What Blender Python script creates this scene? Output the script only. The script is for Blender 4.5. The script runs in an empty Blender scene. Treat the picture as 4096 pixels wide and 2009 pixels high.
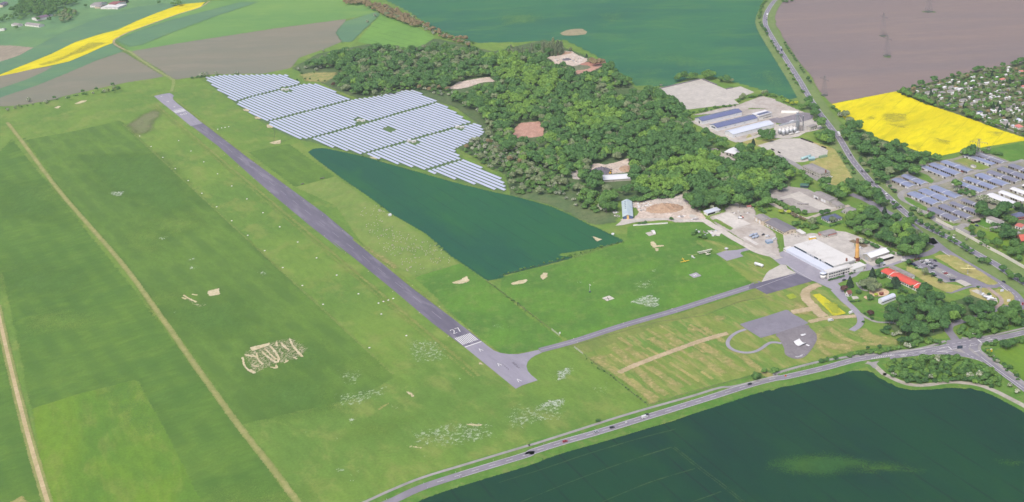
import bpy, bmesh, math, random
import numpy as np
from mathutils import Vector, Matrix, noise as mnoise
from mathutils.geometry import tessellate_polygon
R = math.radians
S = bpy.context.scene
COL = S.collection
rng = random.Random(7)
nrg = np.random.default_rng(11)

# ------------------------------------------------------------------ camera, light, exposure
CAM_H, PITCH, ROLL, FPX = 560.0, 0.411, -0.091, 4940.0
cd = bpy.data.cameras.new('camera'); cam = bpy.data.objects.new('camera', cd); COL.objects.link(cam); S.camera = cam
cd.sensor_fit = 'HORIZONTAL'; cd.sensor_width = 36.0; cd.lens = 36.0 * FPX / 4096.0
cd.clip_start = 5.0; cd.clip_end = 30000.0
_c, _s, _cp, _sp = math.cos(ROLL), math.sin(ROLL), math.cos(PITCH), math.sin(PITCH)
cam.matrix_world = Matrix(((_c, -_s, 0, 0), (_s * _sp, _c * _sp, -_cp, 0), (_s * _cp, _c * _cp, _sp, CAM_H), (0, 0, 0, 1)))
SUN_EL, SUN_AZ = R(52), R(-150)            # azimuth from +Y (view direction), negative = left
W = bpy.data.worlds.new('World'); S.world = W; W.use_nodes = True
wn = W.node_tree.nodes; wl = W.node_tree.links
sky = wn.new('ShaderNodeTexSky'); sky.sky_type = 'NISHITA'; sky.sun_disc = False
sky.sun_elevation = SUN_EL; sky.sun_rotation = SUN_AZ; sky.air_density = 0.7; sky.dust_density = 4.0; sky.ozone_density = 1.0
bg = wn['Background']; bg.inputs[1].default_value = 0.15
wl.new(sky.outputs[0], bg.inputs[0])
sd = bpy.data.lights.new('sun', 'SUN'); sd.energy = 1.5; sd.angle = R(24); sd.color = (1.0, 0.94, 0.86)
so = bpy.data.objects.new('sun', sd); COL.objects.link(so)
sdir = Vector((math.sin(SUN_AZ) * math.cos(SUN_EL), math.cos(SUN_AZ) * math.cos(SUN_EL), math.sin(SUN_EL)))
so.rotation_euler = sdir.to_track_quat('Z', 'Y').to_euler(); so.location = (0, 500, 3000)
S.view_settings.view_transform = 'Standard'; S.view_settings.look = 'None'; S.view_settings.gamma = 1.0
S.view_settings.exposure = 0.68
S.render.engine = 'CYCLES'
S.cycles.use_denoising = True
S.cycles.max_bounces = 5; S.cycles.diffuse_bounces = 2; S.cycles.glossy_bounces = 2; S.cycles.volume_bounces = 1
S.cycles.transparent_max_bounces = 24
S.cycles.volume_step_rate = 4.0

# ------------------------------------------------------------------ survey: photo coordinates -> points on the flat terrain
TILE = dict(V=(0, 0, .62866), A=(0, 0, 2.3391), B=(1000, 0, 2.3391), C=(2000, 0, 2.3391), D=(2996, 0, 2.3391),
            E=(0, 480, 2.3391), F=(1000, 480, 2.3391), G=(2000, 480, 2.3391), H=(2996, 480, 2.3391),
            I=(0, 960, 2.3391), J=(1000, 960, 2.3391), K=(2000, 960, 2.3391), L=(2996, 960, 2.3391),
            M=(0, 1469, 2.3391), N=(1000, 1469, 2.3391), O=(2000, 1469, 2.3391), Q=(2996, 1469, 2.3391),
            a=(3560, 600, 4.2108), b=(3150, 900, 5.051), c=(3626, 1020, 3.6085), d=(3826, 800, 6.3148), e=(0, 0, 7.806),
            f=(2750, 800, 4.857), g=(2990, 640, 4.2089), h=(3400, 1000, 5.2625), i=(2640, 960, 6.1333), j=(2900, 1240, 5.74),
            k=(3560, 1340, 4.2108), l=(2440, 780, 6.7789), m=(2150, 180, 8.42), n=(2260, 630, 8.5867), o=(3560, 250, 6.3148),
            p=(3826, 250, 6.3148), q=(3826, 400, 6.3148), r=(3080, 440, 10.527), s=(2750, 430, 7.36), t=(2380, 1060, 5.3667),
            u=(1740, 1280, 4.2089), v=(580, 350, 6.3167), w=(3280, 1060, 12.88), x=(3840, 560, 10.525))
def P(t, x, y, z=0.0):
    ox, oy, k = TILE[t]
    px = (ox + x / k - 2048.0) / FPX; py = -(oy + y / k - 1004.5) / FPX
    xr = _c * px - _s * py; yr = _s * px + _c * py
    d = Vector((xr, _cp + yr * _sp, -_sp + yr * _cp))
    return Vector((0, 0, CAM_H)) + d * ((z - CAM_H) / d.z)
def PL(text, z=0.0):
    """'V 10,20 30,40 A 5,6' -> points; a letter switches the survey sheet."""
    out, t = [], 'V'
    for w_ in text.split():
        if ',' in w_:
            x_, y_ = w_.split(','); out.append(P(t, float(x_), float(y_), z))
        else: t = w_
    return out
def xy(pts): return np.array([(p[0], p[1]) for p in pts], float)
def inside(pts, poly):
    x, y = pts[:, 0], pts[:, 1]; c = np.zeros(len(pts), bool); n = len(poly); j = n - 1
    for i in range(n):
        xi, yi = poly[i]; xj, yj = poly[j]
        m = ((yi > y) != (yj > y)) & (x < (xj - xi) * (y - yi) / (yj - yi + 1e-12) + xi)
        c ^= m; j = i
    return c
def edge_dist(pts, poly):
    d = np.full(len(pts), 1e9); n = len(poly)
    for i in range(n):
        a = poly[i]; b = poly[(i + 1) % n]; ab = b - a
        t = np.clip(((pts - a) @ ab) / (ab @ ab + 1e-9), 0, 1)
        d = np.minimum(d, np.hypot(*(pts - a - t[:, None] * ab).T))
    return d
def smooth(pts, n=6, closed=False):
    """Catmull-Rom through the points."""
    p = [Vector(q) for q in pts]; out = []; m = len(p)
    rngs = range(m if closed else m - 1)
    for i in rngs:
        if closed: a, b, c, d = p[i - 1], p[i], p[(i + 1) % m], p[(i + 2) % m]
        else: a, b, c, d = p[max(i - 1, 0)], p[i], p[i + 1], p[min(i + 2, m - 1)]
        for k in range(n):
            t = k / n
            out.append(0.5 * ((2 * b) + (c - a) * t + (2 * a - 5 * b + 4 * c - d) * t * t + (3 * b - a - 3 * c + d) * t ** 3))
    if not closed: out.append(p[-1])
    return out

# ------------------------------------------------------------------ materials
def lin(c): c /= 255.0; return c / 12.92 if c <= .04045 else ((c + .055) / 1.055) ** 2.4
LIGHT = 1.5                                 # brightness of a white diffuse card under this sky and exposure
def C(r, g, b): return (min(lin(r) / LIGHT, .85), min(lin(g) / LIGHT, .85), min(lin(b) / LIGHT, .85), 1.0)
class NT:
    def __init__(s, name):
        s.m = bpy.data.materials.new(name); s.m.use_nodes = True; s.t = s.m.node_tree; s.n = s.t.nodes; s.l = s.t.links
        s.b = s.n['Principled BSDF']; s.o = s.n['Material Output']
    def new(s, typ, **kw):
        n = s.n.new(typ)
        for k, v in kw.items(): setattr(n, k, v)
        return n
    def put(s, sock, v):
        if isinstance(v, (int, float)): sock.default_value = v
        elif isinstance(v, (tuple, list)): sock.default_value = v[:3] if sock.type == 'VECTOR' else v
        else: s.l.new(v, sock)
    def math(s, op, a, b=0.0, c=None, clamp=False):
        n = s.new('ShaderNodeMath', operation=op, use_clamp=clamp); s.put(n.inputs[0], a); s.put(n.inputs[1], b)
        if c is not None: s.put(n.inputs[2], c)
        return n.outputs[0]
    def mix(s, f, a, b):
        n = s.new('ShaderNodeMix', data_type='RGBA'); s.put(n.inputs[0], f); s.put(n.inputs[6], a); s.put(n.inputs[7], b); return n.outputs[2]
    def pos(s):
        if not hasattr(s, '_p'): s._p = s.new('ShaderNodeNewGeometry').outputs['Position']
        return s._p
    def vec(s, ang=0.0, sx=1.0, sy=1.0, sz=1.0, src=None):
        m = s.new('ShaderNodeMapping', vector_type='POINT'); s.put(m.inputs['Vector'], src or s.pos())
        m.inputs['Rotation'].default_value = (0, 0, -R(ang)); 
        v = s.new('ShaderNodeVectorMath', operation='MULTIPLY'); s.put(v.inputs[0], m.outputs[0]); v.inputs[1].default_value = (sx, sy, sz)
        return v.outputs[0]
    def noise(s, vec, scale=1.0, detail=3.0, rough=.55, dist=0.0):
        n = s.new('ShaderNodeTexNoise'); s.put(n.inputs['Vector'], vec); n.inputs['Scale'].default_value = scale
        n.inputs['Detail'].default_value = detail; n.inputs['Roughness'].default_value = rough; n.inputs['Distortion'].default_value = dist
        return n.outputs[0]
    def ramp(s, f, lo, hi):
        n = s.new('ShaderNodeMapRange', interpolation_type='SMOOTHSTEP'); s.put(n.inputs[0], f); n.inputs[1].default_value = lo; n.inputs[2].default_value = hi
        return n.outputs[0]
    def scale(s, col, f):
        n = s.new('ShaderNodeVectorMath', operation='SCALE'); s.put(n.inputs[0], col); s.put(n.inputs[3], f); return n.outputs[0]
def gm(name, c1, c2=None, c3=None, s1=90., s2=16., s3=2.5, f2=.6, f3=.5, ang=0., stretch=1., lines=(), rough=.95, mask=None, spec=.2, mott=.5):
    """Procedural ground: two broad tones, a third mottled in, fine grain, drilled lines, and (mask) an irregular thinning edge."""
    t = NT(name); c2 = c2 or c1
    v = t.vec(ang, 1.0, 1.0 / stretch)
    n1 = t.ramp(t.noise(v, 1 / s1, 4, .6, .4), .36, .64)
    col = t.mix(n1, c1, c2)
    n2 = t.noise(v, 1 / s2, 5, .65, .3)
    if c3: col = t.mix(t.math('MULTIPLY', t.ramp(n2, .47, .68), f2), col, c3)
    else: col = t.scale(col, t.math('MULTIPLY_ADD', n2, f2 * .7, 1 - f2 * .35))
    n3 = t.noise(t.pos(), 1 / s3, 3, .7)
    col = t.scale(col, t.math('MULTIPLY_ADD', n3, f3, 1 - f3 * .5))
    n4 = t.noise(t.vec(ang, 1.0, .35), 1 / 7.0, 3, .6)
    col = t.scale(col, t.math('MULTIPLY_ADD', n4, mott, 1 - mott * .5))
    for la, per, wid, lc, st in lines:
        x = t.new('ShaderNodeSeparateXYZ'); t.put(x.inputs[0], t.vec(la, 1 / per, 1, 1)); 
        wob = t.math('MULTIPLY_ADD', t.noise(t.pos(), 1 / 40., 2), .06, x.outputs[0])
        d = t.math('ABSOLUTE', t.math('SUBTRACT', t.math('FRACT', wob), .5))
        mk = t.ramp(d, .5 * wid / per * 1.6, .5 * wid / per * .5)
        brk = t.ramp(t.noise(t.pos(), 1 / 55., 3), .35, .6)
        col = t.mix(t.math('MULTIPLY', t.math('MULTIPLY', mk, brk), st), col, lc)
    t.put(t.b.inputs['Base Color'], col); t.b.inputs['Roughness'].default_value = rough; t.b.inputs['Specular IOR Level'].default_value = spec
    if mask:
        ms, amp, lo, hi = mask[:4]
        at = t.new('ShaderNodeAttribute', attribute_name='edge').outputs['Fac']
        nn = t.noise(t.vec(mask[4] if len(mask) > 4 else 0., 1., mask[5] if len(mask) > 5 else 1.), 1 / ms, 6, .68, .3)
        f = t.math('MULTIPLY_ADD', t.math('SUBTRACT', nn, .5), amp, at)
        f = t.ramp(f, lo, hi)
        wv = t.new('ShaderNodeVectorMath', operation='FLOOR'); t.put(wv.inputs[0], t.vec(0, 2.2, 2.2, 0)); wh = t.new('ShaderNodeTexWhiteNoise', noise_dimensions='3D'); t.put(wh.inputs['Vector'], wv.outputs[0])
        f = t.math('GREATER_THAN', f, t.math('MULTIPLY_ADD', wh.outputs['Value'], .96, .02))      # tuft by tuft: grass or bare
        tr = t.new('ShaderNodeBsdfTransparent'); mx = t.new('ShaderNodeMixShader')
        t.put(mx.inputs[0], f); t.l.new(tr.outputs[0], mx.inputs[1]); t.l.new(t.b.outputs[0], mx.inputs[2]); t.l.new(mx.outputs[0], t.o.inputs['Surface'])
    return t.m
def pm(name, col, rough=.6, metal=0., spec=.4, var=.18, vs=1.2, dirt=None, random_tint=0., trans=0.):
    """Painted, metal or masonry surface with worn, uneven colour."""
    t = NT(name); tc = t.new('ShaderNodeTexCoord').outputs['Object']
    n = t.noise(tc, 1 / vs, 4, .65)
    c = t.scale(col, t.math('MULTIPLY_ADD', n, var * 2, 1 - var))
    if dirt: c = t.mix(t.math('MULTIPLY', t.ramp(t.noise(tc, 1 / (vs * 3), 5, .7, .5), .48, .75), .7), c, dirt)
    if random_tint:
        oi = t.new('ShaderNodeObjectInfo').outputs['Random']
        c = t.scale(c, t.math('MULTIPLY_ADD', oi, random_tint, 1 - random_tint / 2))
    t.put(t.b.inputs['Base Color'], c); t.b.inputs['Roughness'].default_value = rough; t.b.inputs['Metallic'].default_value = metal
    t.b.inputs['Specular IOR Level'].default_value = spec
    return t.m

# ------------------------------------------------------------------ mesh helper and object helpers
class MB:
    def __init__(s): s.v, s.f, s.mi = [], [], []
    def add(s, vs, fs, mi=0):
        o = len(s.v); s.v += [tuple(v) for v in vs]; s.f += [tuple(i + o for i in f) for f in fs]; s.mi += [mi] * len(fs); return s
    def box(s, x0, y0, z0, x1, y1, z1, mi=0):
        return s.add([(x0, y0, z0), (x1, y0, z0), (x1, y1, z0), (x0, y1, z0), (x0, y0, z1), (x1, y0, z1), (x1, y1, z1), (x0, y1, z1)],
                     [(3, 2, 1, 0), (4, 5, 6, 7), (0, 1, 5, 4), (1, 2, 6, 5), (2, 3, 7, 6), (3, 0, 4, 7)], mi)
    def prism(s, prof, axis, a, b, mi=0):
        """prof: 2-D outline (counter-clockwise); extruded along axis 'x' (prof=(y,z)), 'y' (prof=(x,z)) or 'z' (prof=(x,y))."""
        n = len(prof); mk = {'x': lambda p, q: (q, p[0], p[1]), 'y': lambda p, q: (p[0], q, p[1]), 'z': lambda p, q: (p[0], p[1], q)}[axis]
        vs = [mk(p, a) for p in prof] + [mk(p, b) for p in prof]
        return s.add(vs, [tuple(range(n))[::-1], tuple(range(n, 2 * n))] + [(i, (i + 1) % n, n + (i + 1) % n, n + i) for i in range(n)], mi)
    def tube(s, p, q, r0, r1=None, n=8, mi=0):
        p, q = Vector(p), Vector(q); r1 = r0 if r1 is None else r1; d = (q - p).normalized()
        u = d.orthogonal().normalized(); w = d.cross(u); vs = []
        for c, r in ((p, r0), (q, r1)): vs += [c + (u * math.cos(2 * math.pi * k / n) + w * math.sin(2 * math.pi * k / n)) * r for k in range(n)]
        return s.add(vs, [tuple(range(n))[::-1], tuple(range(n, 2 * n))] + [(k, (k + 1) % n, n + (k + 1) % n, n + k) for k in range(n)], mi)
    def lathe(s, prof, c=(0, 0), n=16, mi=0):
        vs, fs = [], []
        for r, z in prof: vs += [(c[0] + r * math.cos(2 * math.pi * k / n), c[1] + r * math.sin(2 * math.pi * k / n), z) for k in range(n)]
        for i in range(len(prof) - 1): fs += [(i * n + k, i * n + (k + 1) % n, (i + 1) * n + (k + 1) % n, (i + 1) * n + k) for k in range(n)]
        fs += [tuple(range(n))[::-1], tuple(range((len(prof) - 1) * n, len(prof) * n))]
        return s.add(vs, fs, mi)
    def mesh(s, name, mats):
        m = bpy.data.meshes.new(name); m.from_pydata(s.v, [], s.f)
        for k in (mats if isinstance(mats, (list, tuple)) else [mats]): m.materials.append(k)
        if len(m.materials) > 1: m.polygons.foreach_set('material_index', s.mi)
        bm = bmesh.new(); bm.from_mesh(m); bmesh.ops.recalc_face_normals(bm, faces=bm.faces); bm.to_mesh(m); bm.free()
        return m
    def obj(s, name, mats, parent=None, smooth_=False, loc=None):
        m = s.mesh(name, mats); o = bpy.data.objects.new(name, m); COL.objects.link(o)
        if smooth_: m.shade_smooth()
        if parent: o.parent = parent
        if loc: o.location = loc
        return o
def tag(o, label, cat, group=None, kind=None):
    if label: o['label'] = label
    if cat: o['category'] = cat
    if group: o['group'] = group
    if kind: o['kind'] = kind
    return o
def thing(name, label, cat, loc=(0, 0, 0), rz=0., group=None):
    o = bpy.data.objects.new(name, None); COL.objects.link(o); o.location = loc; o.rotation_euler = (0, 0, rz); o.empty_display_size = .5
    return tag(o, label, cat, group)
def copy_thing(src, loc, rz, label=None, group=None, scale=None):
    r = src.copy(); COL.objects.link(r); r.location = loc; r.rotation_euler = (0, 0, rz)
    if scale: r.scale = scale
    if label: r['label'] = label
    if group: r['group'] = group
    for ch in src.children:
        c = ch.copy(); COL.objects.link(c); c.parent = r
        for g2 in ch.children:
            d = g2.copy(); COL.objects.link(d); d.parent = c
    return r
LZ = .07
_cnt = {}
def zlift(layer):
    _cnt[layer] = _cnt.get(layer, 0) + 1; return _cnt[layer] * .0003
def sheet(name, pts, mat, layer, label=None, cat='ground', kind='structure'):
    """Flat polygon of ground cover lying in its own layer."""
    z = layer * LZ + zlift(layer); v = [(p[0], p[1], z) for p in pts]
    tri = tessellate_polygon([[Vector(p) for p in v]])
    m = bpy.data.meshes.new(name); m.from_pydata(v, [], tri); m.materials.append(mat)
    bm = bmesh.new(); bm.from_mesh(m)
    for f in bm.faces:
        f.normal_update()
        if f.normal.z < 0: f.normal_flip()
    bm.to_mesh(m); bm.free()
    o = bpy.data.objects.new(name, m); COL.objects.link(o)
    return tag(o, label or name.replace('_', ' ') + ' lying on the flat terrain', cat, None, kind)
def soft(name, pts, mat, layer, fade=8.0, cell=None, label=None, cat='ground'):
    """Ground cover whose edge thins out: a fine grid that carries the distance to its outline for the material's ragged edge."""
    poly = xy(pts); cell = cell or max(fade / 2.5, 1.2); out = fade * .5
    x0, y0 = poly.min(0) - out - cell; x1, y1 = poly.max(0) + out + cell
    nx, ny = int((x1 - x0) / cell) + 2, int((y1 - y0) / cell) + 2
    gx, gy = np.meshgrid(x0 + np.arange(nx) * cell, y0 + np.arange(ny) * cell)
    p = np.stack([gx.ravel(), gy.ravel()], 1); d = edge_dist(p, poly); d[~inside(p, poly)] *= -1
    a = np.clip(d / fade + .5, 0, 1).reshape(ny, nx)
    on = np.maximum.reduce([a[:-1, :-1], a[1:, :-1], a[:-1, 1:], a[1:, 1:]]) > 0
    iy, ix = np.nonzero(on); q = np.stack([iy * nx + ix, iy * nx + ix + 1, (iy + 1) * nx + ix + 1, (iy + 1) * nx + ix], 1)
    used, inv = np.unique(q, return_inverse=True); inv = inv.reshape(q.shape)
    z = layer * LZ + zlift(layer)
    m = bpy.data.meshes.new(name); v = np.column_stack([p[used], np.full(len(used), z)])
    m.vertices.add(len(v)); m.vertices.foreach_set('co', v.ravel()); m.loops.add(q.size); m.polygons.add(len(q))
    m.loops.foreach_set('vertex_index', inv.ravel().astype(np.int32)); m.polygons.foreach_set('loop_start', np.arange(0, q.size, 4, dtype=np.int32))
    m.update(calc_edges=True)
    at = m.attributes.new('edge', 'FLOAT', 'POINT'); at.data.foreach_set('value', a.ravel()[used].astype(np.float32))
    m.materials.append(mat)
    o = bpy.data.objects.new(name, m); COL.objects.link(o)
    return tag(o, label or name.replace('_', ' ') + ' thinning out at its edges', cat, None, 'structure')
def ribbon(pts, w0, w1=None, sm=6):
    """Outline of a strip of width w along a line."""
    p = smooth(pts, sm) if sm else [Vector(q) for q in pts]; L_, Rr = [], []; n = len(p); w1 = w0 if w1 is None else w1
    for i in range(n):
        d = (p[min(i + 1, n - 1)] - p[max(i - 1, 0)]); d.z = 0; d.normalize(); nn = Vector((-d.y, d.x, 0)); w = w0 + (w1 - w0) * i / (n - 1)
        L_.append(p[i] + nn * w / 2); Rr.append(p[i] - nn * w / 2)
    return L_ + Rr[::-1]
def strip(name, pts, w, mat, layer, sm=6, label=None, cat='road', w1=None, kind='structure'):
    """A road or track as a strip of quads along its centre line."""
    p = smooth(pts, sm) if sm else [Vector(q) for q in pts]; n = len(p); vs, fs = [], []; w1 = w if w1 is None else w1; zz = layer * LZ + zlift(layer)
    for i in range(n):
        d = (p[min(i + 1, n - 1)] - p[max(i - 1, 0)]); d.z = 0; d.normalize(); nn = Vector((-d.y, d.x, 0)); ww = w + (w1 - w) * i / (n - 1)
        for s_ in (.5, -.5): q = p[i] + nn * ww * s_; vs.append((q.x, q.y, zz))
        if i: fs.append((2 * i - 1, 2 * i + 1, 2 * i, 2 * i - 2))
    m = bpy.data.meshes.new(name); m.from_pydata(vs, [], fs); m.materials.append(mat)
    o = bpy.data.objects.new(name, m); COL.objects.link(o)
    return tag(o, label or name.replace('_', ' ') + ' crossing the terrain', cat, None, kind)
def along(pts, sm=6):
    """Arc-length sampler of a line: returns (length, f(s)->(point, direction))."""
    p = smooth(pts, sm) if sm else [Vector(q) for q in pts]; acc = [0.0]
    for i in range(1, len(p)): acc.append(acc[-1] + (p[i] - p[i - 1]).length)
    def at(s):
        s = min(max(s, 0), acc[-1] - 1e-4); i = max(k for k in range(len(acc) - 1) if acc[k] <= s)
        t = (s - acc[i]) / max(acc[i + 1] - acc[i], 1e-6); return p[i].lerp(p[i + 1], t), (p[i + 1] - p[i]).normalized()
    return acc[-1], at
def dashes(mb, pts, off, dash, gap, wid, z, s0=0., s1=None, sm=6):
    Ln, at = along(pts, sm); s = s0; s1 = s1 or Ln
    while s < s1 - .5:
        e = min(s + dash, s1); n = max(1, int((e - s) / 6)); prev = None
        for k in range(n + 1):
            c, d = at(s + (e - s) * k / n); nn = Vector((-d.y, d.x, 0)); a = c + nn * (off + wid / 2); b = c + nn * (off - wid / 2)
            if prev: mb.add([(prev[0].x, prev[0].y, z), (prev[1].x, prev[1].y, z), (b.x, b.y, z), (a.x, a.y, z)], [(0, 1, 2, 3)])
            prev = (a, b)
        s = e + gap

# ================================================================== GROUND
g_mead = gm('meadow_grass', C(122, 154, 66), C(106, 142, 62), C(148, 160, 84), s1=120, s2=30, f2=.55, ang=27, stretch=1.6)
g_mead2 = gm('meadow_dark', C(106, 141, 58), C(98, 133, 56), C(116, 148, 64), s1=90, s2=26, f2=.5, ang=30, stretch=2.4, lines=[(30, 24., 12., C(86, 120, 54), .55)], mask=(9, .7, .35, .65))
g_mead3 = gm('meadow_deep', C(102, 138, 56), C(92, 130, 54), C(116, 149, 60), s1=70, s2=22, f2=.5, ang=-60, stretch=2.0, lines=[(30, 24., 12., C(84, 120, 52), .5)], mask=(9, .8, .35, .65))
g_bright = gm('meadow_fresh', C(118, 154, 50), C(100, 140, 52), C(138, 154, 72), s1=60, s2=20, f2=.5, ang=20, stretch=2.5, mask=(6, .4, .35, .65))
g_lush = gm('meadow_lush', C(102, 148, 56), C(90, 134, 56), C(126, 152, 74), s1=60, s2=14, f2=.5, mask=(8, .6, .35, .65))
g_dry = gm('grass_dry', C(136, 154, 74), C(112, 148, 66), C(172, 164, 104), s1=30, s2=8, f2=.75, ang=24, stretch=4.0, mask=(7, .9, .35, .65))
g_dryp = gm('grass_dry_pale', C(170, 162, 102), C(140, 152, 82), C(194, 176, 126), s1=14, s2=5, f2=.7, mask=(6, 1.2, .2, .8))
g_straw = gm('straw_lawn', C(182, 172, 108), C(158, 162, 92), C(196, 184, 126), s1=26, s2=8, f2=.7, mask=(5, .8, .3, .7))
g_verge = gm('verge_grass', C(90, 138, 54), C(108, 146, 64), C(134, 146, 84), s1=30, s2=8, f2=.6, mask=(4, .7, .35, .6))
g_scrub = gm('scrub_grass', C(98, 122, 78), C(118, 130, 88), C(84, 108, 66), s1=40, s2=9, f2=.7, mask=(9, .9, .35, .65))
g_wood = gm('woodland_floor', C(88, 114, 68), C(104, 122, 80), C(74, 100, 58), s1=30, s2=8, f2=.6, mask=(9, .8, .3, .6))
g_soil = gm('bare_soil', C(222, 210, 174), C(204, 190, 150), C(236, 226, 196), s1=9, s2=3, f2=.6, mask=(4.5, 1.5, .42, .6))
g_soil2 = gm('bare_soil_rows', C(228, 212, 184), C(204, 190, 158), C(240, 226, 204), s1=9, s2=3, f2=.6, mask=(3.4, 2.6, .92, 1.35, 32, 3.6))
g_flower = gm('white_flowers', C(196, 208, 186), C(172, 192, 162), C(222, 228, 214), s1=8, s2=2.5, f2=.7, mask=(3.2, 2.6, .75, 1.25))
g_flow2 = gm('white_flowers_thin', C(188, 202, 172), C(166, 186, 146), None, s1=8, s2=2.5, mask=(4, 2.8, .95, 1.4))
g_brown = gm('scorched_grass', C(124, 136, 88), C(134, 138, 98), None, s1=20, s2=6, mask=(22, .9, .2, 1.1))
g_lightp = gm('pale_grass', C(120, 150, 66), C(110, 146, 62), None, s1=20, s2=6, mask=(34, 1.1, .1, 1.3, 20, 2.))  # paler grass tone for the soft-edged drifts
g_darkg = gm('dark_grass', C(92, 130, 56), C(96, 134, 60), None, s1=20, s2=6, mask=(30, 1.2, .15, 1.35, 20, 2.))  # darker grass tone for the soft-edged drifts
g_wheat = gm('wheat_near', C(26, 74, 50), C(22, 64, 52), C(36, 82, 48), s1=130, s2=40, f2=.5, f3=.3, ang=24, stretch=3.0, mott=.2,
             lines=[(24, 24.0, 1.8, C(26, 56, 48), .75)], mask=(4, .3, .35, .6))
g_wheat2 = gm('wheat_triangle', C(44, 104, 68), C(38, 94, 72), C(54, 112, 62), s1=120, s2=40, f2=.5, f3=.3, ang=27.5, stretch=3.5, mott=.2,
              lines=[(27.5, 21.0, 1.3, C(36, 78, 62), .55)], mask=(6, .5, .3, .65))
g_wheat3 = gm('wheat_far', C(64, 124, 84), C(54, 112, 86), C(84, 136, 80), s1=160, s2=46, f2=.6, f3=.2, ang=75, stretch=2.5, mott=.2, mask=(10, .5, .3, .65))
g_wpatch = gm('wheat_patch', C(66, 106, 48), C(52, 96, 50), None, s1=40, s2=14, f3=.3, mask=(30, .9, .3, .95, -22, 3.))
g_wpat2 = gm('wheat_patch_far', C(106, 150, 86), C(92, 142, 86), None, s1=40, s2=14, f3=.2, mask=(40, 1.2, .3, 1.5, 85, 2.))
g_rape = gm('rapeseed', C(246, 230, 2), C(230, 214, 6), C(196, 192, 20), s1=50, s2=14, s3=2.0, f2=.6, f3=.4, ang=-45, stretch=3., mott=.3,
            lines=[(-35, 27, 1.2, C(170, 164, 30), .35)], mask=(3, .3, .35, .6))
g_rapeb = gm('rapeseed_thin', C(176, 172, 50), C(190, 182, 46), None, s1=14, s2=5, mask=(12, 2.0, .4, 1.3, -45, 2.))
g_plough = gm('ploughed_brown', C(146, 130, 126), C(138, 126, 126), C(158, 140, 130), s1=240, s2=60, f2=.5, f3=.25, ang=82, stretch=5., mott=.18, mask=(6, .4, .35, .6))
g_grey = gm('fallow_grey', C(146, 140, 120), C(136, 136, 118), C(154, 146, 128), s1=160, s2=50, f2=.5, f3=.25, ang=78, stretch=4., mott=.15, mask=(7, .5, .35, .6))
g_pale = gm('fallow_pale', C(172, 158, 138), C(160, 150, 130), None, s1=90, s2=30, f3=.2, mask=(7, .5, .35, .6))
g_farg = gm('far_green', C(122, 164, 84), C(110, 156, 84), C(136, 170, 88), s1=160, s2=40, f2=.5, f3=.2, ang=70, stretch=3., mott=.15, mask=(8, .5, .35, .6))
g_farb = gm('far_bluegreen', C(104, 146, 104), C(98, 138, 104), C(118, 152, 104), s1=150, s2=40, f2=.6, f3=.2, ang=70, stretch=3., mott=.2, mask=(10, .7, .3, .7))
g_past = gm('far_pasture', C(116, 156, 100), C(104, 146, 100), None, s1=120, s2=40, f3=.2, mott=.15, mask=(9, .6, .3, .7))
g_young = gm('young_crop', C(122, 168, 76), C(114, 160, 74), None, s1=120, s2=30, f3=.2, mott=.15, lines=[(36, 22, 1.5, C(84, 124, 66), .8)], mask=(4, .3, .35, .6))
g_track = gm('track_grass_dirt', C(156, 160, 96), C(142, 154, 86), C(168, 168, 110), s1=30, s2=7, f2=.6, mask=(3.2, .9, .3, .6))
g_dirt = gm('track_dirt', C(202, 182, 150), C(184, 168, 130), C(212, 194, 166), s1=16, s2=4, f2=.6, mask=(3., .9, .3, .6))
g_asph = gm('asphalt_grey', C(150, 146, 158), C(142, 138, 150), C(134, 130, 142), s1=30, s2=7, f2=.6, f3=.18, mott=.2, rough=.85)
g_asphl = gm('asphalt_pale', C(172, 168, 178), C(164, 160, 172), C(152, 150, 160), s1=24, s2=5, f2=.5, f3=.18, mott=.2, rough=.85)
g_asphd = gm('asphalt_dark', C(122, 118, 134), C(112, 108, 124), C(136, 132, 146), s1=30, s2=6, f2=.6, f3=.18, mott=.25, ang=27, stretch=4., rough=.85)
g_run = gm('runway_asphalt', C(128, 123, 138), C(112, 108, 124), C(148, 143, 156), s1=40, s2=9, f2=.7, f3=.18, ang=27.5, stretch=7., mott=.3, rough=.85)
g_road = gm('road_asphalt', C(152, 148, 158), C(142, 138, 148), None, s1=30, s2=6, f3=.15, mott=.2, rough=.85)
g_bike = gm('path_asphalt', C(172, 168, 166), C(162, 160, 158), None, s1=30, s2=6, f3=.2, rough=.9)
g_conc = gm('concrete_slabs', C(214, 208, 198), C(202, 196, 188), C(188, 182, 174), s1=16, s2=4, f2=.6, f3=.25, mott=.25, rough=.9,
            lines=[(27, 6., .35, C(150, 146, 136), .6), (117, 6., .35, C(150, 146, 136), .6)])
g_concp = gm('concrete_pale', C(232, 226, 216), C(222, 216, 206), C(204, 196, 186), s1=14, s2=4, f2=.6, f3=.25, rough=.9, mask=(4, .8, .3, .55))
g_rubble = gm('rubble_ground', C(230, 214, 200), C(212, 194, 178), C(178, 164, 148), s1=12, s2=3.4, f2=.8, f3=.5, mott=.6, mask=(6, 1.2, .35, .6))
g_yard = gm('worn_yard', C(206, 198, 190), C(192, 182, 172), C(174, 166, 156), s1=18, s2=5, f2=.7, f3=.35, mott=.4, mask=(5, .9, .3, .55))
g_sand = gm('play_sand', C(232, 204, 170), C(222, 190, 156), None, s1=8, s2=3, mask=(2, .4, .35, .6))
g_heap = pm('rubble_heap', C(186, 158, 132), .95, var=.45, vs=2.2, dirt=C(150, 112, 88))
g_brick = gm('brick_rubble', C(206, 160, 142), C(190, 148, 130), C(220, 186, 168), s1=10, s2=3, f2=.7, mask=(5, 1., .3, .6))
m_paint = pm('white_line_paint', C(238, 238, 236), .7, var=.12, vs=1.5)
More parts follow.
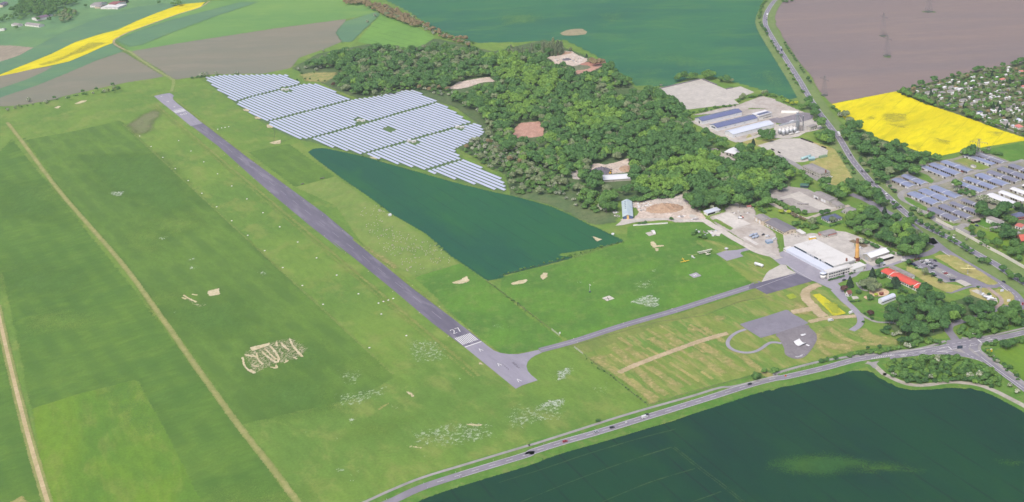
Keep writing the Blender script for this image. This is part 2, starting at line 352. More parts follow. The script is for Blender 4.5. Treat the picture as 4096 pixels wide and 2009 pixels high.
m_paintw = pm('worn_line_paint', C(206, 204, 208), .8, var=.25, vs=1.2)

# the open country
def plane(name, x0, y0, x1, y1, z, m, label):
    o = MB().add([(x0, y0, z), (x1, y0, z), (x1, y1, z), (x0, y1, z)], [(0, 1, 2, 3)]).obj(name, m)
    return tag(o, label, 'ground', None, 'structure')
plane('ground', -5000, -2000, 5000, 9000, 0, g_mead, 'flat mown grassland of the airfield reaching to the edge of view')

# far fields
soft('pasture_field', PL('V -60,-60 560,-60 512,5 300,92 5,187 -60,210'), g_past, 1, 14, 14)
soft('rough_field', PL('A -60,590 320,445 620,290 900,180 1300,60 1560,30 1700,40 1250,210 900,330 500,490 200,620 -60,712'), g_farb, 2, 24, 14)
soft('fallow_field', PL('A -60,428 110,428 312,447 180,520 -60,600'), g_pale, 3, 8, 8)
soft('rapeseed_field', PL('A -10,706 180,628 480,508 700,398 950,318 1100,283 1280,198 1480,118 1690,43 1920,22 1870,70 1680,130 1450,212 1200,300 1078,362 1045,408 960,440 830,500 650,575 480,615 300,650 130,688 -10,716'), g_rape, 4, 5, 5,
     label='long narrow yellow rapeseed field beyond the runway')
soft('thin_rapeseed_field', PL('A 330,610 560,540 700,470 820,400 940,390 1010,400 900,450 700,520 520,590 380,620'), g_rapeb, 5, 16, 8)
soft('green_field', PL('A -60,730 300,650 480,612 650,575 830,500 960,440 1050,405 1150,480 900,570 620,690 350,800 0,925 -60,960'), g_farb, 2, 10, 9)
soft('grey_field', PL('A -60,715 130,688 300,650 500,618 430,665 250,745 -60,850'), g_grey, 3, 10, 9)
soft('fallow_grey_field', PL('A 1150,485 1545,722 1480,728 1200,770 1050,800 600,900 500,935 200,985 -60,1000 -60,935 350,800 620,690 900,570'), g_grey, 2, 8, 9)
soft('bare_grey_field', PL('A 1220,482 1700,402 2573,268 B 233,268 900,180 885,205 800,310 860,392 720,450 450,545 380,640 120,690 A 2200,690 1900,700 1790,725 1640,748 1590,722 1500,655'), g_grey, 2, 8, 9,
     label='bare grey brown field between the farm track and the wood')
soft('hay_field', PL('A 1200,475 1110,400 1080,370 1240,290 1500,195 1900,42 1960,12 2600,-20 B 233,-20 700,-20 950,15 1100,50 1185,100 1150,128 900,178 233,266 A 2573,266 1700,400 1215,482'), g_farg, 1, 8, 9)
soft('grass_strip_field', PL('A 1090,385 1260,300 1560,200 2250,20 2420,20 2000,160 1600,310 1330,420 1210,440'), g_farb, 3, 30, 12)
soft('weedy_field', PL('B 885,205 1190,110 1215,140 1000,345 950,395 860,395 800,310'), g_farb, 3, 14, 7)
soft('young_crop_field', PL('B 1225,138 1420,190 1650,300 1730,352 1600,440 1300,450 1010,392 1050,330'), g_young, 3, 8, 7)
soft('wheat_field', PL('V 950,-60 960,-5 1030,30 1090,72 1195,108 1310,106 1420,100 1500,140 1600,215 1680,218 1760,185 1880,215 1990,250 2008,245 1992,190 1940,100 1903,45 1918,10 1925,-60'), g_wheat3, 1, 8, 10,
     label='broad blue green wheat field behind the wood, curving along the road')
for q, nm in (('C 1010,320 1210,320 1200,350 1050,360', 0), ('C 1180,450 1330,460 1380,500 1350,525 1250,500', 0), ('C 1700,405 1880,415 1860,440 1740,462', 0), ('C 1740,540 1850,535 1830,570 1750,575', 0),
              ('C 920,120 1160,110 1130,190 1050,230 980,170', 0), ('C 1180,640 1560,640 1650,690 1450,700 1190,680', 0), ('C 1270,720 1420,710 1600,760 1500,820 1270,800', 0),
              ('C 2250,660 2573,660 2573,730 2350,700', 0), ('D 40,660 240,660 380,800 330,860 100,760', 0), ('C 0,130 400,130 380,230 0,240', 0), ('C 1380,500 2000,560 1900,640 1300,560', 0)):
    soft('wheat_patch', PL(q), g_wpat2, 2, 60, 16, label='yellower thin patch in the far wheat field')
soft('reed_patch', PL('C 565,312 620,285 700,272 770,272 815,300 800,322 720,332 640,336 585,330'), gm('reed_bed', C(172, 160, 128), C(156, 150, 116), C(188, 178, 148), s1=14, s2=4, mask=(4, .5, .3, .6)), 3, 5, 3,
     label='oval patch of dry reeds in the far wheat field')
soft('ploughed_field', PL('V 1985,-60 1957,0 1946,28 1951,60 1978,112 2032,182 2068,236 2090,262 2120,255 2255,230 2295,220 2400,190 2500,170 2575,158 2680,130 2680,-60'), g_plough, 1, 8, 10,
     label='wide brown ploughed field beside the distant road')
soft('rapeseed_field', PL('V 2092,262 2254,230 2330,262 2405,287 2469,309 2509,325 2577,347 2590,352 2577,354 2479,369 2360,393 2338,391 2287,373 2206,347 2172,326 2136,312'), g_rape, 2, 5, 4,
     label='bright yellow rapeseed field between the road and the allotments')
for q in ('H 1250,30 1500,40 1480,80 1330,60', 'D 1250,1060 1480,1060 1500,1130 1330,1160 1240,1130', 'D 1320,1170 1480,1160 1500,1200 1380,1205', 'H 1700,150 1900,200 1880,240 1720,200', 'H 1510,225 1640,265 1590,290 1510,250', 'H 2230,90 2400,120 2350,160 2200,130', 'D 1080,1090 1200,1080 1200,1120 1100,1130'):
    soft('thin_rapeseed_patch', PL(q), g_rapeb, 3, 12, 5, label='thin greenish patch in the yellow rapeseed')
soft('allotment_ground', PL('V 2255,231 2300,220 2400,190 2500,171 2575,159 2680,132 2680,370 2577,346 2509,324 2405,286 2330,262'), gm('allotment_earth', C(112, 120, 82), C(96, 112, 70), C(134, 126, 98), s1=24, s2=8, f2=.8, f3=.5, mott=.6, mask=(6, .5, .35, .6)), 2, 6, 6)
soft('paddock_field', PL('V 2450,382 2577,356 2680,335 2680,470 2577,425 2500,400'), g_lush, 2, 8, 6)

# airfield meadows
soft('mown_meadow', PL('V 40,356 172,333 304,303 318,318 666,643 995,948 900,1000 600,1070 520,940 330,690 170,500 60,345'), g_mead2, 1, 10, 7, label='darker strip of meadow between the grass track and the runway')
soft('mown_meadow', PL('V -20,400 30,350 330,720 590,1062 750,1280 520,1300 345,955 80,1028 45,860 10,700 -20,640'), g_mead3, 1, 12, 7, label='dark meadow between the two farm tracks')
soft('fresh_meadow', PL('V 344,955 420,1090 520,1290 122,1290 82,1028 200,990'), g_bright, 2, 4, 4, label='brighter cut rectangle of meadow by the dirt track')
soft('edge_meadow', PL('V -40,850 0,860 128,1290 -60,1290'), g_mead3, 1, 8, 6)
soft('scorched_patch', PL('A 1190,1170 1300,1090 1460,1020 1520,1060 1440,1150 1420,1230 1300,1263 1220,1220'), g_brown, 2, 20, 6)
soft('dark_plot', PL('F -15,302 360,222 795,530 420,628'), g_mead2, 1, 5, 5, label='darker green plot between the runway and the wheat')
soft('sheep_pasture', PL('F 430,630 800,530 1240,850 1640,1100 J 1960,222 1560,345 1100,110 F 800,800'), gm('pasture', C(134, 158, 78), C(120, 150, 72), C(148, 158, 92), s1=50, s2=14, mask=(8, .6, .35, .65)), 1, 8, 6)
soft('lush_meadow', PL('J 1540,350 1965,222 2210,385 2573,680 K 240,700 555,915 600,945 400,1015 100,1070 J 2330,1050 2180,950 1900,690'), g_lush, 1, 8, 6, label='lush meadow beside the runway threshold')
soft('apron_meadow', PL('K 20,350 300,280 700,180 1180,20 G 1200,990 1880,950 2050,1040 2380,1180 K 2360,180 2560,300 2480,390 2250,450 1640,640 1000,835 640,940 560,880 5,470'), g_lush, 1, 6, 6, label='green meadow where the parked aircraft stand')
for q, w_ in (('K 2000,130 2330,200', 1), ):
    soft('worn_grass', PL('K 1790,5 1950,0 2310,80 2010,130 1900,60'), g_dry, 2, 14, 5)
soft('worn_grass', PL('K 2030,140 2110,210 2400,440 2480,400 2573,280 2480,180 2300,100 2260,170'), g_dry, 2, 10, 4)
soft('camp_meadow', PL('K 640,985 1100,800 1640,700 2400,470 2573,500 L 240,360 700,420 960,640 1050,830 1380,930 1390,990 1000,1060 600,1180 200,1250 Q -10,60 O 2400,60 1800,230 1380,345 1130,90 K 700,1010'), g_dry, 1, 8, 6, label='dry trampled camping meadow beside the main road')
soft('taxi_verge', PL('K 640,985 1000,860 1640,700 2390,470 2480,500 2300,570 1500,800 1050,970 830,1060'), gm('verge_dry', C(134, 148, 76), C(122, 142, 72), C(150, 154, 88), s1=30, s2=9, ang=19, stretch=3., mask=(6, .5, .35, .65)), 2, 6, 4)
# trampled lanes on the camping meadow
for i_, q in enumerate(('K 1070,1000 1240,1170 1400,1320', 'K 880,1110 1100,1250 O 1300,200 1420,300', 'O 1280,20 1440,180 1560,260', 'O 1390,0 1560,110 1700,190', 'K 1790,1060 2000,1190 O 2100,60', 'K 1880,990 2200,1190 O 2300,20', 'K 1400,920 1560,1020',
                        'K 1560,880 1700,980', 'K 1180,1010 1340,1120', 'K 2240,1060 2440,1230 2573,1280', 'L 560,1000 700,830', 'L 640,930 660,1010 760,1080', 'L 720,810 980,960 1250,970 1390,940', 'L 1060,830 1160,920 1240,970', 'K 1900,820 2100,960')):
    soft('trampled_lane', ribbon(PL(q), 7 if i_ < 10 else 6), g_dryp, 3, 5, 2.4, label='pale trampled lane in the camping meadow')
for q in ('L 560,900 760,960 1000,990 900,1040 700,1000', 'L 850,1010 960,1000 960,1050 880,1060', 'K 830,1100 1000,1080 1000,1140 900,1150', 'O 1380,300 1480,290 1460,340 1390,345', 'L 1000,870 1400,930 1380,980 1100,950', 'K 1750,820 1850,830 1830,870 1760,860', 'K 2000,720 2100,710 2110,750 2010,755', 'L 420,560 560,640 560,700 420,690'):
    soft('bare_patch', PL(q), g_dryp, 4, 8, 3, label='bleached bare patch in the camping meadow')
# the rows between the pitches, mown and worn
_cd = (P('K', 2000, 1190) - P('K', 1790, 1060)).normalized(); _cn = Vector((-_cd.y, _cd.x, 0)); _cp0 = xy(PL('K 760,1060 1150,830 1640,730 2230,590 2300,760 2130,900 2150,1010 2380,1080 O 2440,40 1800,225 1390,335'))
for k_ in range(30):
    o_ = P('K', 760, 1080) + _cn * (k_ * 11.5 + rng.uniform(-2, 2)); s0_ = -140.
    while s0_ < 160:
        ln_ = rng.uniform(14, 46); a_, b_ = o_ + _cd * s0_, o_ + _cd * (s0_ + ln_)
        if inside(xy([a_, b_]), _cp0).all(): soft('worn_row', ribbon([a_, b_], rng.uniform(2.2, 3.8), None, 0), rng.choice([g_dryp, g_dryp, g_straw]), 3, 3.2, 1.3, label='straight worn row between the camping pitches')
        s0_ += ln_ + rng.uniform(5, 26)
# bare soil, flowers, light and dark patches
for q in ('A 690,975 760,945 815,940 800,955 740,972', 'A 505,1012 540,995 570,995 545,1018', 'J 1875,405 1960,380 2010,350 2030,340 2055,385 1980,415', 'K 95,410 170,385 240,370 260,385 220,410 120,422', 'K 375,345 410,305 445,315 440,350 400,375',
          'K 1400,20 1440,15 1470,55 1535,50 1530,62 1430,75', 'K 1450,80 1480,80 1485,105 1460,108', 'A 2270,1020 2330,1020 2330,1045 2280,1040', 'A 2380,1095 2440,1095 2440,1115 2390,1115', 'F 155,45 210,45 215,75 165,75', 'F 180,215 290,185 285,225 220,228', 'A 2490,1170 2560,1170 2550,1200 2500,1195',
          'F 1115,345 1180,350 1185,370 1130,360', 'G 860,1090 960,1120 910,1138', 'N 1455,222 1490,228 1540,275 1515,280', 'N 2020,530 2170,538 2168,552 2030,545', 'N 1465,735 1605,748 1600,760 1480,748', 'J 2140,1140 2190,1165 2170,1172 2145,1165', 'I 1940,480 2050,455 2060,510 1960,530'):
    soft('bare_soil_patch', PL(q), g_soil, 4, 4, 1.6, label='pale bare patch of soil in the grass')
for q in ('N 1190,395 1300,332 1306,342 1210,402', 'J 1710,165 1790,182 1785,188 1715,170'):
    soft('straw_patch', PL(q), g_dryp, 4, 3, 1.6, label='strip of straw coloured grass')
soft('bare_soil_patch', PL('I 2270,1040 2480,965 2573,930 J 430,910 470,940 580,1010 500,1100 330,1160 260,1170 60,1263 N 0,70 I 2350,1263 2260,1110'), g_soil2, 4, 10, 2.2, label='large scarred patch of bare soil stripes in the dark meadow')
for q in ('J 110,1040 150,1080 200,1120 250,1150', 'J 180,990 230,1040 265,1100 262,1150', 'J 140,1020 190,1070 240,1120', 'J 60,1060 75,1120 120,1165', 'J 290,960 320,1000 365,1030', 'J 370,920 400,990 440,1040 490,1095', 'J 405,1100 440,1115', 'J 320,1155 355,1130', 'J 0,1215 50,1245', 'J 20,1075 65,1100', 'I 2290,1075 2370,1095', 'I 2270,1100 2290,1180 2340,1230 2390,1250', 'I 2350,1170 2420,1190', 'J 190,1190 250,1200 240,1170', 'J 245,955 255,1000', 'I 1715,518 1770,552 1840,585', 'I 1700,540 1745,556', 'I 1800,510 1850,520'):
    soft('bare_soil_bar', ribbon(PL(q), 1.7, 2.5), g_soil, 5, 2.8, .8, label='narrow bar of bare pale soil on the scarred patch')
soft('bare_soil_patch', PL('J 0,1010 180,965 190,985 20,1045'), g_soil, 5, 3, 1.4, label='pale bare soil bar on the scarred patch')
soft('bare_soil_patch', PL('I 1690,540 1720,515 1850,590 1950,600 1980,610 1850,640 1780,600'), g_soil2, 4, 6, 2., label='broken scatter of bare soil beside the farm track')
for q in ('E 1000,690 1060,670 1180,665 1150,710 1080,720', 'E 1465,1100 1570,1090 1560,1125 1490,1130', 'I 2400,300 2490,285 2510,320 2450,340', 'I 1750,250 1830,240 1840,275 1770,280', 'I 1740,185 1830,160 1840,190 1750,200', 'J 70,300 160,290 165,325 90,330', 'I 1600,680 1670,655 1670,685 1610,692',
          'N 920,480 1000,455 1015,490 950,530 900,525', 'N 1085,455 1130,445 1130,475 1095,478', 'N 1315,355 1375,355 1380,378 1330,375', 'N 740,340 790,320 790,345 750,350', 'N 490,610 560,590 565,615 500,630', 'N 790,520 850,505 850,540 800,540', 'N 740,680 800,650 850,675 790,695',
          'O 500,90 540,20 700,-20 680,60 620,120 530,140', 'O 320,360 460,300 620,290 630,350 560,380 380,390', 'O 430,250 470,240 480,262 440,268', 'O 970,140 1020,140 1010,160 975,160', 'O 935,170 970,168 965,186 940,185', 'K 1180,590 1300,530 1420,500 1510,560 1500,640 1420,640 1250,600', 'K 1180,605 1260,575 1250,600 1190,612',
          'K 415,480 465,475 465,505 420,510', 'K 720,390 770,380 775,410 730,415', 'K 1400,280 1470,265 1460,310 1410,310', 'K 1500,410 1545,410 1540,440 1505,440', 'N 890,1030 1050,950 1060,985 920,1040', 'N 780,960 890,920 890,980 820,1000', 'N 930,1055 1010,1040 1000,1075 940,1080', 'N 665,1010 735,1000 730,1030 680,1030',
          'N 1980,650 2080,620 2110,650 2000,670', 'N 2120,620 2190,610 2190,640 2130,640', 'N 1810,740 1860,735 1860,765 1815,770', 'N 1610,820 1650,820 1650,850 1615,852', 'N 2570,580 2590,560 2590,600 2573,600', 'O 530,470 600,460 600,500 540,505', 'O 360,460 440,450 440,490 370,495'):
    soft('white_flower_patch', PL(q), g_flower, 4, 7, 1.6, label='patch of small white flowers in the meadow')
for q in ('N 770,20 1100,0 1120,180 900,200 780,120', 'N 740,230 1320,150 1330,260 1000,400 760,380', 'N 1300,380 1520,290 1560,360 1330,430', 'J 1380,930 1780,900 1900,1010 1900,1160 1500,1180', 'N 1870,80 2040,70 2050,150 1900,180', 'N 2380,330 2573,300 2573,470 2400,460', 'O 0,380 640,280 680,500 200,600 0,640', 'N 1430,600 1800,500 2300,480 2400,680 1900,780 1450,760',
          'N 1500,820 1950,700 1960,780 1560,860', 'K 350,1150 440,1150 440,1220 360,1220', 'K 1180,380 1480,340 1500,460 1240,500', 'K 700,370 940,370 930,420 720,430', 'L -900,0 -901,0 -901,1', 'O 780,130 1060,160 1050,290 830,260', 'K 80,300 330,285 300,320 140,350', 'J 2180,750 2470,800 2480,880 2200,830'):
    if 'L -900' in q: continue
    soft('sparse_flower_patch', PL(q), g_flow2, 3, 22, 2.6, label='sparse drift of white flowers over the grass')
for q in ('E 1650,880 1950,880 1800,940', 'E 1200,1050 1500,1020 1480,1240 1250,1220', 'I 350,650 900,700 700,860 260,850', 'J 780,1150 1100,1080 1300,1180 1250,1263 900,1263', 'I 1300,500 1700,480 1650,620 1380,600', 'E 100,560 600,660 500,800 120,760', 'N 1000,540 1500,480 1300,640 1000,660', 'M 2000,1130 2573,1180 2573,1263 2000,1263', 'N 0,1130 600,1150 600,1263 0,1263', 'E 1300,960 1700,900 2000,960 1600,1090'):
    soft('pale_grass_patch', PL(q), g_lightp, 2, 40, 7, label='paler drift of grass in the meadow')
for q in ('E 700,330 1500,300 1900,800 1500,900 900,640', 'I 0,200 900,300 700,560 0,500', 'I 1350,640 2300,520 2400,900 1800,900', 'E 0,560 400,620 700,1000 0,900', 'J 0,900 700,950 900,1200 300,1240', 'N 0,100 700,60 900,420 100,500', 'M 900,100 1240,160 1500,560 1300,620'):
    soft('dark_grass_patch', PL(q), g_darkg, 2, 50, 8, label='darker drift of grass in the meadow')

# tracks over the airfield
strip('grass_track', PL('V 18,308 60,362 150,482 300,655 400,790 500,932 600,1070 690,1185 775,1300'), 3.0, gm('track_plain', C(166, 164, 104), C(150, 156, 92), C(178, 174, 118), s1=30, s2=7, f2=.6), 4, label='pale worn grass track running straight through the meadow', cat='track')
soft('track_edge', ribbon(PL('V 18,308 60,362 150,482 300,655 400,790 500,932 600,1070 690,1185 775,1300'), 5.5), g_track, 3, 5, 2)
soft('track_edge', ribbon(PL('V -8,770 12,860 42,985 80,1130 128,1290'), 8), g_track, 3, 5, 2)
strip('dirt_track', PL('V -8,770 12,860 42,985 80,1130 128,1290'), 3.6, gm('dirt_plain', C(206, 186, 146), C(192, 176, 130), C(216, 198, 164), s1=20, s2=5, f2=.6), 4, label='sandy dirt track along the edge of the meadow', cat='track')
soft('meadow_border_line', ribbon(PL('V 310,313 666,643 989,942'), 3.4), gm('border_grass', C(134, 154, 82), None, None, mask=(7, 1.1, .4, 1.0)), 2, 4, 2)
for off, wd in ((-14, 4.5), (-19.5, 3), (14.5, 3.5), (21, 5)):
    pts_ = PL('V 1233,977 1120,866 800,560 480,318 390,243'); 
    A_, B_ = P('l', 0, 0), 0
    a_, b_ = P('V', 1240, 935), P('V', 420, 265); d_ = (b_ - a_).normalized(); n_ = Vector((d_.y, -d_.x, 0))
    soft('runway_verge', ribbon([a_ + n_ * off , b_ + n_ * off + d_ * 20], wd, None, 0), gm('verge_strip', C(148, 158, 86) if off < 0 else C(132, 162, 72), C(136, 154, 80), None, s1=20, s2=6, mask=(6, 1.4, .4, 1.0)), 3, 3.5, 2.2)
soft('verge_dirt', PL('J 1080,60 1180,120 1300,190 1390,270 1340,265 1180,160'), g_dryp, 3, 10, 3)
soft('farm_track', ribbon(PL('A 1960,10 1870,70 1680,130 1450,212 1200,305 1085,365 1065,390 1080,420 1160,465'), 4), g_dirt, 5, 5, 4)
soft('farm_track', ribbon(PL('A 1160,465 1220,490 1340,575 1500,680 1600,735 1625,770 1605,860'), 5), gm('green_lane', C(148, 168, 92), C(160, 168, 110), None, mask=(6, .8, .3, .6)), 5, 6, 4)

soft('wheat_field', PL('F 545,300 600,268 680,264 760,278 1050,340 1200,385 1500,470 2000,610 2430,710 G 100,708 330,770 480,812 650,888 750,940 840,985 950,1030 1060,1085 1150,1125 1155,1140 900,1200 500,1263 K 700,165 300,268 0,340 J 2400,352 2220,382 2100,300 1950,195 1640,-5 F 1880,1263 1640,1060 1340,890 1100,710 850,540 640,385 560,320'), g_wheat2, 2, 5, 4,
     label='dark blue green wedge of wheat between the runway and the solar park')
soft('wheat_field', PL('N 1080,1420 1470,1262 1700,1165 2000,1050 2300,960 2573,885 O 0,960 300,880 700,770 1100,660 1400,568 1600,512 1900,405 2200,300 2573,190 Q 0,322 150,245 400,150 700,76 930,34 1060,30 1150,48 1250,120 1400,190 1500,212 1690,214 1900,195 2050,200 2180,222 2320,275 2450,345 2573,415 2800,560 2900,1500 1200,1600 -1800,1600 -2500,1500'), g_wheat, 1, 5, 5,
     label='large dark blue green wheat field below the main road')
soft('wheat_patch', PL('Q 160,860 420,830 600,815 900,820 1150,890 1400,910 1600,940 1620,985 1300,975 1000,990 700,1020 400,1010 150,930'), g_wpatch, 2, 26, 8, label='yellower patch in the near wheat field')
soft('wheat_patch', PL('Q 2280,860 2573,880 2573,910 2330,905'), g_wpatch, 2, 18, 6, label='small yellower patch in the near wheat field')
g_tram = gm('tramline', C(66, 96, 62), C(54, 88, 58), None, s1=20, s2=6, mask=(9, 1.4, .35, .8))
for q in ('O 1630,755 1760,860 1900,970 2100,1120 2330,1310', 'O 1640,765 1620,750', 'O 0,1078 400,955 800,820 1300,670 1640,582', 'O 200,1262 700,1060 1200,880 1600,752', 'O 960,1262 1400,1080 1820,952', 'O 1800,1262 2060,1170'):
    for dx in (-.9, .9):
        soft('wheel_rut', ribbon([v + Vector((dx, dx * .6, 0)) for v in PL(q)], 1.1), g_tram, 3, 1.2, .8, label='pale wheel rut through the wheat')

# ------------------------------------------------------------------ runway, taxiway, aprons
g_runp = gm('runway_pale', C(168, 164, 176), C(158, 154, 168), C(148, 144, 158), s1=30, s2=8, f2=.6, f3=.18, ang=27.5, stretch=4., mott=.25, rough=.85)
a_l, a_r = P('u', 358, 350), P('u', 322, 0)
sheet('runway', PL('u 505,468 800,372 735,318 322,-4 J 1500,440 1240,225 960,0 F 970,1110 700,880 350,625 0,370 A 1885,1145 1795,1182 F -300,245 0,515 230,715 560,990 880,1240 J 755,0 1010,200 1340,470 1700,775 1905,930'), g_run, 3,
      label='long straight asphalt runway crossing the airfield', cat='runway')
sheet('runway_end', PL('u 505,468 800,372 880,438 985,515 1100,560 1240,580 1400,580 1560,548 1745,506 1800,556 1700,596 1620,645 1560,710 1540,780 1560,860 1620,930 1730,1020 1600,1062 1460,1110 1360,1163'), g_runp, 3,
      label='paler turning area at the near runway end', cat='runway')
sheet('runway_end', PL('v 225,220 400,182 560,152 630,148 690,180 735,215 700,262 710,310 820,410 1000,548 1200,700 1450,912 1160,985 900,770 680,592 400,372'), g_runp, 3,
      label='paler far end of the runway with its turning bay', cat='runway')
sheet('taxiway', ribbon(PL('K 375,1035 700,948 1160,800 1640,662 2000,548 2420,415 L 60,420'), 9.5, 10.5), g_asph, 3, label='narrow asphalt taxiway leading from runway to hangar apron', cat='taxiway')
sheet('apron', PL('L 195,156 375,84 412,110 720,285 700,330 600,385 440,312 350,235 290,232'), g_asphl, 3, label='grey asphalt apron in front of the hangar', cat='apron')
sheet('apron', PL('L 118,396 440,312 600,385 165,510 62,455 0,462 0,425'), g_asphd, 4, label='darker asphalt apron panel beside the taxiway', cat='apron')
sheet('concrete_pad', PL('L 160,318 188,290 298,232 348,238 362,268 440,312 118,396'), g_conc, 4, cat='apron')
sheet('concrete_pad', PL('i 1375,345 1600,270 1900,250 2200,180 2350,215 2000,300 1970,340 2050,405 1640,518'), g_asphl, 3, label='cracked grey concrete pad beside the parked biplane', cat='apron')
sheet('helipad', PL('t 2012,215 2172,165 2218,185 2222,200 2262,215 2285,240 2122,285'), pm('helipad_tarmac', C(176, 172, 178), .9, var=.1, vs=2.), 3, label='grey helipad with a white letter H', cat='helipad')
sheet('survey_square', PL('t 148,716 305,663 420,725 262,780'), pm('square_slab', C(222, 214, 206), .9, var=.12, vs=2.), 3, label='pale concrete square with a dark cross', cat='slab')
cx = MB()
for q in ('t 190,735 355,703 360,710 195,742', 't 258,690 270,690 312,762 298,765'): p_ = PL(q, 4 * LZ); cx.add(p_, [(0, 1, 2, 3)])
tag(cx.obj('cross_marking', pm('grass_joint', C(70, 84, 56), 1.)), 'dark cross of grass joints on the concrete square', 'marking', None, 'structure')

# ---- painted runway markings
rd = (P('V', 390, 240) - P('V', 1299, 976)).normalized(); rn = Vector((rd.y, -rd.x, 0))      # along to the far end; rn to the right
rc = (P('u', 500, 468) + P('u', 797, 372)) / 2; RWY = 19.0
def quad(mb, c, d, n, a0, a1, b0, b1, z): mb.add([tuple((c + d * a + n * b).xy) + (z,) for a, b in ((a0, b0), (a1, b0), (a1, b1), (a0, b1))], [(0, 1, 2, 3)])
ZM = 4 * LZ + .01
def glyph(mb, c, d, n, strokes, w, h, t):
    for (x0, y0, x1, y1) in strokes:
        a = c + n * (x0 * w) + d * (y0 * h); b = c + n * (x1 * w) + d * (y1 * h); e = (b - a).normalized(); f = Vector((-e.y, e.x, 0))
        a -= e * t * .5; b += e * t * .5; mb.add([tuple((p + f * s * t * .5).xy) + (ZM,) for p, s in ((a, 1), (b, 1), (b, -1), (a, -1))], [(3, 2, 1, 0)])
GL = {'2': [(0, .85, .25, 1), (.25, 1, .75, 1), (.75, 1, 1, .8), (1, .8, .9, .55), (.9, .55, 0, 0), (0, 0, 1, 0)], '7': [(0, 1, 1, 1), (1, 1, .35, 0)],
      '0': [(0, 0, 0, 1), (0, 1, 1, 1), (1, 1, 1, 0), (1, 0, 0, 0)], '9': [(1, 0, 1, 1), (1, 1, 0, 1), (0, 1, 0, .5), (0, .5, 1, .5), (0, 0, 1, 0)]}
mk = MB(); mf = MB()
quad(mk, rc, rd, rn, 0, 1.6, -RWY / 2 + .3, RWY / 2 - .3, ZM)
for k in range(10):
    if k == 4: pass
    b = -RWY / 2 + .9 + k * 1.78; quad(mk, rc, rd, rn, 6, 24, b, b + .95, ZM)
glyph(mk, rc + rd * 33 - rn * 4.6, rd, rn, GL['2'], 3.2, 9, .9); glyph(mk, rc + rd * 33 + rn * 1.2, rd, rn, GL['7'], 3.2, 9, .9)
fc = (P('v', 680, 588) + P('v', 952, 520)) / 2; fd, fn = -rd, -rn
quad(mk, fc, fd, fn, 0, 1.3, -RWY / 2 + .3, RWY / 2 - .3, ZM)
for k in range(10): b = -RWY / 2 + .9 + k * 1.78; quad(mk, fc, fd, fn, 5, 22, b, b + 1.0, ZM)
glyph(mk, fc + fd * 32 - fn * 4.6, fd, fn, GL['0'], 3.2, 9, .8); glyph(mk, fc + fd * 32 + fn * 1.4, fd, fn, GL['9'], 3.2, 9, .8)
for c_, d_, n_ in ([(P('u', *q), rd, rn) for q in ((765, 508), (1078, 755), (1408, 1020))] + [(P('v', *q), fd, fn) for q in ((745, 492), (578, 360), (415, 232))]):
    glyph(mk, c_, d_, n_, [(-1, -.5, 0, .5), (0, .5, 1, -.5)], 1.5, 5.5, .6)
s = 70.
Lr = (fc - rc).length
while s < Lr - 60:
    quad(mf, rc, rd, rn, s, s + 22, -.16, .16, ZM); s += 46
tag(mk.obj('runway_marking', m_paint), 'white painted runway numbers, threshold bars and centre line', 'marking', None, 'structure')
tag(mf.obj('runway_marking', pm('faint_line_paint', C(176, 172, 182), .85, var=.3, vs=6)), 'faint worn centre line dashes along the runway', 'marking', None, 'structure')
tk = MB(); dashes(tk, PL('K 375,1035 700,948 1160,800 1640,662 2000,548 2420,415 L 60,420'), 0, 400, 1, .35, 4 * LZ + .005)
ap = MB()
for q in ('L 62,455 440,318', 'L 350,236 600,385'): dashes(ap, PL(q), 0, 400, 1, .5, 5 * LZ + .005, sm=0)
for m_ in (tk, ap): tag(m_.obj('taxi_line_marking', m_paintw), 'worn pale guide line painted on the asphalt', 'marking', None, 'structure')
hm = MB(); hc = P('t', 2145, 224); ha = (P('t', 2172, 165) - P('t', 2012, 215)).normalized(); hb = Vector((-ha.y, ha.x, 0))
for s_ in (-1, 1): quad(hm, hc, hb, ha, -1.9, 1.9, s_ * 1.25 - .35, s_ * 1.25 + .35, ZM)
quad(hm, hc, hb, ha, -.35, .35, -.9, .9, ZM); tag(hm.obj('helipad_marking', m_paint), 'white letter H painted on the grey helipad', 'marking', None, 'structure')
# joint and dark rubber streaks on the near runway end
for q in ('u 1100,700 1180,770 1260,850 1230,845 1150,770', 'u 1280,710 1330,715 1420,800 1440,835 1390,810'):
    soft('tyre_streak', PL(q), gm('rubber', C(120, 116, 128), None, None, mask=(3, .8, .35, .8)), 4, 4, 1.5)

# ------------------------------------------------------------------ roads
MAIN = PL('N 900,1420 1100,1345 1320,1260 1600,1131 2000,1000 2573,827 O 300,795 600,700 900,615 1350,477 1900,307 2340,167 2573,108 Q 340,95 700,12 L 1000,1122 1300,1078 1600,1042 1850,1003 2100,965 2350,918 2573,868 2900,790')
soft('road_verge', ribbon(MAIN, 30), g_verge, 2, 5, 3)
strip('main_road', MAIN, 8.6, g_road, 4, label='two lane main road curving past the airfield', cat='road')
sheet('road_widening', PL('k 0,330 400,275 800,195 950,150 960,95 1230,70 1470,60 2000,-20 2000,50 1560,135 1510,180 1500,240 1530,300 1640,400 1900,610 2257,870 2257,925 1900,690 1560,455 1330,390 1060,345 830,330 600,345 300,372 0,415'), g_road, 5, label='widened asphalt junction with turning lanes', cat='road')
strip('side_road', PL('k 1400,250 1700,470 2000,690 2257,880 2500,1060'), 10.5, g_road, 6, 5, label='side road leaving the junction past the fields', cat='road')
sheet('traffic_island', PL('k 1030,262 1180,240 1280,320 1150,292'), g_bike, 7, label='triangular kerbed traffic island at the junction', cat='traffic island')
sheet('traffic_island', PL('k 1318,228 1345,222 1420,270 1520,368 1500,375 1400,310 1330,255'), g_bike, 7, label='drop shaped kerbed traffic island in the side road', cat='traffic island')
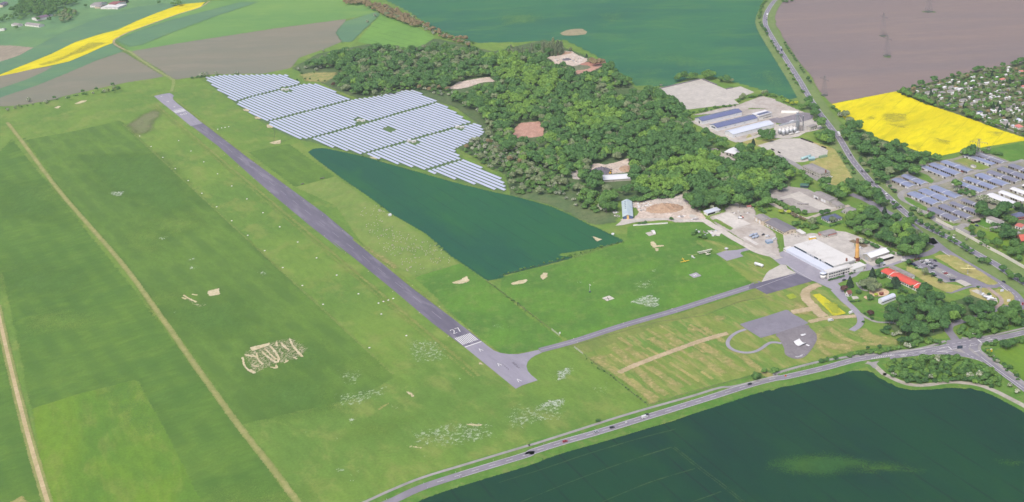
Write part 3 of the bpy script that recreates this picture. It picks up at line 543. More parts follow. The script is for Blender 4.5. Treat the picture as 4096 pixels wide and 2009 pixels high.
BIKE = PL('N 800,1380 1080,1262 1300,1162 1600,1040 2000,917 2573,745 O 300,727 700,600 1100,472 1390,387 1800,272 2050,196 2200,180 2573,88 L 260,1248 700,1132 1240,1058 1600,1018 1840,948')
strip('cycle_path', BIKE, 3.2, g_bike, 4, label='narrow asphalt cycle path beside the main road', cat='path')
strip('cycle_path', PL('L 1990,920 2100,922 2300,890 2573,828 2800,770'), 2.6, g_bike, 6, label='pale footway beside the junction lanes', cat='path')
strip('cycle_path', PL('k 1700,120 1560,150 1510,200 1520,270 1600,350 1800,500 2100,720 2257,840 2400,950'), 2.6, g_bike, 7, label='pale footway curving round the junction corner', cat='path')
FARM = PL('L 1100,1150 1160,1165 1200,1200 1260,1255 Q 1280,75 1420,140 1540,170 1680,168 1800,150 1900,142 2000,148 2150,170 2300,225 2450,300 2573,365 2750,470')
soft('track_verge', ribbon(FARM, 14), g_verge, 2, 5, 2.5)
strip('farm_road', FARM, 5, gm('gravel_road', C(190, 184, 172), C(176, 170, 156), C(202, 196, 186), s1=14, s2=4), 4, label='pale gravel farm road curving along the wheat field', cat='road')
sheet('farm_road_mouth', PL('L 1080,1158 1220,1135 1195,1160 1190,1205 1160,1200 1130,1170'), g_bike, 5, cat='road')
ACC = PL('L 1950,960 1905,900 1870,850 1880,805 1950,775 2060,745 2200,700 2300,655 2420,630 2560,560')
strip('access_road', ACC, 7.5, g_road, 3, label='access road bending up between the trees', cat='road')
FAR = PL('D 330,-60 250,0 200,60 162,130 150,190 165,260 240,390 310,500 400,640 480,765 560,905 640,1030 700,1110 800,1240 H 850,180 950,350 1010,430 1080,512 1150,590 1270,695 1420,832 1560,945 1700,1025 1900,1120 2150,1265 L 2300,225 2480,345 2573,400 2800,520')
soft('road_verge', ribbon(FAR, 34), gm('far_verge', C(128, 150, 88), C(116, 142, 82), C(140, 150, 100), s1=30, s2=9, mask=(6, .8, .3, .6)), 2, 6, 5)
strip('highway', FAR, 8.6, g_asph, 4, label='straight two lane road running from the far fields to the airfield', cat='road')
SERV = PL('H 950,695 1080,745 1190,805 1300,870 1480,965 1620,1080 1730,1160 L 1690,-15 1830,98 2080,250 2330,400 2450,480 2520,550 2550,610 2500,650 2420,655 2330,650')
strip('service_road', SERV, 9, g_asph, 3, label='wide service road curving round the museum lawn', cat='road')
strip('service_road', PL('L 1330,150 1420,170 1560,155 1700,120 1790,60'), 9, g_asph, 3, label='entrance road from the service road to the hangars', cat='road')
GAR = PL('a 600,1060 500,1000 380,920 240,850 180,790 185,740 260,690 420,640 700,590 900,540 1200,440 1500,350 1800,280 2010,240 2257,170')
strip('garage_lane', GAR, 7, g_bike, 3, label='pale concrete lane winding between the garage rows', cat='road')
strip('garage_lane', PL('a 600,1060 800,1200 1000,1330 d -40,690 130,760 300,850 500,930'), 8, g_bike, 3, label='pale concrete lane along the noise wall', cat='road')
strip('garage_lane', PL('a 700,990 900,925 1200,830 1600,735 1900,660 2257,590'), 6, g_bike, 3, label='pale concrete cross lane between lower garage rows', cat='road')
strip('yard_lane', PL('d -60,700 60,700 200,640 320,650'), 9, g_bike, 4, cat='road')
# road paint
rp = MB()
for off in (3.75, -3.75): dashes(rp, MAIN, off, 900, 1, .28, 5 * LZ + .002, 100, 830)
dashes(rp, MAIN, 0, 6, 9, .3, 5 * LZ + .002, 80, 700)
for off in (3.75, -3.75): dashes(rp, FAR, off, 2500, 1, .3, 5 * LZ + .002, 60, 1420)
dashes(rp, FAR, 0, 6, 9, .34, 5 * LZ + .002, 60, 1420)
Z6 = 7 * LZ + .002
for q, wd, ds, gp in (('k 0,360 300,315 620,262 985,200', .3, 400, 1), ('k 0,325 400,262 800,196', .28, 400, 1), ('k 640,345 830,330 1060,345 1330,390 1560,455', .28, 400, 1), ('k 850,185 950,170 1150,140 1400,90', .35, 3, 2.5), ('k 1225,215 1500,165 1640,140', .35, 3, 2.5), ('k 1050,215 1200,180 1490,135', .28, 5, 4),
                      ('k 700,275 960,222', .3, 9, 4), ('k 1540,120 1880,60', .28, 400, 1), ('k 1520,95 1840,40', .28, 400, 1), ('k 785,292 1150,232', .45, 400, 1), ('k 785,292 1060,282', .45, 400, 1), ('k 380,355 640,305 800,270', .28, 5, 4), ('k 0,385 300,340 640,285', .28, 5, 4), ('k 1290,325 1480,430 1560,470', .35, 3, 2.5)):
    dashes(rp, PL(q), 0, ds, gp, wd, Z6, sm=3)
for q in ('k 975,198 990,196 1048,244 1032,246', 'k 1470,78 1486,75 1548,126 1532,130', 'k 1420,278 1510,262 1514,268 1424,284'): rp.add(PL(q, Z6), [(0, 1, 2, 3)])
dashes(rp, PL('k 1530,375 1700,510 2000,725 2257,905 2500,1090'), 0, 400, 1, .35, Z6, sm=3)
for off in (4.6, -4.6): dashes(rp, PL('k 1700,470 2000,690 2257,880 2500,1060'), off, 400, 1, .28, Z6, sm=3)
ZA = 7 * LZ + .004
for q in ((880, 228, 0), (555, 285, 0), (250, 345, 0), (1645, 58, 0), (1680, 88, 0), (930, 300, 0), (200, 342, 1), (30, 352, 1), (230, 368, 1)):   # lane arrows
    c_ = P('k', q[0], q[1]); d_ = (P('k', q[0] + 60, q[1] - (10 if q[1] != 300 else -6)) - P('k', q[0], q[1])).normalized(); n_ = Vector((-d_.y, d_.x, 0))
    rp.add([tuple((c_ + d_ * a + n_ * b).xy) + (ZA,) for a, b in ((-3, -.2), (1, -.2), (1, -.6), (3, 0), (1, .6), (1, .2), (-3, .2))], [(0, 1, 2, 3, 4, 5, 6)])
for k_ in range(9):                                                                                      # hatched zone
    a_ = P('L', 1150 + k_ * 22, 1114 - k_ * 4.2); rp.add([tuple((a_ + Vector(v)).xy) + (Z6 + .006,) for v in ((-1.2, -1, 0), (-.4, -1, 0), (1.4, 1, 0), (.6, 1, 0))], [(0, 1, 2, 3)])
for q in ('L 1810,108 1880,155', 'L 2355,425 2420,480'): dashes(rp, PL(q), 0, 50, 1, .5, 4 * LZ + .002, sm=0)
dashes(rp, PL('L 2330,400 2450,480 2520,550 2550,610'), 0, 4, 4, .3, 4 * LZ + .002, sm=3)
tag(rp.obj('road_marking', m_paint), 'white painted lines, dashes and arrows on the roads', 'marking', None, 'structure')

# ------------------------------------------------------------------ yards and paved places
soft('rubble_ground', PL('l 540,180 700,150 950,150 1250,110 1450,120 1680,100 1900,50 2130,40 2200,250 2400,420 2576,600 2576,740 2200,730 1750,745 1500,680 700,740 310,720 330,640 650,640 800,480 720,350 600,330'), g_rubble, 3, 8, 3, label='pale stripped ground strewn with concrete rubble')
sheet('old_road', PL('l 150,840 330,690 640,660 1200,635 1640,640 1800,640 2380,690 2576,720 2576,745 2100,735 1750,745 1640,690 1100,700 700,745 320,830'), g_conc, 4, label='cracked concrete road below the blue roofed shed', cat='road')
strip('yard_road', PL('f -80,400 200,395 330,405 480,500 660,600 850,720 1100,860 1330,990 1500,1050 1700,1090'), 8.5, gm('pale_road', C(222, 214, 204), C(210, 202, 192), C(196, 186, 176), s1=16, s2=4), 4, label='pale dusty yard road', cat='road')
soft('industrial_yard', PL('s 120,420 700,240 1460,-10 1700,60 2600,40 2600,560 1500,1010 900,820 500,620'), g_yard, 2, 8, 4, label='worn pale ground round the long sheds')
soft('dry_lawn', PL('H -60,215 0,130 80,190 270,175 200,250 60,250'), g_straw, 3, 5, 3, label='dry lawn with a lone spruce')
soft('dirt_track', ribbon(PL('G 1990,270 2040,310 2110,345 2180,380'), 9), g_yard, 3, 6, 3)
soft('grass_island', PL('f 470,395 560,375 620,395 900,560 830,592 700,520'), g_dry, 5, 4, 2)
soft('dusty_yard', PL('f 440,330 780,230 720,190 900,60 1270,150 1320,280 1300,410 1470,490 1700,660 1790,1120 1500,1060 1100,800 830,620 640,560'), g_yard, 3, 8, 3, label='dusty grey yard between the sheds')
sheet('concrete_pad', PL('f 510,335 790,235 1230,470 900,562'), g_concp if False else gm('pad_pale', C(228, 222, 214), C(216, 210, 202), C(206, 200, 192), s1=14, s2=4, f3=.2), 4, label='pale rectangular concrete pad with a white sprayer tank', cat='slab')
sheet('concrete_pad', PL('f 380,600 600,598 700,625 640,665 620,710 480,690'), gm('pad_pale2', C(228, 222, 214), C(214, 208, 200), None, s1=10, s2=4, f3=.2), 4, label='small concrete wedge beside the bushes', cat='slab')
sheet('loading_ramp', PL('f 1080,735 1150,720 1390,860 1330,885'), gm('pad_pale3', C(226, 220, 214), C(216, 212, 206), None, s1=10, s2=4, f3=.15), 5, label='long pale concrete loading strip', cat='slab')
sheet('hangar_yard', PL('b -90,200 60,140 330,200 480,165 620,185 800,170 980,122 1180,145 1420,230 1760,370 2000,470 2300,600 2330,700 2000,820 1700,830 1600,780 1500,690 1400,760 950,560 600,430 300,400 60,470 -60,440'), gm('yard_concrete', C(212, 206, 198), C(202, 196, 188), C(188, 182, 176), s1=20, s2=6, f2=.7, f3=.2, lines=[(27, 8, .3, C(170, 164, 156), .5), (117, 8, .3, C(170, 164, 156), .5)]), 3, label='large pale concrete yard behind the hangar', cat='yard')
sheet('concrete_path', PL('f 1330,980 1700,1080 1860,1120 1700,1170 1600,1110 1450,1010'), g_conc, 5, cat='yard')
sheet('forecourt', PL('L 600,385 720,285 1000,255 1330,150 1480,195 1330,245 1230,265 1050,300 1000,340 900,380 830,410 870,450 950,600 1050,690 1040,800 980,850 1020,760 1000,690 880,560 790,470 680,420'), g_asphl, 2, label='grey asphalt forecourt in front of the white office wing', cat='yard')
soft('flower_bed', PL('b 1240,330 1330,300 1640,430 1540,465'), gm('bark_bed', C(128, 112, 92), C(142, 126, 104), None, mask=(3, .5, .3, .6)), 4, 3, 1.5)
sheet('car_park', PL('c 60,120 200,70 370,55 470,110 780,270 960,330 1170,430 1400,430 1300,480 930,470 650,560 560,545 800,480 960,440 700,390 560,400 380,290 240,210 100,160'), g_asph, 2, label='grey asphalt car park by the museum lawn', cat='car park')
sheet('parking_bay', PL('c 375,215 440,175 740,320 700,345 640,350'), g_bike, 4, label='paler parking bay with three parked cars', cat='car park')
sheet('parking_bay', PL('c 290,240 330,235 610,395 560,405'), g_bike, 4, label='paler parking bay along the dry lawn', cat='car park')
sheet('concrete_pad', PL('c 700,380 780,360 820,370 940,430 850,460'), g_conc, 4, label='light slabs behind the bus shelter', cat='slab')
soft('museum_lawn', PL('c 395,30 460,5 640,0 720,30 1000,200 1330,410 1280,435 1180,430 760,250 560,110'), g_straw, 3, 4, 2, label='dry grass wedge below the yellow biplane')
soft('museum_lawn', PL('c 0,160 240,240 380,310 560,410 830,460 640,545 560,540 340,430 120,300 0,230'), g_straw, 3, 4, 2, label='dry grass strip beside the red roofed building')
soft('museum_lawn', PL('c 900,500 1030,470 1180,480 1300,610 1320,700 1250,740 1100,650 930,580'), g_straw, 3, 4, 2, label='dry grass round the white display aircraft')
soft('museum_lawn', PL('c 1260,505 1370,490 1480,520 1560,600 1560,680 1470,740 1390,700 1340,590'), g_straw, 3, 4, 2, label='dry grass with two small sign boards')
strip('brick_path', PL('c 1170,475 1260,540 1350,620 1370,690 1310,750 1220,790'), 4, gm('brick_path', C(176, 156, 148), C(186, 168, 158), None, s1=8, s2=3), 4, label='curving brick path round the display aircraft', cat='path')
sheet('display_slab', PL('c 930,520 1020,500 1180,590 1080,590'), g_conc, 4, cat='slab')
sheet('display_slab', PL('c 1110,570 1180,580 1300,640 1320,680 1290,700 1140,630'), g_conc, 4, label='rounded concrete stand under the white display aircraft', cat='slab')
soft('park_lawn', PL('L 840,410 1000,390 1200,300 1500,260 1700,480 1560,700 1300,640 1260,780 1050,700 960,610'), g_verge, 1, 8, 4, label='garden lawn round the playground')
sheet('playground_sand', smooth(PL('h 400,880 440,830 540,805 680,812 780,850 825,890 810,930 740,970 620,985 500,980 420,935'), 4, True), gm('sand_play', C(232, 206, 172), C(222, 192, 158), None, s1=8, s2=3), 4, label='round sandy playground', cat='playground')
soft('playground_sand', PL('h 280,1000 330,970 400,1020 480,1030 460,1050 350,1045'), g_sand, 4, 3, 1.5)
strip('garden_path', PL('h 150,690 200,780 290,850 380,860'), 3, g_bike, 4, label='winding garden path by the willows', cat='path')
strip('garden_path', PL('L 1040,690 1100,730 1200,770 1360,780 1480,830'), 3, g_bike, 4, label='winding pale path below the meadow garden', cat='path')
sheet('terrace_slab', PL('L 955,530 1010,528 1030,550 975,560'), g_conc, 4, cat='slab')
strip('garden_street', PL('L 790,465 880,560 950,620 1010,680 1045,745 1030,800 960,850'), 6.5, g_asphl, 3, label='narrow asphalt street beside the flower strip', cat='road')
soft('dirt_drive', ribbon(PL('L 660,420 600,440 530,490 540,560 600,620 650,680 700,720'), 9), g_dirt, 4, 5, 2.2)
soft('dirt_drive', ribbon(PL('L 400,680 560,650 660,660'), 8), g_dirt, 4, 5, 2.2)
soft('dirt_drive', ribbon(PL('L 560,770 700,740 850,725 1000,715'), 6), g_dirt, 4, 4, 2.2)
soft('dirt_drive', ribbon(PL('K 1110,1245 1300,1160 1700,1010 1950,925 2130,875'), 6), g_dirt, 4, 4, 2.)
soft('rapeseed_strip', PL('L 595,515 660,505 910,690 790,712'), gm('weedy_yellow', C(216, 206, 46), C(196, 196, 56), C(170, 184, 60), s1=10, s2=4, ang=-30, stretch=3., mask=(3, .4, .3, .6)), 4, 3, 1.6, label='small yellow flowering plot beside the street')
soft('thin_rapeseed_patch', PL('L 700,590 830,590 860,690 780,690'), gm('weedy_rape', C(168, 176, 60), C(150, 168, 62), None, mask=(4, 2.2, .45, .7)), 5, 8, 2)
soft('rapeseed_strip', PL('L 345,520 410,502 450,540 385,556'), gm('fresh_plot', C(176, 188, 60), C(160, 178, 62), None, mask=(2, .4, .3, .6)), 4, 2, 1.4)
for q in ('o 380,720 700,650 1120,575 1400,520 1705,430', 'p -20,820 400,740 900,620 1300,540 1705,450', 'p 380,1150 700,1060 1200,960 1705,850', 'q 800,560 1300,740 1560,850'): strip('garden_path', PL(q), 2.6, g_dirt if False else g_bike, 4, label='pale path between the allotment gardens', cat='path')
sheet('skate_plaza', PL('j 340,335 560,265 900,165 1400,5 1460,20 1560,100 1700,170 1920,305 1800,360 1200,545 820,650 500,450'), g_asph, 4, label='grey asphalt rectangle on the camping meadow', cat='plaza')
sheet('skate_plaza', smooth(PL('j 1200,545 1830,352 1960,430 2080,540 2110,640 2090,740 1980,920 1860,1060 1740,1120 1620,1130 1500,1100 1380,1020 1360,900 1310,790 1240,660'), 4, True), gm('plaza_dark', C(146, 140, 144), C(138, 132, 138), C(128, 122, 128), s1=24, s2=6), 5, label='rounded asphalt skate area with a white canopy', cat='plaza')
strip('loop_path', PL('j 480,450 300,510 170,590 90,680 60,770 100,860 220,935 400,980 560,985 720,950 850,880 960,800 1060,755 1180,755 1300,775'), 3.6, g_asphl, 4, label='narrow asphalt path looping over the camping meadow', cat='path')
soft('water_puddle', PL('j 1580,1085 1700,1060 1820,1015 1810,1040 1740,1085 1640,1100'), gm('pale_stain', C(196, 194, 198), None, None, mask=(3, 1., .4, .7)), 6, 3, 1.2)
# industrial yards
sheet('concrete_yard', PL('C 1465,835 1880,742 2120,838 2250,810 2380,865 2190,935 2240,975 1980,1000 1740,1030 1690,1000 1640,930 1490,880'), g_conc, 3, label='huge pale concrete slab beside the wheat field', cat='yard')
soft('weedy_yard', PL('C 2240,980 2450,900 2573,930 D 240,940 480,1040 600,1085 590,1120 300,1140 0,1160 C 2573,1020 2330,1010 2300,1040 1800,1080 2050,1020'), g_yard, 3, 6, 4, label='worn pale yard behind the long sheds')
sheet('dark_yard', PL('r -60,400 300,320 400,355 800,260 1400,110 1700,150 1830,260 1740,400 1500,470 1300,520 600,620 100,520'), gm('yard_dark', C(140, 134, 142), C(150, 144, 150), None, s1=18, s2=5), 5, label='dark asphalt yard behind the grain silos', cat='yard')
sheet('silo_yard', PL('r 150,620 600,620 1300,520 1740,400 2000,500 2220,760 2000,860 1500,960 1200,1130 800,1200 200,1200'), g_conc, 4, label='concrete yard under the grain silos', cat='yard')
strip('shed_lane', PL('s 150,400 400,520 700,660 1000,800 1300,940 1500,1020'), 9, g_conc, 4, label='concrete lane along the gable ends of the sheds', cat='road')
strip('shed_lane', PL('s 1500,1020 1900,900 2500,700 2900,560'), 8, g_conc, 3, label='concrete lane in front of the pale shed', cat='road')
sheet('concrete_yard', PL('H 80,240 300,175 480,175 600,215 740,285 730,330 520,395 380,400 200,300'), g_conc, 3, label='pale concrete slab below the silos', cat='yard')
strip('yard_lane', PL('H 260,330 400,400 480,450 600,530 760,620 880,680'), 8, g_bike, 3, label='pale lane past the old barrack', cat='road')
soft('dry_lawn', PL('H 480,175 620,210 800,270 930,480 980,560 800,620 700,560 560,400 730,330 740,285'), g_straw, 2, 6, 3, label='dry lawn beside the old barrack')
sheet('scrap_yard', PL('g 200,570 420,490 700,450 1010,490 1110,540 1500,800 1350,870 1000,900 860,850 560,690 440,680'), gm('yard_grey', C(184, 178, 170), C(172, 164, 160), C(160, 154, 150), s1=16, s2=5, f2=.7), 3, label='grey hardstanding of the old workshop', cat='yard')
sheet('concrete_pad', PL('g 540,640 870,535 1400,800 1650,790 1400,860 1190,835 740,640 600,660'), g_conc, 4, label='pale slabs in front of the old workshop', cat='slab')
strip('yard_lane', PL('g 250,640 450,760 700,880 950,980 1100,960 1300,890 1600,800 1720,770'), 6, gm('lane_dust', C(200, 190, 176), C(186, 178, 164), None, s1=10, s2=4), 4, label='dusty lane beside the bungalow', cat='road')
soft('bungalow_lawn', PL('g 1080,960 1250,910 1600,950 1640,1060 1400,1140 1250,1100 1060,1000'), g_verge, 3, 4, 2)
soft('rubble_ground', PL('m 300,440 480,370 760,320 900,200 1180,220 1280,310 1480,400 1660,460 1680,540 1560,600 1420,680 1200,720 900,640 600,660 480,500'), g_rubble, 2, 8, 3, label='pale open quarry in the wood')
soft('brick_rubble_ground', PL('m 1420,680 1560,610 1900,560 2150,640 2200,700 1860,880 1700,960 1480,940 1340,1000 1300,900'), g_brick, 3, 8, 3, label='reddish rubble beside the quarry')
soft('rubble_ground', PL('B 1850,830 1950,770 2080,745 2230,720 2300,765 2180,770 2050,815 1950,835'), g_rubble, 2, 6, 3, label='narrow pale clearing inside the wood')
soft('brick_rubble_ground', PL('G 110,110 190,30 370,15 410,90 400,150 300,165 140,165'), g_brick, 2, 6, 3, label='reddish square clearing in the wood')
soft('rubble_ground', PL('n 780,240 1140,210 1380,260 1750,170 2160,40 2180,100 2220,420 2080,520 1700,560 1440,580 1050,560 1020,480 800,400'), g_rubble, 2, 6, 2.4, label='pale concrete clearing with a dark gravel heap')
soft('rubble_ground', PL('n 150,500 330,420 470,470 520,700 480,760 270,740 250,580'), g_yard, 2, 5, 2.4, label='grey rubble strip at the wood edge')
soft('sand_clearing', PL('B 560,680 800,680 810,710 700,770 520,760 480,700'), g_dryp, 2, 14, 4)
soft('scrub_ground', PL('F 1940,240 2000,200 2400,330 2573,520 G 100,560 100,700 330,760 480,800 640,870 750,930 840,970 900,985 1090,960 1080,870 730,780 700,620 300,560 B 1650,840 1500,860'), g_scrub, 1, 14, 6)
soft('woodland_floor', PL('V 735,172 800,135 960,105 1100,98 1240,130 1370,100 1420,120 1540,168 1600,225 1700,256 1745,330 1800,372 1900,396 1990,442 1985,470 1900,515 1740,515 1530,505 1450,520 1400,485 1285,488 1272,440 1150,372 1215,322 1150,272 1030,228 900,247 850,228'), g_wood, 1, 12, 7)
soft('woodland_floor', PL('H 850,60 1100,110 1330,200 1480,230 1700,330 1800,350 1600,420 1330,560 1200,600 1100,480 950,240'), g_wood, 1, 10, 5)
soft('woodland_floor', PL('H 900,900 1050,810 1200,800 1480,950 1740,1180 1560,1260 1300,1180 1050,1040 920,1000'), g_wood, 1, 8, 4)
soft('woodland_floor', PL('L 1270,660 1480,520 1680,480 1880,600 2100,500 2250,580 2260,660 1950,760 1780,880 1600,920 1380,880 1290,770'), g_wood, 2, 8, 4)
soft('thicket_ground', PL('k -60,560 0,450 480,390 900,345 1330,395 1560,460 1900,700 2257,930 2257,1180 1900,960 1500,850 1000,800 500,840 200,800 0,690'), g_verge, 1, 6, 4)
soft('thicket_ground', PL('k 1540,300 1620,130 1900,60 2300,0 2300,880 1900,560 1640,380'), g_verge, 1, 6, 4)
soft('clover_field', PL('k 1740,280 1900,210 2257,130 2400,110 2400,900 2257,780 2100,600 1850,430'), g_bright, 3, 5, 3, label='bright green field in the corner of the junction')
soft('garage_ground', PL('a -60,520 200,420 520,240 1100,140 1400,20 1560,20 2020,200 2300,180 2300,900 1700,1000 1650,1100 1300,1260 700,1160 600,1050 240,860 150,760 -60,600'), gm('garage_gravel', C(168, 162, 150), C(150, 150, 128), C(142, 148, 112), s1=16, s2=6, f2=.9, mask=(5, .8, .3, .6)), 2, 6, 3, label='gravel and grass between the garage rows')
soft('garage_lawn', PL('a 380,430 500,370 640,430 740,520 700,570 600,520'), g_verge, 3, 5, 2.4)
soft('garage_lawn', PL('a 1060,190 1260,130 1500,220 1700,300 1560,340 1440,330 1200,230'), g_dry, 3, 5, 2.4)
soft('garage_lawn', PL('a 230,810 300,800 620,970 640,1040 500,990 300,880'), g_verge, 3, 4, 2)
soft('garden_lawn', PL('d 420,560 740,480 900,600 860,700 720,700'), g_verge, 3, 4, 2, label='walled garden lawn beside the white barn')
soft('garden_lawn', PL('d 640,760 900,840 1100,930 1300,1010 1705,1150 1705,1300 1200,1260 960,1120 800,950'), g_bright, 3, 5, 2, label='bright lawn slope beside the farm house')
soft('village_ground', PL('d 850,450 1300,300 1705,200 1900,250 1900,1100 1400,900 1000,750'), g_scrub, 2, 6, 3)
strip('house_lane', PL('d 1230,640 1400,740 1600,850'), 4.5, g_bike, 4, label='pale lane between the houses', cat='road')

# ================================================================== TREES AND SHRUBS
def leafmat(name, c, alt=None):
    t = NT(name); g_ = t.new('ShaderNodeNewGeometry'); oi = t.new('ShaderNodeObjectInfo').outputs['Random']
    isl = g_.outputs['Random Per Island']; tc = t.new('ShaderNodeTexCoord').outputs['Object']
    n = t.noise(tc, .45, 3, .6); base_ = c
    if alt: base_ = t.mix(t.ramp(isl, .55, .57), c, alt)
    col = t.scale(base_, t.math('MULTIPLY_ADD', isl, .38, .8)); col = t.scale(col, t.math('MULTIPLY_ADD', n, .7, .65))
    warm = t.mix(t.math('MULTIPLY', oi, .1 if alt else .45), col, t.mix(.5, col, (c[0] * 1.9, c[1] * 1.45, c[2] * .9, 1)))
    col = t.scale(warm, t.math('MULTIPLY_ADD', oi, .3, .85))
    t.put(t.b.inputs['Base Color'], col); t.b.inputs['Roughness'].default_value = .75; t.b.inputs['Specular IOR Level'].default_value = .25
    tl = t.new('ShaderNodeBsdfTranslucent'); t.put(tl.inputs[0], col); mx = t.new('ShaderNodeMixShader'); mx.inputs[0].default_value = .35
    t.l.new(t.b.outputs[0], mx.inputs[1]); t.l.new(tl.outputs[0], mx.inputs[2]); t.l.new(mx.outputs[0], t.o.inputs['Surface'])
    return t.m
LEAF = dict(dark=leafmat('leaves_dark', C(92, 138, 82)), mid=leafmat('leaves_mid', C(110, 156, 86)), bright=leafmat('leaves_bright', C(130, 174, 86)),
            grey=leafmat('leaves_grey', C(140, 160, 124)), brown=leafmat('leaves_brown', C(156, 146, 116)), white=leafmat('leaves_blossom', C(222, 226, 208), C(120, 146, 96)),
            fir=leafmat('needles', C(70, 100, 76)), lime=leafmat('leaves_lime', C(184, 204, 82)), red=leafmat('leaves_copper', C(112, 86, 82)))
m_bark = pm('bark', C(112, 100, 84), .95, var=.3)
ICO = {}
def ico(sub):
    if sub not in ICO:
        bm = bmesh.new(); bmesh.ops.create_icosphere(bm, subdivisions=sub, radius=1); bm.verts.ensure_lookup_table()
        ICO[sub] = (np.array([v.co[:] for v in bm.verts]), np.array([[v.index for v in f.verts] for f in bm.faces])); bm.free()
    return ICO[sub]
def bump(v, f, seed):
    o = np.zeros(len(v))
    for k in range(4):
        a = np.random.default_rng(seed * 13 + k).normal(size=(3,)) * f * (1.6 ** k); o += np.sin(v @ a + seed + k * 2.1) / (1.35 ** k)
    return o / 2.2
def crown(seed, shape='round', H=12., rad=5., z0=2.5, lobes=9, leaves=420, sub=2, lsz=.9):
    """Vertices, faces of a crown: lumpy lobes with many leaf sprays standing off them. Returns (V, tris, quads)."""
    r = np.random.default_rng(seed); VS, TS, QS, n0 = [], [], [], 0; zc = (z0 + H) / 2; hz = (H - z0) / 2
    cs = []
    for k in range(lobes):
        if shape == 'cone':
            f = k / max(lobes - 1, 1); c = np.array([0, 0, z0 + f * (H - z0) * .93]); rr = rad * (1 - f) ** .8 + .35; s = np.array([rr, rr, (H - z0) / lobes * .85])
        elif shape == 'column':
            f = (k + .5) / lobes; a = r.uniform(0, 6.28); c = np.array([math.cos(a) * rad * .2, math.sin(a) * rad * .2, z0 + f * (H - z0)]); rr = rad * (.6 + .4 * math.sin(math.pi * min(f + .15, 1))); s = np.array([rr, rr, hz * .42])
        else:
            a = k * 2.39996 + r.uniform(-.3, .3); q = math.sqrt((k + .35) / lobes) * .62; zz = (1 - (q / .7) ** 2) * .45 + r.uniform(-.25, .18)
            c = np.array([math.cos(a) * q * rad, math.sin(a) * q * rad, zc + zz * hz]); rr = rad * r.uniform(.26, .52); s = np.array([rr, rr, min(rr * r.uniform(.75, 1.0), hz * .8)])
        v, f_ = ico(sub); d = 1 + .22 * bump(v, 2.6, seed + k * 7) + r.normal(0, .05, len(v))
        VS.append(v * d[:, None] * s + c); TS.append(f_ + n0); n0 += len(v); cs.append((c, s))
    m = leaves; li = r.integers(0, len(cs), m); dirs = r.normal(size=(m, 3)); dirs[:, 2] = np.where(shape == 'cone', dirs[:, 2] * .4, np.abs(dirs[:, 2]) * .9 - .25); dirs /= np.linalg.norm(dirs, axis=1)[:, None]
    C_ = np.array([c for c, _ in cs])[li]; S_ = np.array([s for _, s in cs])[li]
    pos = C_ + dirs * S_ * r.uniform(.95, 1.16, (m, 1)); nrm = dirs + r.normal(0, .55, (m, 3)); nrm[:, 2] += .35; nrm /= np.linalg.norm(nrm, axis=1)[:, None]
    u = np.cross(nrm, r.normal(size=(m, 3))); u /= np.linalg.norm(u, axis=1)[:, None]; w = np.cross(nrm, u)
    sz = lsz * r.uniform(.55, 1.25, (m, 1)); q = np.stack([pos - u * sz - w * sz * .6, pos + u * sz * .8 - w * sz * .8, pos + u * sz + w * sz * .6, pos - u * sz * .7 + w * sz], 1)
    VS.append(q.reshape(-1, 3)); QS = np.arange(n0, n0 + 4 * m).reshape(m, 4)
    V_ = np.concatenate(VS); V_[:, 2] = np.maximum(V_[:, 2], .05)
    return V_, np.concatenate(TS), QS
def npmesh(name, V_, T_, Q_, mat, smooth_t=True, attr=None):
    m = bpy.data.meshes.new(name); m.vertices.add(len(V_)); m.vertices.foreach_set('co', V_.astype(np.float32).ravel())
    lo = np.concatenate([T_.ravel(), Q_.ravel()]).astype(np.int32); m.loops.add(len(lo)); m.loops.foreach_set('vertex_index', lo)
    st = np.concatenate([np.arange(len(T_)) * 3, len(T_) * 3 + np.arange(len(Q_)) * 4]).astype(np.int32); m.polygons.add(len(st)); m.polygons.foreach_set('loop_start', st)
    m.update(calc_edges=True)
    for k in (mat if isinstance(mat, list) else [mat]): m.materials.append(k)
    return m
def trunkmesh(H, rad, seed, z1):
    mb = MB(); r = random.Random(seed); mb.tube((0, 0, 0), (0, 0, z1), .035 * H * .5 + .08, .02 * H * .5 + .05, 7)
    for k in range(4):
        a = k * 1.57 + r.uniform(-.4, .4); b = Vector((math.cos(a), math.sin(a), 0)); mb.tube((0, 0, z1 * .8), b * rad * .5 + Vector((0, 0, z1 + (H - z1) * r.uniform(.25, .5))), .012 * H * .6 + .03, .03, 5)
    return mb.mesh('trunk', m_bark)
# prototypes: (crown mesh, trunk mesh, height, radius)
KIND = {}
def proto(kind, n, shape, H, rad, z0, lobes, leaves, leaf, sub=2, lsz=.9):
    KIND[kind] = []
    for i in range(n):
        hh = H * (.9 + .2 * i / max(n - 1, 1)); V_, T_, Q_ = crown(hash(kind) % 97 + i * 31 if False else sum(map(ord, kind)) + i * 31, shape, hh, rad, z0, lobes, leaves, sub, lsz)
        cm = npmesh('crown', V_, T_, Q_, LEAF[leaf]); KIND[kind].append((cm, trunkmesh(hh, rad, i, max(z0, .4) + (hh - z0) * .25), hh, rad))
proto('dark', 4, 'round', 14, 6.2, 3, 13, 1100, 'dark', 2, .75); proto('mid', 4, 'round', 12, 5.6, 2.4, 12, 1000, 'mid', 2, .7); proto('bright', 4, 'round', 12, 6.0, 2.2, 13, 1100, 'bright', 2, .75)
proto('grey', 3, 'round', 10, 5.0, 1.2, 8, 420, 'grey'); proto('brown', 3, 'round', 9, 4.4, .8, 8, 360, 'brown'); proto('white', 3, 'round', 5.0, 3.0, .2, 7, 300, 'white', 2, .55)
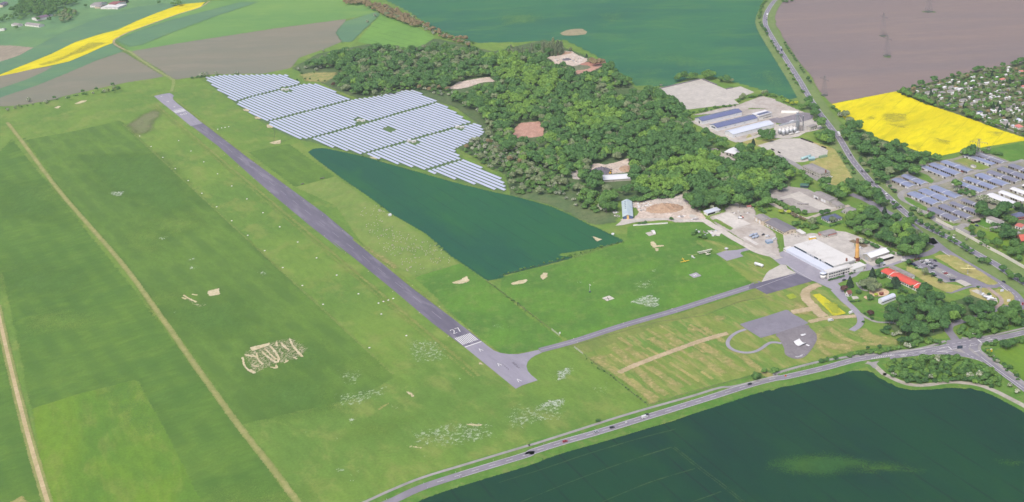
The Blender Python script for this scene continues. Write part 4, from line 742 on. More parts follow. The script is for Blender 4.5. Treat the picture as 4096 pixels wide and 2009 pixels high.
proto('shrub', 4, 'round', 4.4, 3.2, .1, 7, 260, 'mid', 2, .6); proto('dshrub', 3, 'round', 4.2, 3.0, .1, 7, 260, 'dark', 2, .6); proto('lshrub', 3, 'round', 4.0, 2.8, .1, 7, 240, 'bright', 2, .55); proto('fir', 3, 'cone', 11, 2.9, .8, 9, 380, 'fir', 2, .7)
proto('poplar', 3, 'column', 20, 2.6, 1.5, 7, 420, 'grey', 2, .9); proto('young', 3, 'round', 5.2, 2.2, 1.2, 6, 200, 'dark', 2, .5); proto('lime', 2, 'round', 8, 4.0, 1, 8, 320, 'lime'); proto('copper', 2, 'round', 4, 2.4, .3, 6, 200, 'red', 2, .5)
NAMES = dict(dark=('broadleaf_tree', 'tree'), mid=('broadleaf_tree', 'tree'), bright=('broadleaf_tree', 'tree'), grey=('broadleaf_tree', 'tree'), brown=('broadleaf_tree', 'tree'), white=('hawthorn_bush', 'bush'), shrub=('shrub', 'shrub'), dshrub=('shrub', 'shrub'),
             lshrub=('shrub', 'shrub'), fir=('spruce_tree', 'tree'), poplar=('poplar_tree', 'tree'), young=('young_tree', 'tree'), lime=('broadleaf_tree', 'tree'), copper=('shrub', 'shrub'))
LOOK = dict(dark='dark green broadleaf tree', mid='mid green broadleaf tree', bright='bright green broadleaf tree', grey='grey green broadleaf tree', brown='brownish budding tree', white='white blossoming hawthorn bush', shrub='rounded green shrub',
            dshrub='dark green shrub', lshrub='fresh green shrub', fir='dark pointed spruce', poplar='tall narrow poplar', young='small young roadside tree', lime='yellow green tree', copper='copper leaved shrub')
TREES = []          # (kind, x, y, scale, where)
def put(kind, p, where, s=None): TREES.append((kind, p[0], p[1], s or rng.uniform(.82, 1.2), where))
def scatter(poly_text, spacing, mix, where, holes=(), jitter=.95, smin=.75, smax=1.25, keep=1.0, zones=()):
    ks = list(mix); zc = 6.5 if sum(v for k, v in mix.items() if 'shrub' not in k and k != 'white') > .5 * sum(mix.values()) else 1.8
    zc *= (smin + smax) / 2; poly = xy(PL(poly_text, zc)); hs = [xy(PL(h_, z_)) for h_ in holes for z_ in ((0, 3.5, 7, 10.5) if zc > 3 else (0, 2.5))]; x0, y0 = poly.min(0); x1, y1 = poly.max(0); ks = list(mix); ws = [mix[k] for k in ks]
    zs = [(xy(PL(z_, zc)), m_) for z_, m_ in zones]
    ny = int((y1 - y0) / (spacing * .87)) + 1; nx = int((x1 - x0) / spacing) + 1
    pts = np.array([(x0 + (i + .5 * (j % 2)) * spacing + rng.uniform(-.5, .5) * jitter * spacing, y0 + j * spacing * .87 + rng.uniform(-.5, .5) * jitter * spacing) for j in range(ny) for i in range(nx)])
    ok = inside(pts, poly)
    for h_ in hs: ok &= ~inside(pts, h_)
    zin = [inside(pts, z_) for z_, _ in zs]
    for i in np.nonzero(ok)[0]:
        if rng.random() > keep: continue
        mm = (ks, ws)
        for zi, (_, m_) in zip(zin, zs):
            if zi[i]: mm = (list(m_), list(m_.values()))
        put(rng.choices(*mm)[0], pts[i], where, rng.uniform(smin, smax))
def row(text, n, kinds, where, jit=1.0, smin=.8, smax=1.2, skip=0.):
    Ln, at = along(PL(text, 1.6 * smin), 4)
    for i in range(n):
        if rng.random() < skip: continue
        p, _ = at(Ln * (i + rng.uniform(.2, .8)) / n); put(rng.choice(kinds), (p.x + rng.uniform(-jit, jit), p.y + rng.uniform(-jit, jit)), where, rng.uniform(smin, smax))
def spots(text, kind, where, smin=.85, smax=1.15):
    for p in PL(text, KIND[kind][0][2] * .42 * smin): put(kind, p, where, rng.uniform(smin, smax))

QUARRY = ('G 1990,250 2100,240 2270,255 2270,330 2190,390 2080,340 2000,300', 'm 300,470 480,370 760,320 900,200 1180,220 1280,310 1480,400 1660,460 1900,580 2150,640 2250,720 1860,920 1750,1000 1300,1050 1100,760 900,660 560,690 440,520', 'B 1830,850 1950,770 2080,745 2230,720 2310,775 2180,790 2050,835 1950,880',
          'G 100,130 190,25 370,10 420,90 420,190 300,195 140,190', 'n 760,240 1140,190 1380,240 1750,150 2160,30 2240,420 2330,600 2350,760 1700,990 1300,900 1250,600 1050,580 1000,490 780,420', 'n 130,500 330,410 470,460 530,760 480,900 270,850 230,580', 'C 1050,850 1250,830 1200,900 1060,900')
scatter('V 748,178 800,150 850,132 950,118 1040,126 1100,114 1180,122 1240,140 1275,128 1330,135 1350,128 1420,128 1500,150 1540,172 1580,206 1592,232 1650,232 1698,258 1738,292 1742,330 1780,372 1850,374 1900,402 1955,412 1985,442 1975,468 1910,486 1880,512 1800,518 1738,506 1700,480 1660,486 1600,488 1560,482 1520,480 1480,478 1440,470 1420,440 1380,420 1330,405 1290,390 1240,352 1250,310 1190,276 1150,250 1120,220 1060,215 960,222 900,235 860,220 830,190', 10.5,
        dict(dark=5, mid=4, grey=1.6, bright=1.0), 'in the large wood behind the solar park', QUARRY + ('B 460,650 830,650 830,720 700,780 480,770',), zones=(
            ('C -60,480 120,500 330,660 560,690 620,800 420,880 100,760 -60,700', dict(bright=6, mid=2)), ('C 0,880 420,880 420,1010 200,1060 0,1000', dict(bright=4, mid=4)), ('C 650,960 1000,980 1180,1120 960,1240 640,1240', dict(bright=4, mid=4)),
            ('G 1480,440 1620,350 1900,360 2080,440 2050,500 1700,560 1500,520', dict(bright=8, mid=1)), ('G 1300,560 1700,540 1800,620 1500,700 1320,660', dict(bright=7, mid=2)), ('G 2280,480 2540,480 2560,640 2330,620', dict(bright=5, mid=2)), ('G 380,180 560,150 560,260 330,280', dict(bright=4, mid=2, white=1)),
            ('B 2180,420 2380,400 2400,520 2200,560', dict(bright=5, mid=2)), ('G 1180,180 2050,120 2050,330 1700,330 1250,420', dict(dark=7, mid=2)), ('B 850,420 1800,360 2200,470 1900,700 1100,760', dict(dark=3, grey=4, mid=3)), ('G 2330,180 2573,160 2573,420 2150,420', dict(dark=6, mid=3))), smin=.6, smax=1.5)
# thin scrub beside the solar park
scatter('V 1040,222 1110,240 1165,268 1215,300 1228,322 1220,345 1165,372 1180,398 1275,440 1292,486 1400,490 1440,478 1400,450 1330,408 1285,392 1238,352 1246,312 1188,278 1120,222 1060,214', 8.5, dict(shrub=5, dshrub=2, grey=1.5, white=2.2, lshrub=1, brown=.8), 'in the scrub beside the solar park', ('G 100,110 190,25 370,10 420,90 420,200 300,200 140,200',), keep=.8)
scatter('F 2040,190 2400,150 2560,240 2573,360 2300,420 2080,300', 7.5, dict(white=5, shrub=2, dshrub=1), 'in the blossoming thicket at the edge of the solar park', keep=.75)
scatter('G 330,330 700,330 850,420 640,520 640,640 330,640 90,520 60,420', 8.5, dict(shrub=4, dshrub=2, mid=1.5, white=1, grey=1.5), 'in the low wood above the triangular wheat field', keep=.9)
scatter('G 720,700 1060,690 1080,870 900,860 760,820', 7, dict(lshrub=2, mid=4, shrub=4), 'in the thicket beside the blue roofed shed')
spots('G 520,690 620,735 690,750 600,695 740,700 950,840 930,815 710,800 990,850', 'white', 'at the edge of the thicket above the wheat', .8, 1.2)
scatter('B 860,830 1100,700 1350,740 1500,830 1300,900 1050,900', 12, dict(shrub=3, mid=2, lshrub=2, grey=1), 'in the scrub north of the solar rows', keep=.7)
spots('B 690,480 520,640 620,655 660,640 455,655 1750,740 1760,765 1860,890 1900,880 2130,1040 2150,1060 2220,1070', 'white', 'along the edge of the large wood', .8, 1.3)
spots('B 520,740 560,742 640,755 700,760 440,750 480,690 600,680', 'dshrub', 'on the dry clearing north of the solar park', .5, .8)
spots('B 780,800', 'copper', 'at the corner of the solar park', 1.6, 1.7)
# long brown hedge and blossom running up between the far fields
scatter('B 880,-30 1060,0 1230,40 1380,90 1520,150 1600,205 1590,245 1520,235 1420,190 1290,140 1160,80 1060,30 880,20', 9, dict(brown=8, grey=1), 'in the brownish hedgerow between the far fields', smin=.9, smax=1.3)
scatter('B 1540,225 1610,215 1750,270 1900,340 2050,380 2110,420 2050,440 1900,380 1780,350 1660,290', 9, dict(brown=4, white=3, dshrub=2), 'in the blossoming hedgerow below the far fields')
spots('B 1170,150 1100,205', 'white', 'alone between two far fields', 1.2, 1.4)
spots('C 80,530 130,535 180,530 230,528 280,520 110,500 160,505 210,500 260,500 300,495', 'poplar', 'in the dense dark row on the wood edge', .75, .95)
spots('C 400,490 440,488 480,488 520,486 560,478 420,465 460,462 500,460 540,455 580,470', 'poplar', 'in the tall clump beside the quarry', 1.0, 1.25)
spots('C 890,600 930,595 960,590 860,580', 'brown', 'beside the red rubble of the quarry', 1.3, 1.5); spots('C 660,470', 'grey', 'above the quarry', .7, .8); spots('C 810,525', 'fir', 'above the quarry', .7, .8)
# around the industrial yards
row('C 1640,760 1700,755 1770,745 1840,735', 8, ['dark', 'mid'], 'behind the huge concrete slab', 3); spots('C 1920,720 1960,725 1990,715 1950,700', 'mid', 'behind the huge concrete slab', 1.1, 1.3)
row('C 2050,760 2110,770 2170,775', 5, ['grey', 'dshrub', 'dark'], 'behind the huge concrete slab', 3, .7, 1.); spots('C 1505,800', 'white', 'at the corner of the huge concrete slab', .8, .9)
scatter('C 1490,890 1640,930 1700,1020 1600,1020 1500,960', 10, dict(mid=3, grey=3, dark=1), 'between the wood and the huge concrete slab')
row('C 1800,1060 1900,1040 2050,1010 2190,985', 16, ['shrub', 'dshrub', 'lshrub'], 'in the weedy strip behind the long sheds', 4, .6, 1.)
row('C 2220,950 2300,920 2400,900 2540,880', 14, ['shrub', 'grey', 'dshrub'], 'behind the worn industrial yard', 4, .7, 1.1); spots('D 160,870 130,870', 'white', 'behind the worn industrial yard', 1., 1.2)
row('D 60,900 200,890 320,930 480,1000', 12, ['shrub', 'dshrub', 'lshrub'], 'on the bank behind the worn yard', 4, .7, 1.1); spots('D 360,955 400,975 440,975', 'lime', 'in yellow bloom behind the worn yard', .7, .9)
scatter('D 480,990 560,940 640,1040 720,1180 690,1200 600,1090', 9, dict(mid=3, dark=3, shrub=2), 'between the silo yard and the highway'); spots('D 600,1045', 'lime', 'between the silo yard and the highway', .6, .7)
spots('H 120,150 170,175 220,160 200,185 150,180 110,120 160,140 225,130', 'dark', 'beside the silo yard', .7, .9); spots('H 40,215', 'fir', 'alone on the dry lawn by the silos', .8, .9)
scatter('H 590,140 700,90 780,130 860,270 800,230 700,190 620,170', 8.5, dict(mid=4, bright=2, dark=2), 'between the highway and the concrete slab')
row('H 830,300 880,350 950,440 1000,510', 9, ['young', 'shrub'], 'on the bank beside the highway', 2)
scatter('G 1900,110 1990,130 1980,210 1900,210', 10, dict(dark=4, mid=3), 'at the corner of the long shed lane'); scatter('G 2000,190 2140,190 2150,250 2010,250', 9, dict(mid=3, dark=2), 'beside the flat roofed white shed')
scatter('H -120,260 120,270 260,380 380,470 440,480 420,520 330,560 240,640 100,660 -60,640 -160,700', 9.5, dict(dark=5, mid=3, bright=1), 'in the wood below the concrete slab', zones=(('H 0,470 210,470 240,600 20,630', dict(bright=5, mid=2)),))
spots('H 490,510 520,540 545,590 530,560 570,580', 'mid', 'beside the old barrack', .7, .9)
scatter('H 640,560 740,560 820,610 940,640 950,720 840,720 720,660', 9, dict(mid=4, bright=1, dark=2), 'behind the old workshop')
scatter('H 860,590 920,560 1050,590 1150,640 1230,720 1240,770 1100,730 960,680', 9.5, dict(dark=5, mid=3), 'in the copse below the highway')
scatter('H 860,60 960,40 1010,170 1080,110 1210,170 1290,210 1450,230 1500,280 1640,330 1780,345 1800,370 1640,390 1590,450 1590,510 1460,470 1300,520 1280,590 1200,560 1100,440 1000,300 900,150', 9.5, dict(dark=5, mid=3, shrub=3, dshrub=2, grey=1.5), 'in the belt between highway and rapeseed')
spots('H 1015,75', 'dark', 'standing tall at the rapeseed edge', 1.35, 1.4); spots('D 850,1085 865,1075', 'white', 'at the rapeseed corner', 1.2, 1.4)
row('D 760,1000 830,1050 900,1120 940,1180', 12, ['shrub', 'dshrub', 'grey'], 'along the rapeseed edge', 4)
row('H 1290,610 1350,660 1420,700', 3, ['young'], 'on the bank above the highway', 2)
scatter('H 2020,280 2110,230 2150,300 2100,330 2040,320', 8, dict(dark=4, mid=2), 'behind the upper garage row'); spots('H 1995,310 2240,280', 'white', 'beside the upper garages', 1., 1.2); row('H 2180,300 2300,320 2390,330', 8, ['shrub', 'dshrub'], 'on the grass behind the upper garages', 3)
scatter('a 960,640 1090,630 1280,660 1420,720 1400,760 1230,745 1120,700', 7, dict(shrub=5, dshrub=3, mid=1), 'in the thicket between the garages'); spots('a 1120,690 1340,780', 'white', 'in the thicket between the garages', .9, 1.1)
spots('a 1500,840 1545,850 1590,860 1640,870 1700,880 1730,895 1780,900 1820,905 1560,820 1610,830', 'white', 'in the row below the white roofed garages', 1.1, 1.5); spots('a 1660,860 1600,880', 'grey', 'below the white roofed garages', .6, .7)
scatter('d 540,330 640,240 720,380 860,360 980,250 1180,170 1300,230 1260,300 1000,400 800,400 600,400', 7.5, dict(dark=4, mid=2, fir=1), 'behind the white barn')
scatter('d 1540,120 1705,60 1720,240 1560,220', 7, dict(fir=3, dark=3), 'beside the blue roofed house')
scatter('H 920,900 980,870 1050,830 1150,820 1260,860 1420,950 1480,930 1570,1010 1720,1180 1640,1250 1520,1255 1440,1230 1340,1170 1200,1100 1050,1050 950,1010', 9.5, dict(dark=4, mid=4, grey=1.5), 'in the wood between hangar yard and service road', zones=(('H 940,880 1080,840 1100,900 960,960', dict(bright=5, mid=1)), ('H 1320,1020 1500,1010 1530,1110 1380,1150', dict(bright=6, mid=1))), smin=.75, smax=1.15)
row('b 1420,450 1500,330 1700,400 1900,500 2273,640', 14, ['white', 'shrub', 'dshrub', 'shrub'], 'along the yard edge of the wood', 3)
spots('H 1270,850 1050,835', 'fir', 'beside the grey house', .8, 1.); spots('H 685,880 735,860', 'dark', 'beside the blue roofed bungalow', .6, .7); spots('H 780,945', 'grey', 'in front of the blue roofed bungalow', .7, .8)
row('g 480,690 560,740 700,830 780,850 900,900 980,920', 16, ['shrub', 'dshrub', 'shrub'], 'on the strip below the old workshop', 3); spots('g 760,830', 'mid', 'on the strip below the old workshop', .6, .65)
row('g 540,870 620,890 700,910', 5, ['lshrub', 'lime'], 'beside the dusty lane', 3, .5, .7); spots('g 770,930 810,950 890,990 950,1010', 'brown', 'beside the dusty lane', .55, .7)
scatter('g 190,620 380,700 380,830 320,890 210,870 100,800 60,680', 8, dict(mid=3, shrub=3, lshrub=2), 'at the wood edge above the dusty yard')
scatter('g 730,1040 860,1010 1010,1060 1200,1110 1220,1190 1000,1200 850,1160', 7.5, dict(shrub=4, grey=2, dshrub=2), 'on the slope behind the long grey roofed shed')
row('g 1060,1010 1150,1050 1240,1085', 7, ['dshrub'], 'in the clipped hedge beside the bungalow', .5, .5, .6); row('g 1390,1110 1470,1095 1560,1060', 5, ['dshrub'], 'in the hedge beside the bungalow', .8, .5, .6)
scatter('l 2140,60 2560,60 2600,300 2400,400 2230,300', 9, dict(dark=6, mid=2), 'at the wood corner above the yard'); spots('f 480,150', 'white', 'behind the white roofed stable', .9, 1.)
scatter('f 60,600 160,600 200,680 330,690 420,780 330,790 200,740 80,670', 6, dict(shrub=5, dshrub=3, mid=1), 'in the thicket beside the small wrecks'); spots('l 800,790 900,780 960,775 1660,670', 'dshrub', 'beside the old cracked road', .7, .9)
# airfield edge
row('K 20,330 200,280 400,225 540,185 700,140 860,95 950,65 1160,15', 26, ['dshrub', 'shrub', 'lshrub'], 'along the fence above the aircraft meadow', 1.5, .25, .5); spots('K 195,275 540,180 585,175 660,155 945,65', 'shrub', 'along the fence above the aircraft meadow', .5, .7)
row('J 2210,385 2573,640 K 60,530 200,640 320,730 430,820', 26, ['dshrub', 'dshrub', 'shrub'], 'along the ditch beside the runway threshold', .8, .2, .38)
row('K 800,1100 900,1190 O 1030,80 1230,230 1370,350', 16, ['dshrub', 'shrub'], 'along the camping meadow fence', .8, .2, .38); spots('O 918,505 F 1230,815 F 1050,340 F 1200,380', 'dshrub', 'alone beside the fence', .5, .7)
row('O 2320,70 2400,95 2420,60 2573,30', 2, ['shrub'], 'beside the cycle path', 1); spots('Q 70,95 240,35', 'shrub', 'beside the cycle path', 1.3, 1.5)
row('L 640,1150 720,1120 830,1110', 3, ['dshrub'], 'beside the cycle path at the camp', 1, .8, 1.)
row('L 920,1090 1020,1070 1150,1060 1300,1040 1400,1010', 18, ['shrub', 'lshrub'], 'in the hedge above the cycle path', 2, .7, 1.); spots('L 1220,1010 1110,1020', 'young', 'in the hedge above the cycle path', .8, 1.)
row('L 1530,990 1600,960 1680,950 1760,960', 12, ['lshrub', 'shrub'], 'in the bright hedge above the junction', 3, .9, 1.2); spots('L 1490,1000 1470,990', 'white', 'in the hedge above the cycle path', .9, 1.1)
spots('L 1400,880 1350,890', 'white', 'below the park trees', .9, 1.)
row('A -20,1030 60,1025 200,1005 400,960 700,900 980,860 1200,810', 30, ['dshrub', 'shrub', 'white', 'shrub', 'grey'], 'along the far airfield boundary', 5, .5, .9, .15); spots('A 1055,800 1110,845 775,865 900,840 645,930 1060,855 510,925', 'dark', 'along the far airfield boundary', .5, .65)
spots('A 975,860 430,960 70,1030 270,945', 'white', 'along the far airfield boundary', 1.0, 1.5); spots('A 2020,700 2215,690 1890,715 1930,710', 'white', 'at the head of the solar park', 1.0, 1.8); row('A 1790,735 1900,720', 4, ['dshrub'], 'at the head of the solar park', 2)
# avenue and verge trees
row('D 150,10 120,60 100,150 95,180', 12, ['young', 'shrub'], 'in the far avenue on the wheat side', 1.5, .9, 1.3); row('D 95,220 150,290 175,340', 9, ['young'], 'in the far avenue on the wheat side', 1., 1., 1.4); row('D 210,395 240,450 310,545', 9, ['young'], 'in the far avenue on the wheat side', 1.)
row('D 350,610 390,690 440,770 490,840 520,890', 9, ['young', 'shrub'], 'in the far avenue on the wheat side', 1.5, .7, 1.); row('D 330,405 370,470 430,560 450,590', 9, ['young'], 'in the far avenue on the field side', 1., 1., 1.3); row('D 470,620 520,690', 4, ['young'], 'in the far avenue on the field side', 1.)
spots('D 555,750 575,770', 'young', 'in the far avenue on the field side', 1.2, 1.5)
row('H 1500,900 1560,940 1620,985 1690,1020 1750,1055 1800,1085 1870,1125 1930,1170', 9, ['young'], 'in the avenue between the two roads', .8, 1.3, 1.7)
row('L 1980,75 2040,110 2130,165 2170,210 2240,235 2280,245', 7, ['dark', 'dshrub', 'mid'], 'in the avenue beside the service road', 1., .5, .7); row('L 2340,290 2430,330 2450,370 2510,385 2560,430', 6, ['dark', 'mid'], 'in the avenue beside the service road', 1., .5, .7)
row('H 1350,770 1360,830 1290,780', 4, ['young'], 'beside the slip of the highway', 2, 1., 1.4)
row('H 1520,830 1570,850 1600,880 1680,920', 7, ['shrub', 'dshrub', 'white'], 'on the bank above the noise wall', 2); row('H 1690,930 1720,910', 2, ['dark'], 'on the bank above the noise wall', 1, .6, .7); row('H 1560,960 1700,990 1760,990 1900,1080 2040,1120', 7, ['dshrub', 'white', 'shrub'], 'on the slope below the noise wall', 2, .5, .8)
# park wood and garden
scatter('L 1620,450 1690,440 1720,530 1830,540 1880,620 1920,600 2000,540 2050,560 2100,600 2170,600 2240,620 2270,680 2200,760 2050,740 1900,760 1850,810 1800,860 1720,860 1640,900 1560,920 1500,890 1400,850 1380,780 1300,760 1270,700 1300,640 1400,600 1480,540 1580,500', 9.8, dict(dark=6, mid=2), 'in the park wood beside the museum', ('L 1860,545 1900,545 1900,590 1850,590', 'L 1850,800 2050,720 2100,760 1960,790'), smin=.65, smax=1.0)
spots('L 1915,740', 'bright', 'in the park wood beside the museum', 1., 1.05); spots('L 1420,960 1480,950', 'dark', 'below the park wood', .6, .65)
scatter('L 1010,370 1070,340 1190,360 1260,430 1190,460 1080,440', 6.5, dict(grey=8), 'in the willow clump beside the playground', smin=.85, smax=1.1)
spots('L 945,405 1155,325', 'fir', 'beside the office forecourt', 1., 1.1); spots('L 1355,410 1390,415 1375,400', 'fir', 'in front of the red roofed building', 1., 1.2); spots('L 1530,450 1400,490 1440,480 1420,470 1470,490 1300,430', 'dark', 'in front of the red roofed building', .3, .42); spots('L 1320,450 1290,440', 'mid', 'beside the playground', .55, .65)
spots('L 890,460 1140,690', 'copper', 'in the garden by the street', 1.5, 1.7); spots('L 1025,490 1130,550 1240,350 1270,340 1215,300 1200,330', 'dshrub', 'in the garden by the playground', .9, 1.2); spots('L 1190,515', 'lime', 'at the edge of the playground', .5, .55)
row('L 740,380 800,365 890,340', 12, ['dshrub'], 'in the clipped hedge below the office wing', .3, .42, .5); row('L 930,325 990,305', 6, ['dshrub'], 'in the clipped hedge beside the parked van', .3, .42, .5); row('L 930,560 960,580 1050,570', 8, ['dshrub', 'lshrub'], 'in the hedge round the terrace slab', .3, .4, .5)
spots('L 1495,235 1525,200 1555,190 1590,180 1580,180', 'copper', 'beside the car park entrance', .55, .8); spots('L 1495,225', 'young', 'beside the car park entrance', 1.4, 1.5); spots('L 1645,310', 'grey', 'on the dry lawn by the car park', .75, .8); spots('L 1710,335 1790,390', 'young', 'on the dry lawn by the car park', 1.1, 1.3); spots('L 1565,265', 'dshrub', 'in the car park', .6, .6)
spots('L 1220,230', 'dark', 'in front of the small white pavilion', .65, .7); spots('L 1070,770 1150,740 1080,690', 'dshrub', 'in the meadow garden', .5, .8); scatter('L 1200,830 1330,820 1340,880 1230,890', 5, dict(dshrub=5, shrub=2), 'in the thicket below the park wood')
spots('c 1190,570 1035,470', 'dshrub', 'beside the display slab', .6, .7); spots('c 1240,740', 'dark', 'beside the white display aircraft', .6, .65); spots('c 1390,830 1460,820 1540,780 1560,740', 'mid', 'at the bend of the service road', .75, .95)
scatter('c 730,1040 900,980 1020,920 1200,860 1300,840 1420,870 1600,820 1696,800 1720,1010 1500,1060 1300,1130 1100,1180 830,1180 740,1130', 6.8, dict(shrub=5, dshrub=3, mid=1.5, lshrub=1.2), 'in the thicket above the junction', smin=.8, smax=1.3)
scatter('k -40,500 60,430 300,395 500,385 800,350 1000,360 1300,400 1500,470 1700,590 1900,760 1880,820 1750,870 1500,850 1300,800 1000,770 700,790 400,810 200,770 60,700', 5.2, dict(shrub=5, dshrub=3, lshrub=2.4, white=.5), 'in the thicket between the main road and the farm road', ('k 560,460 700,470 600,560 560,560', 'k 300,560 420,600 380,690 290,660', 'k 1120,460 1210,480 1200,540 1100,520', 'k 1350,430 1480,500 1450,540 1370,490'), smin=.75, smax=1.3)
spots('k 560,440', 'mid', 'in the thicket between the main road and the farm road', .8, .85); spots('k 2150,960 2020,860 60,680', 'white', 'beside the gravel farm road', .8, 1.1)
scatter('k 1880,200 1930,90 2060,60 2140,130 2080,190 1950,210', 6, dict(dark=3, mid=2), 'at the far corner of the junction', smin=.5, smax=.7); row('k 2150,130 2257,100', 4, ['shrub'], 'along the bright field', 2)
row('k 1600,270 1700,380 1850,460 1960,560 2120,680 2200,750', 15, ['shrub', 'dshrub', 'white', 'lshrub'], 'along the side road', 2.5, .5, .95); row('k 1600,180 1700,160 1850,130', 8, ['shrub', 'dshrub'], 'at the junction corner', 3, .5, .8)
# right edge village
scatter('d 400,960 640,920 760,1000 960,1060 1000,1200 1200,1180 1250,1263 900,1263 740,1180 500,1040', 6.5, dict(shrub=4, mid=3, lshrub=2), 'behind the noise wall', smin=.6, smax=1.); scatter('d 230,720 420,640 470,720 640,760 650,880 560,900 420,840 300,770', 6, dict(mid=4, dshrub=3), 'beside the parking lane', smin=.55, smax=.75)
scatter('d 1080,880 1250,770 1420,800 1430,930 1250,990', 6, dict(fir=3, dark=3), 'beside the house lane', smin=.7, smax=.9); scatter('d 1220,500 1460,500 1460,640 1300,600', 6, dict(dshrub=4, mid=2), 'between barn and bungalow'); row('d 870,780 1000,790 1120,800', 6, ['shrub'], 'in front of the low white shed', 2, .7, .9); row('d 1400,1000 1500,1040 1600,1070 1705,1150', 7, ['shrub', 'dshrub'], 'beside the brick house', 3)
spots('d 1470,560 1060,650 950,660 330,540', 'dshrub', 'beside the white barn', .8, 1.2); row('d 1320,420 1200,430 1100,410', 5, ['dshrub', 'shrub'], 'behind the white barn', 3)
scatter('L 2380,40 2573,60 2573,240 2450,170', 6.5, dict(shrub=3, mid=3, dshrub=2), 'behind the noise wall', smin=.6, smax=.9)
# allotment gardens
scatter('V 2262,238 2400,196 2500,178 2580,166 2600,170 2600,345 2577,342 2510,320 2406,282 2335,258', 8.5, dict(shrub=4, dshrub=3, grey=.5, mid=.7, white=.5, lshrub=.8, brown=.3, fir=.3), 'among the allotment huts', smin=.45, smax=.95, keep=.95)
row('l 480,190 620,150 760,160 900,140', 12, ['dshrub', 'shrub'], 'behind the rubble yard', 2, 1., 1.5); row('l 900,140 1100,110 1400,100 1680,80 1900,40', 16, ['dshrub', 'shrub', 'mid'], 'behind the rubble yard', 2, .8, 1.2); row('l 2180,150 2240,320 2420,420', 9, ['dshrub', 'mid'], 'beside the rubble yard', 2, .8, 1.1)
row('V 2260,233 2330,215 2400,195 2470,176 2540,168 2600,150', 34, ['dshrub', 'dshrub', 'dark'], 'in the hedge along the ploughed field', 2, .6, .95); row('o 220,740 500,870 780,980 1000,1060 1300,1130 1640,1240', 26, ['dshrub', 'shrub', 'mid'], 'in the hedge between allotments and rapeseed', 3, .7, 1.); row('q 200,380 400,460 620,540 900,640 1060,690', 20, ['dshrub', 'shrub', 'mid'], 'in the hedge between allotments and rapeseed', 3, .7, 1.)
# far village wood, upper corner
scatter('e -60,330 150,350 420,180 800,20 1100,-60 2400,-60 2390,40 2260,150 1900,170 1700,330 1450,480 1240,430 960,440 700,430 420,330 260,330', 15, dict(dark=5, mid=4), 'in the far wood above the hamlet', smin=.9, smax=1.3)
scatter('e 1700,480 1900,300 2150,240 2330,330 2440,440 2260,560 2100,640 1950,680 1880,560', 13, dict(grey=4, mid=4, brown=1), 'in the copse beside the hamlet', smin=.8, smax=1.1)
scatter('e -60,560 200,500 480,470 860,500 900,560 640,580 300,620 0,720 -60,720', 14, dict(dark=3, mid=3), 'behind the far hamlet', smin=.6, smax=.9, keep=.8); spots('e 510,900 1540,660 1200,620', 'dark', 'beside the far hamlet', .8, 1.); row('A 1130,25 1200,20', 6, ['fir'], 'beside the far farmstead', 3); spots('A 800,60 1490,30', 'dark', 'beside the far farmstead', .7, .8); scatter('A 1605,10 1700,5 1700,40 1610,35', 12, dict(mid=3), 'beside the far road')
row('D 300,10 360,20 400,0', 5, ['dshrub', 'shrub'], 'at the head of the ploughed field', 3, 1., 1.4)

# build: nearest of each kind as single plants, the wood behind as one mass
groups = {}
for t_ in TREES: groups.setdefault(NAMES[t_[0]][0], []).append(t_)
bulk = []
CAPS = dict(broadleaf_tree=300, shrub=300)
for nm, lst in groups.items():
    lst.sort(key=lambda t_: t_[1] ** 2 + t_[2] ** 2); cap = CAPS.get(nm, 290)
    for i, (k, x, y, s, where) in enumerate(lst):
        if i >= cap: bulk.append((k, x, y, s)); continue
        cm, tm, hh, rr = rng.choice(KIND[k])
        o = thing(nm, LOOK[k] + ' ' + where, NAMES[k][1], (x, y, .05), rng.uniform(0, 6.28), LOOK[k] + 's ' + where); o.scale = (s, s, s * rng.uniform(.88, 1.1))
        c = bpy.data.objects.new('crown', cm); COL.objects.link(c); c.parent = o
        if tm: t2 = bpy.data.objects.new('trunk', tm); COL.objects.link(t2); t2.parent = o
LOW = {}
for k in KIND:
    sh = {'fir': 'cone', 'poplar': 'column'}.get(k, 'round'); LOW[k] = []
    for i in range(3):
        _, _, hh, rr = KIND[k][i % len(KIND[k])]; LOW[k].append(crown(500 + i * 17 + sum(map(ord, k)), sh, hh, rr, hh * .12, 9, 330, 1, rr * .15))
def bulkmesh(name, items, label):
    mats = list(LEAF); mi_of = dict(dark='dark', mid='mid', bright='bright', grey='grey', brown='brown', white='white', shrub='mid', dshrub='dark', lshrub='bright', fir='fir', poplar='grey', young='dark', lime='lime', copper='red')
    VS, LT, LQ, MT, MQ, n0 = [], [], [], [], [], 0
    for (k, x, y, s) in items:
        V_, T_, Q_ = rng.choice(LOW[k]); a = rng.uniform(0, 6.28); c, d = math.cos(a) * s, math.sin(a) * s
        W_ = np.column_stack([V_[:, 0] * c - V_[:, 1] * d + x, V_[:, 0] * d + V_[:, 1] * c + y, V_[:, 2] * s * rng.uniform(.88, 1.12)]); VS.append(W_)
        LT.append(T_ + n0); LQ.append(Q_ + n0); mi = mats.index(mi_of[k]); MT.append(np.full(len(T_), mi)); MQ.append(np.full(len(Q_), mi)); n0 += len(V_)
    m = npmesh(name, np.concatenate(VS), np.concatenate(LT), np.concatenate(LQ), [LEAF[k] for k in mats])
    m.polygons.foreach_set('material_index', np.concatenate(MT + MQ).astype(np.int32))
    o = bpy.data.objects.new(name, m); COL.objects.link(o); return tag(o, label, 'woodland', None, 'stuff')
tall = [b for b in bulk if NAMES[b[0]][0] != 'shrub']; low = [b for b in bulk if NAMES[b[0]][0] == 'shrub']
if tall: bulkmesh('woodland', tall, 'dense mixed wood of many crowns behind the solar park')
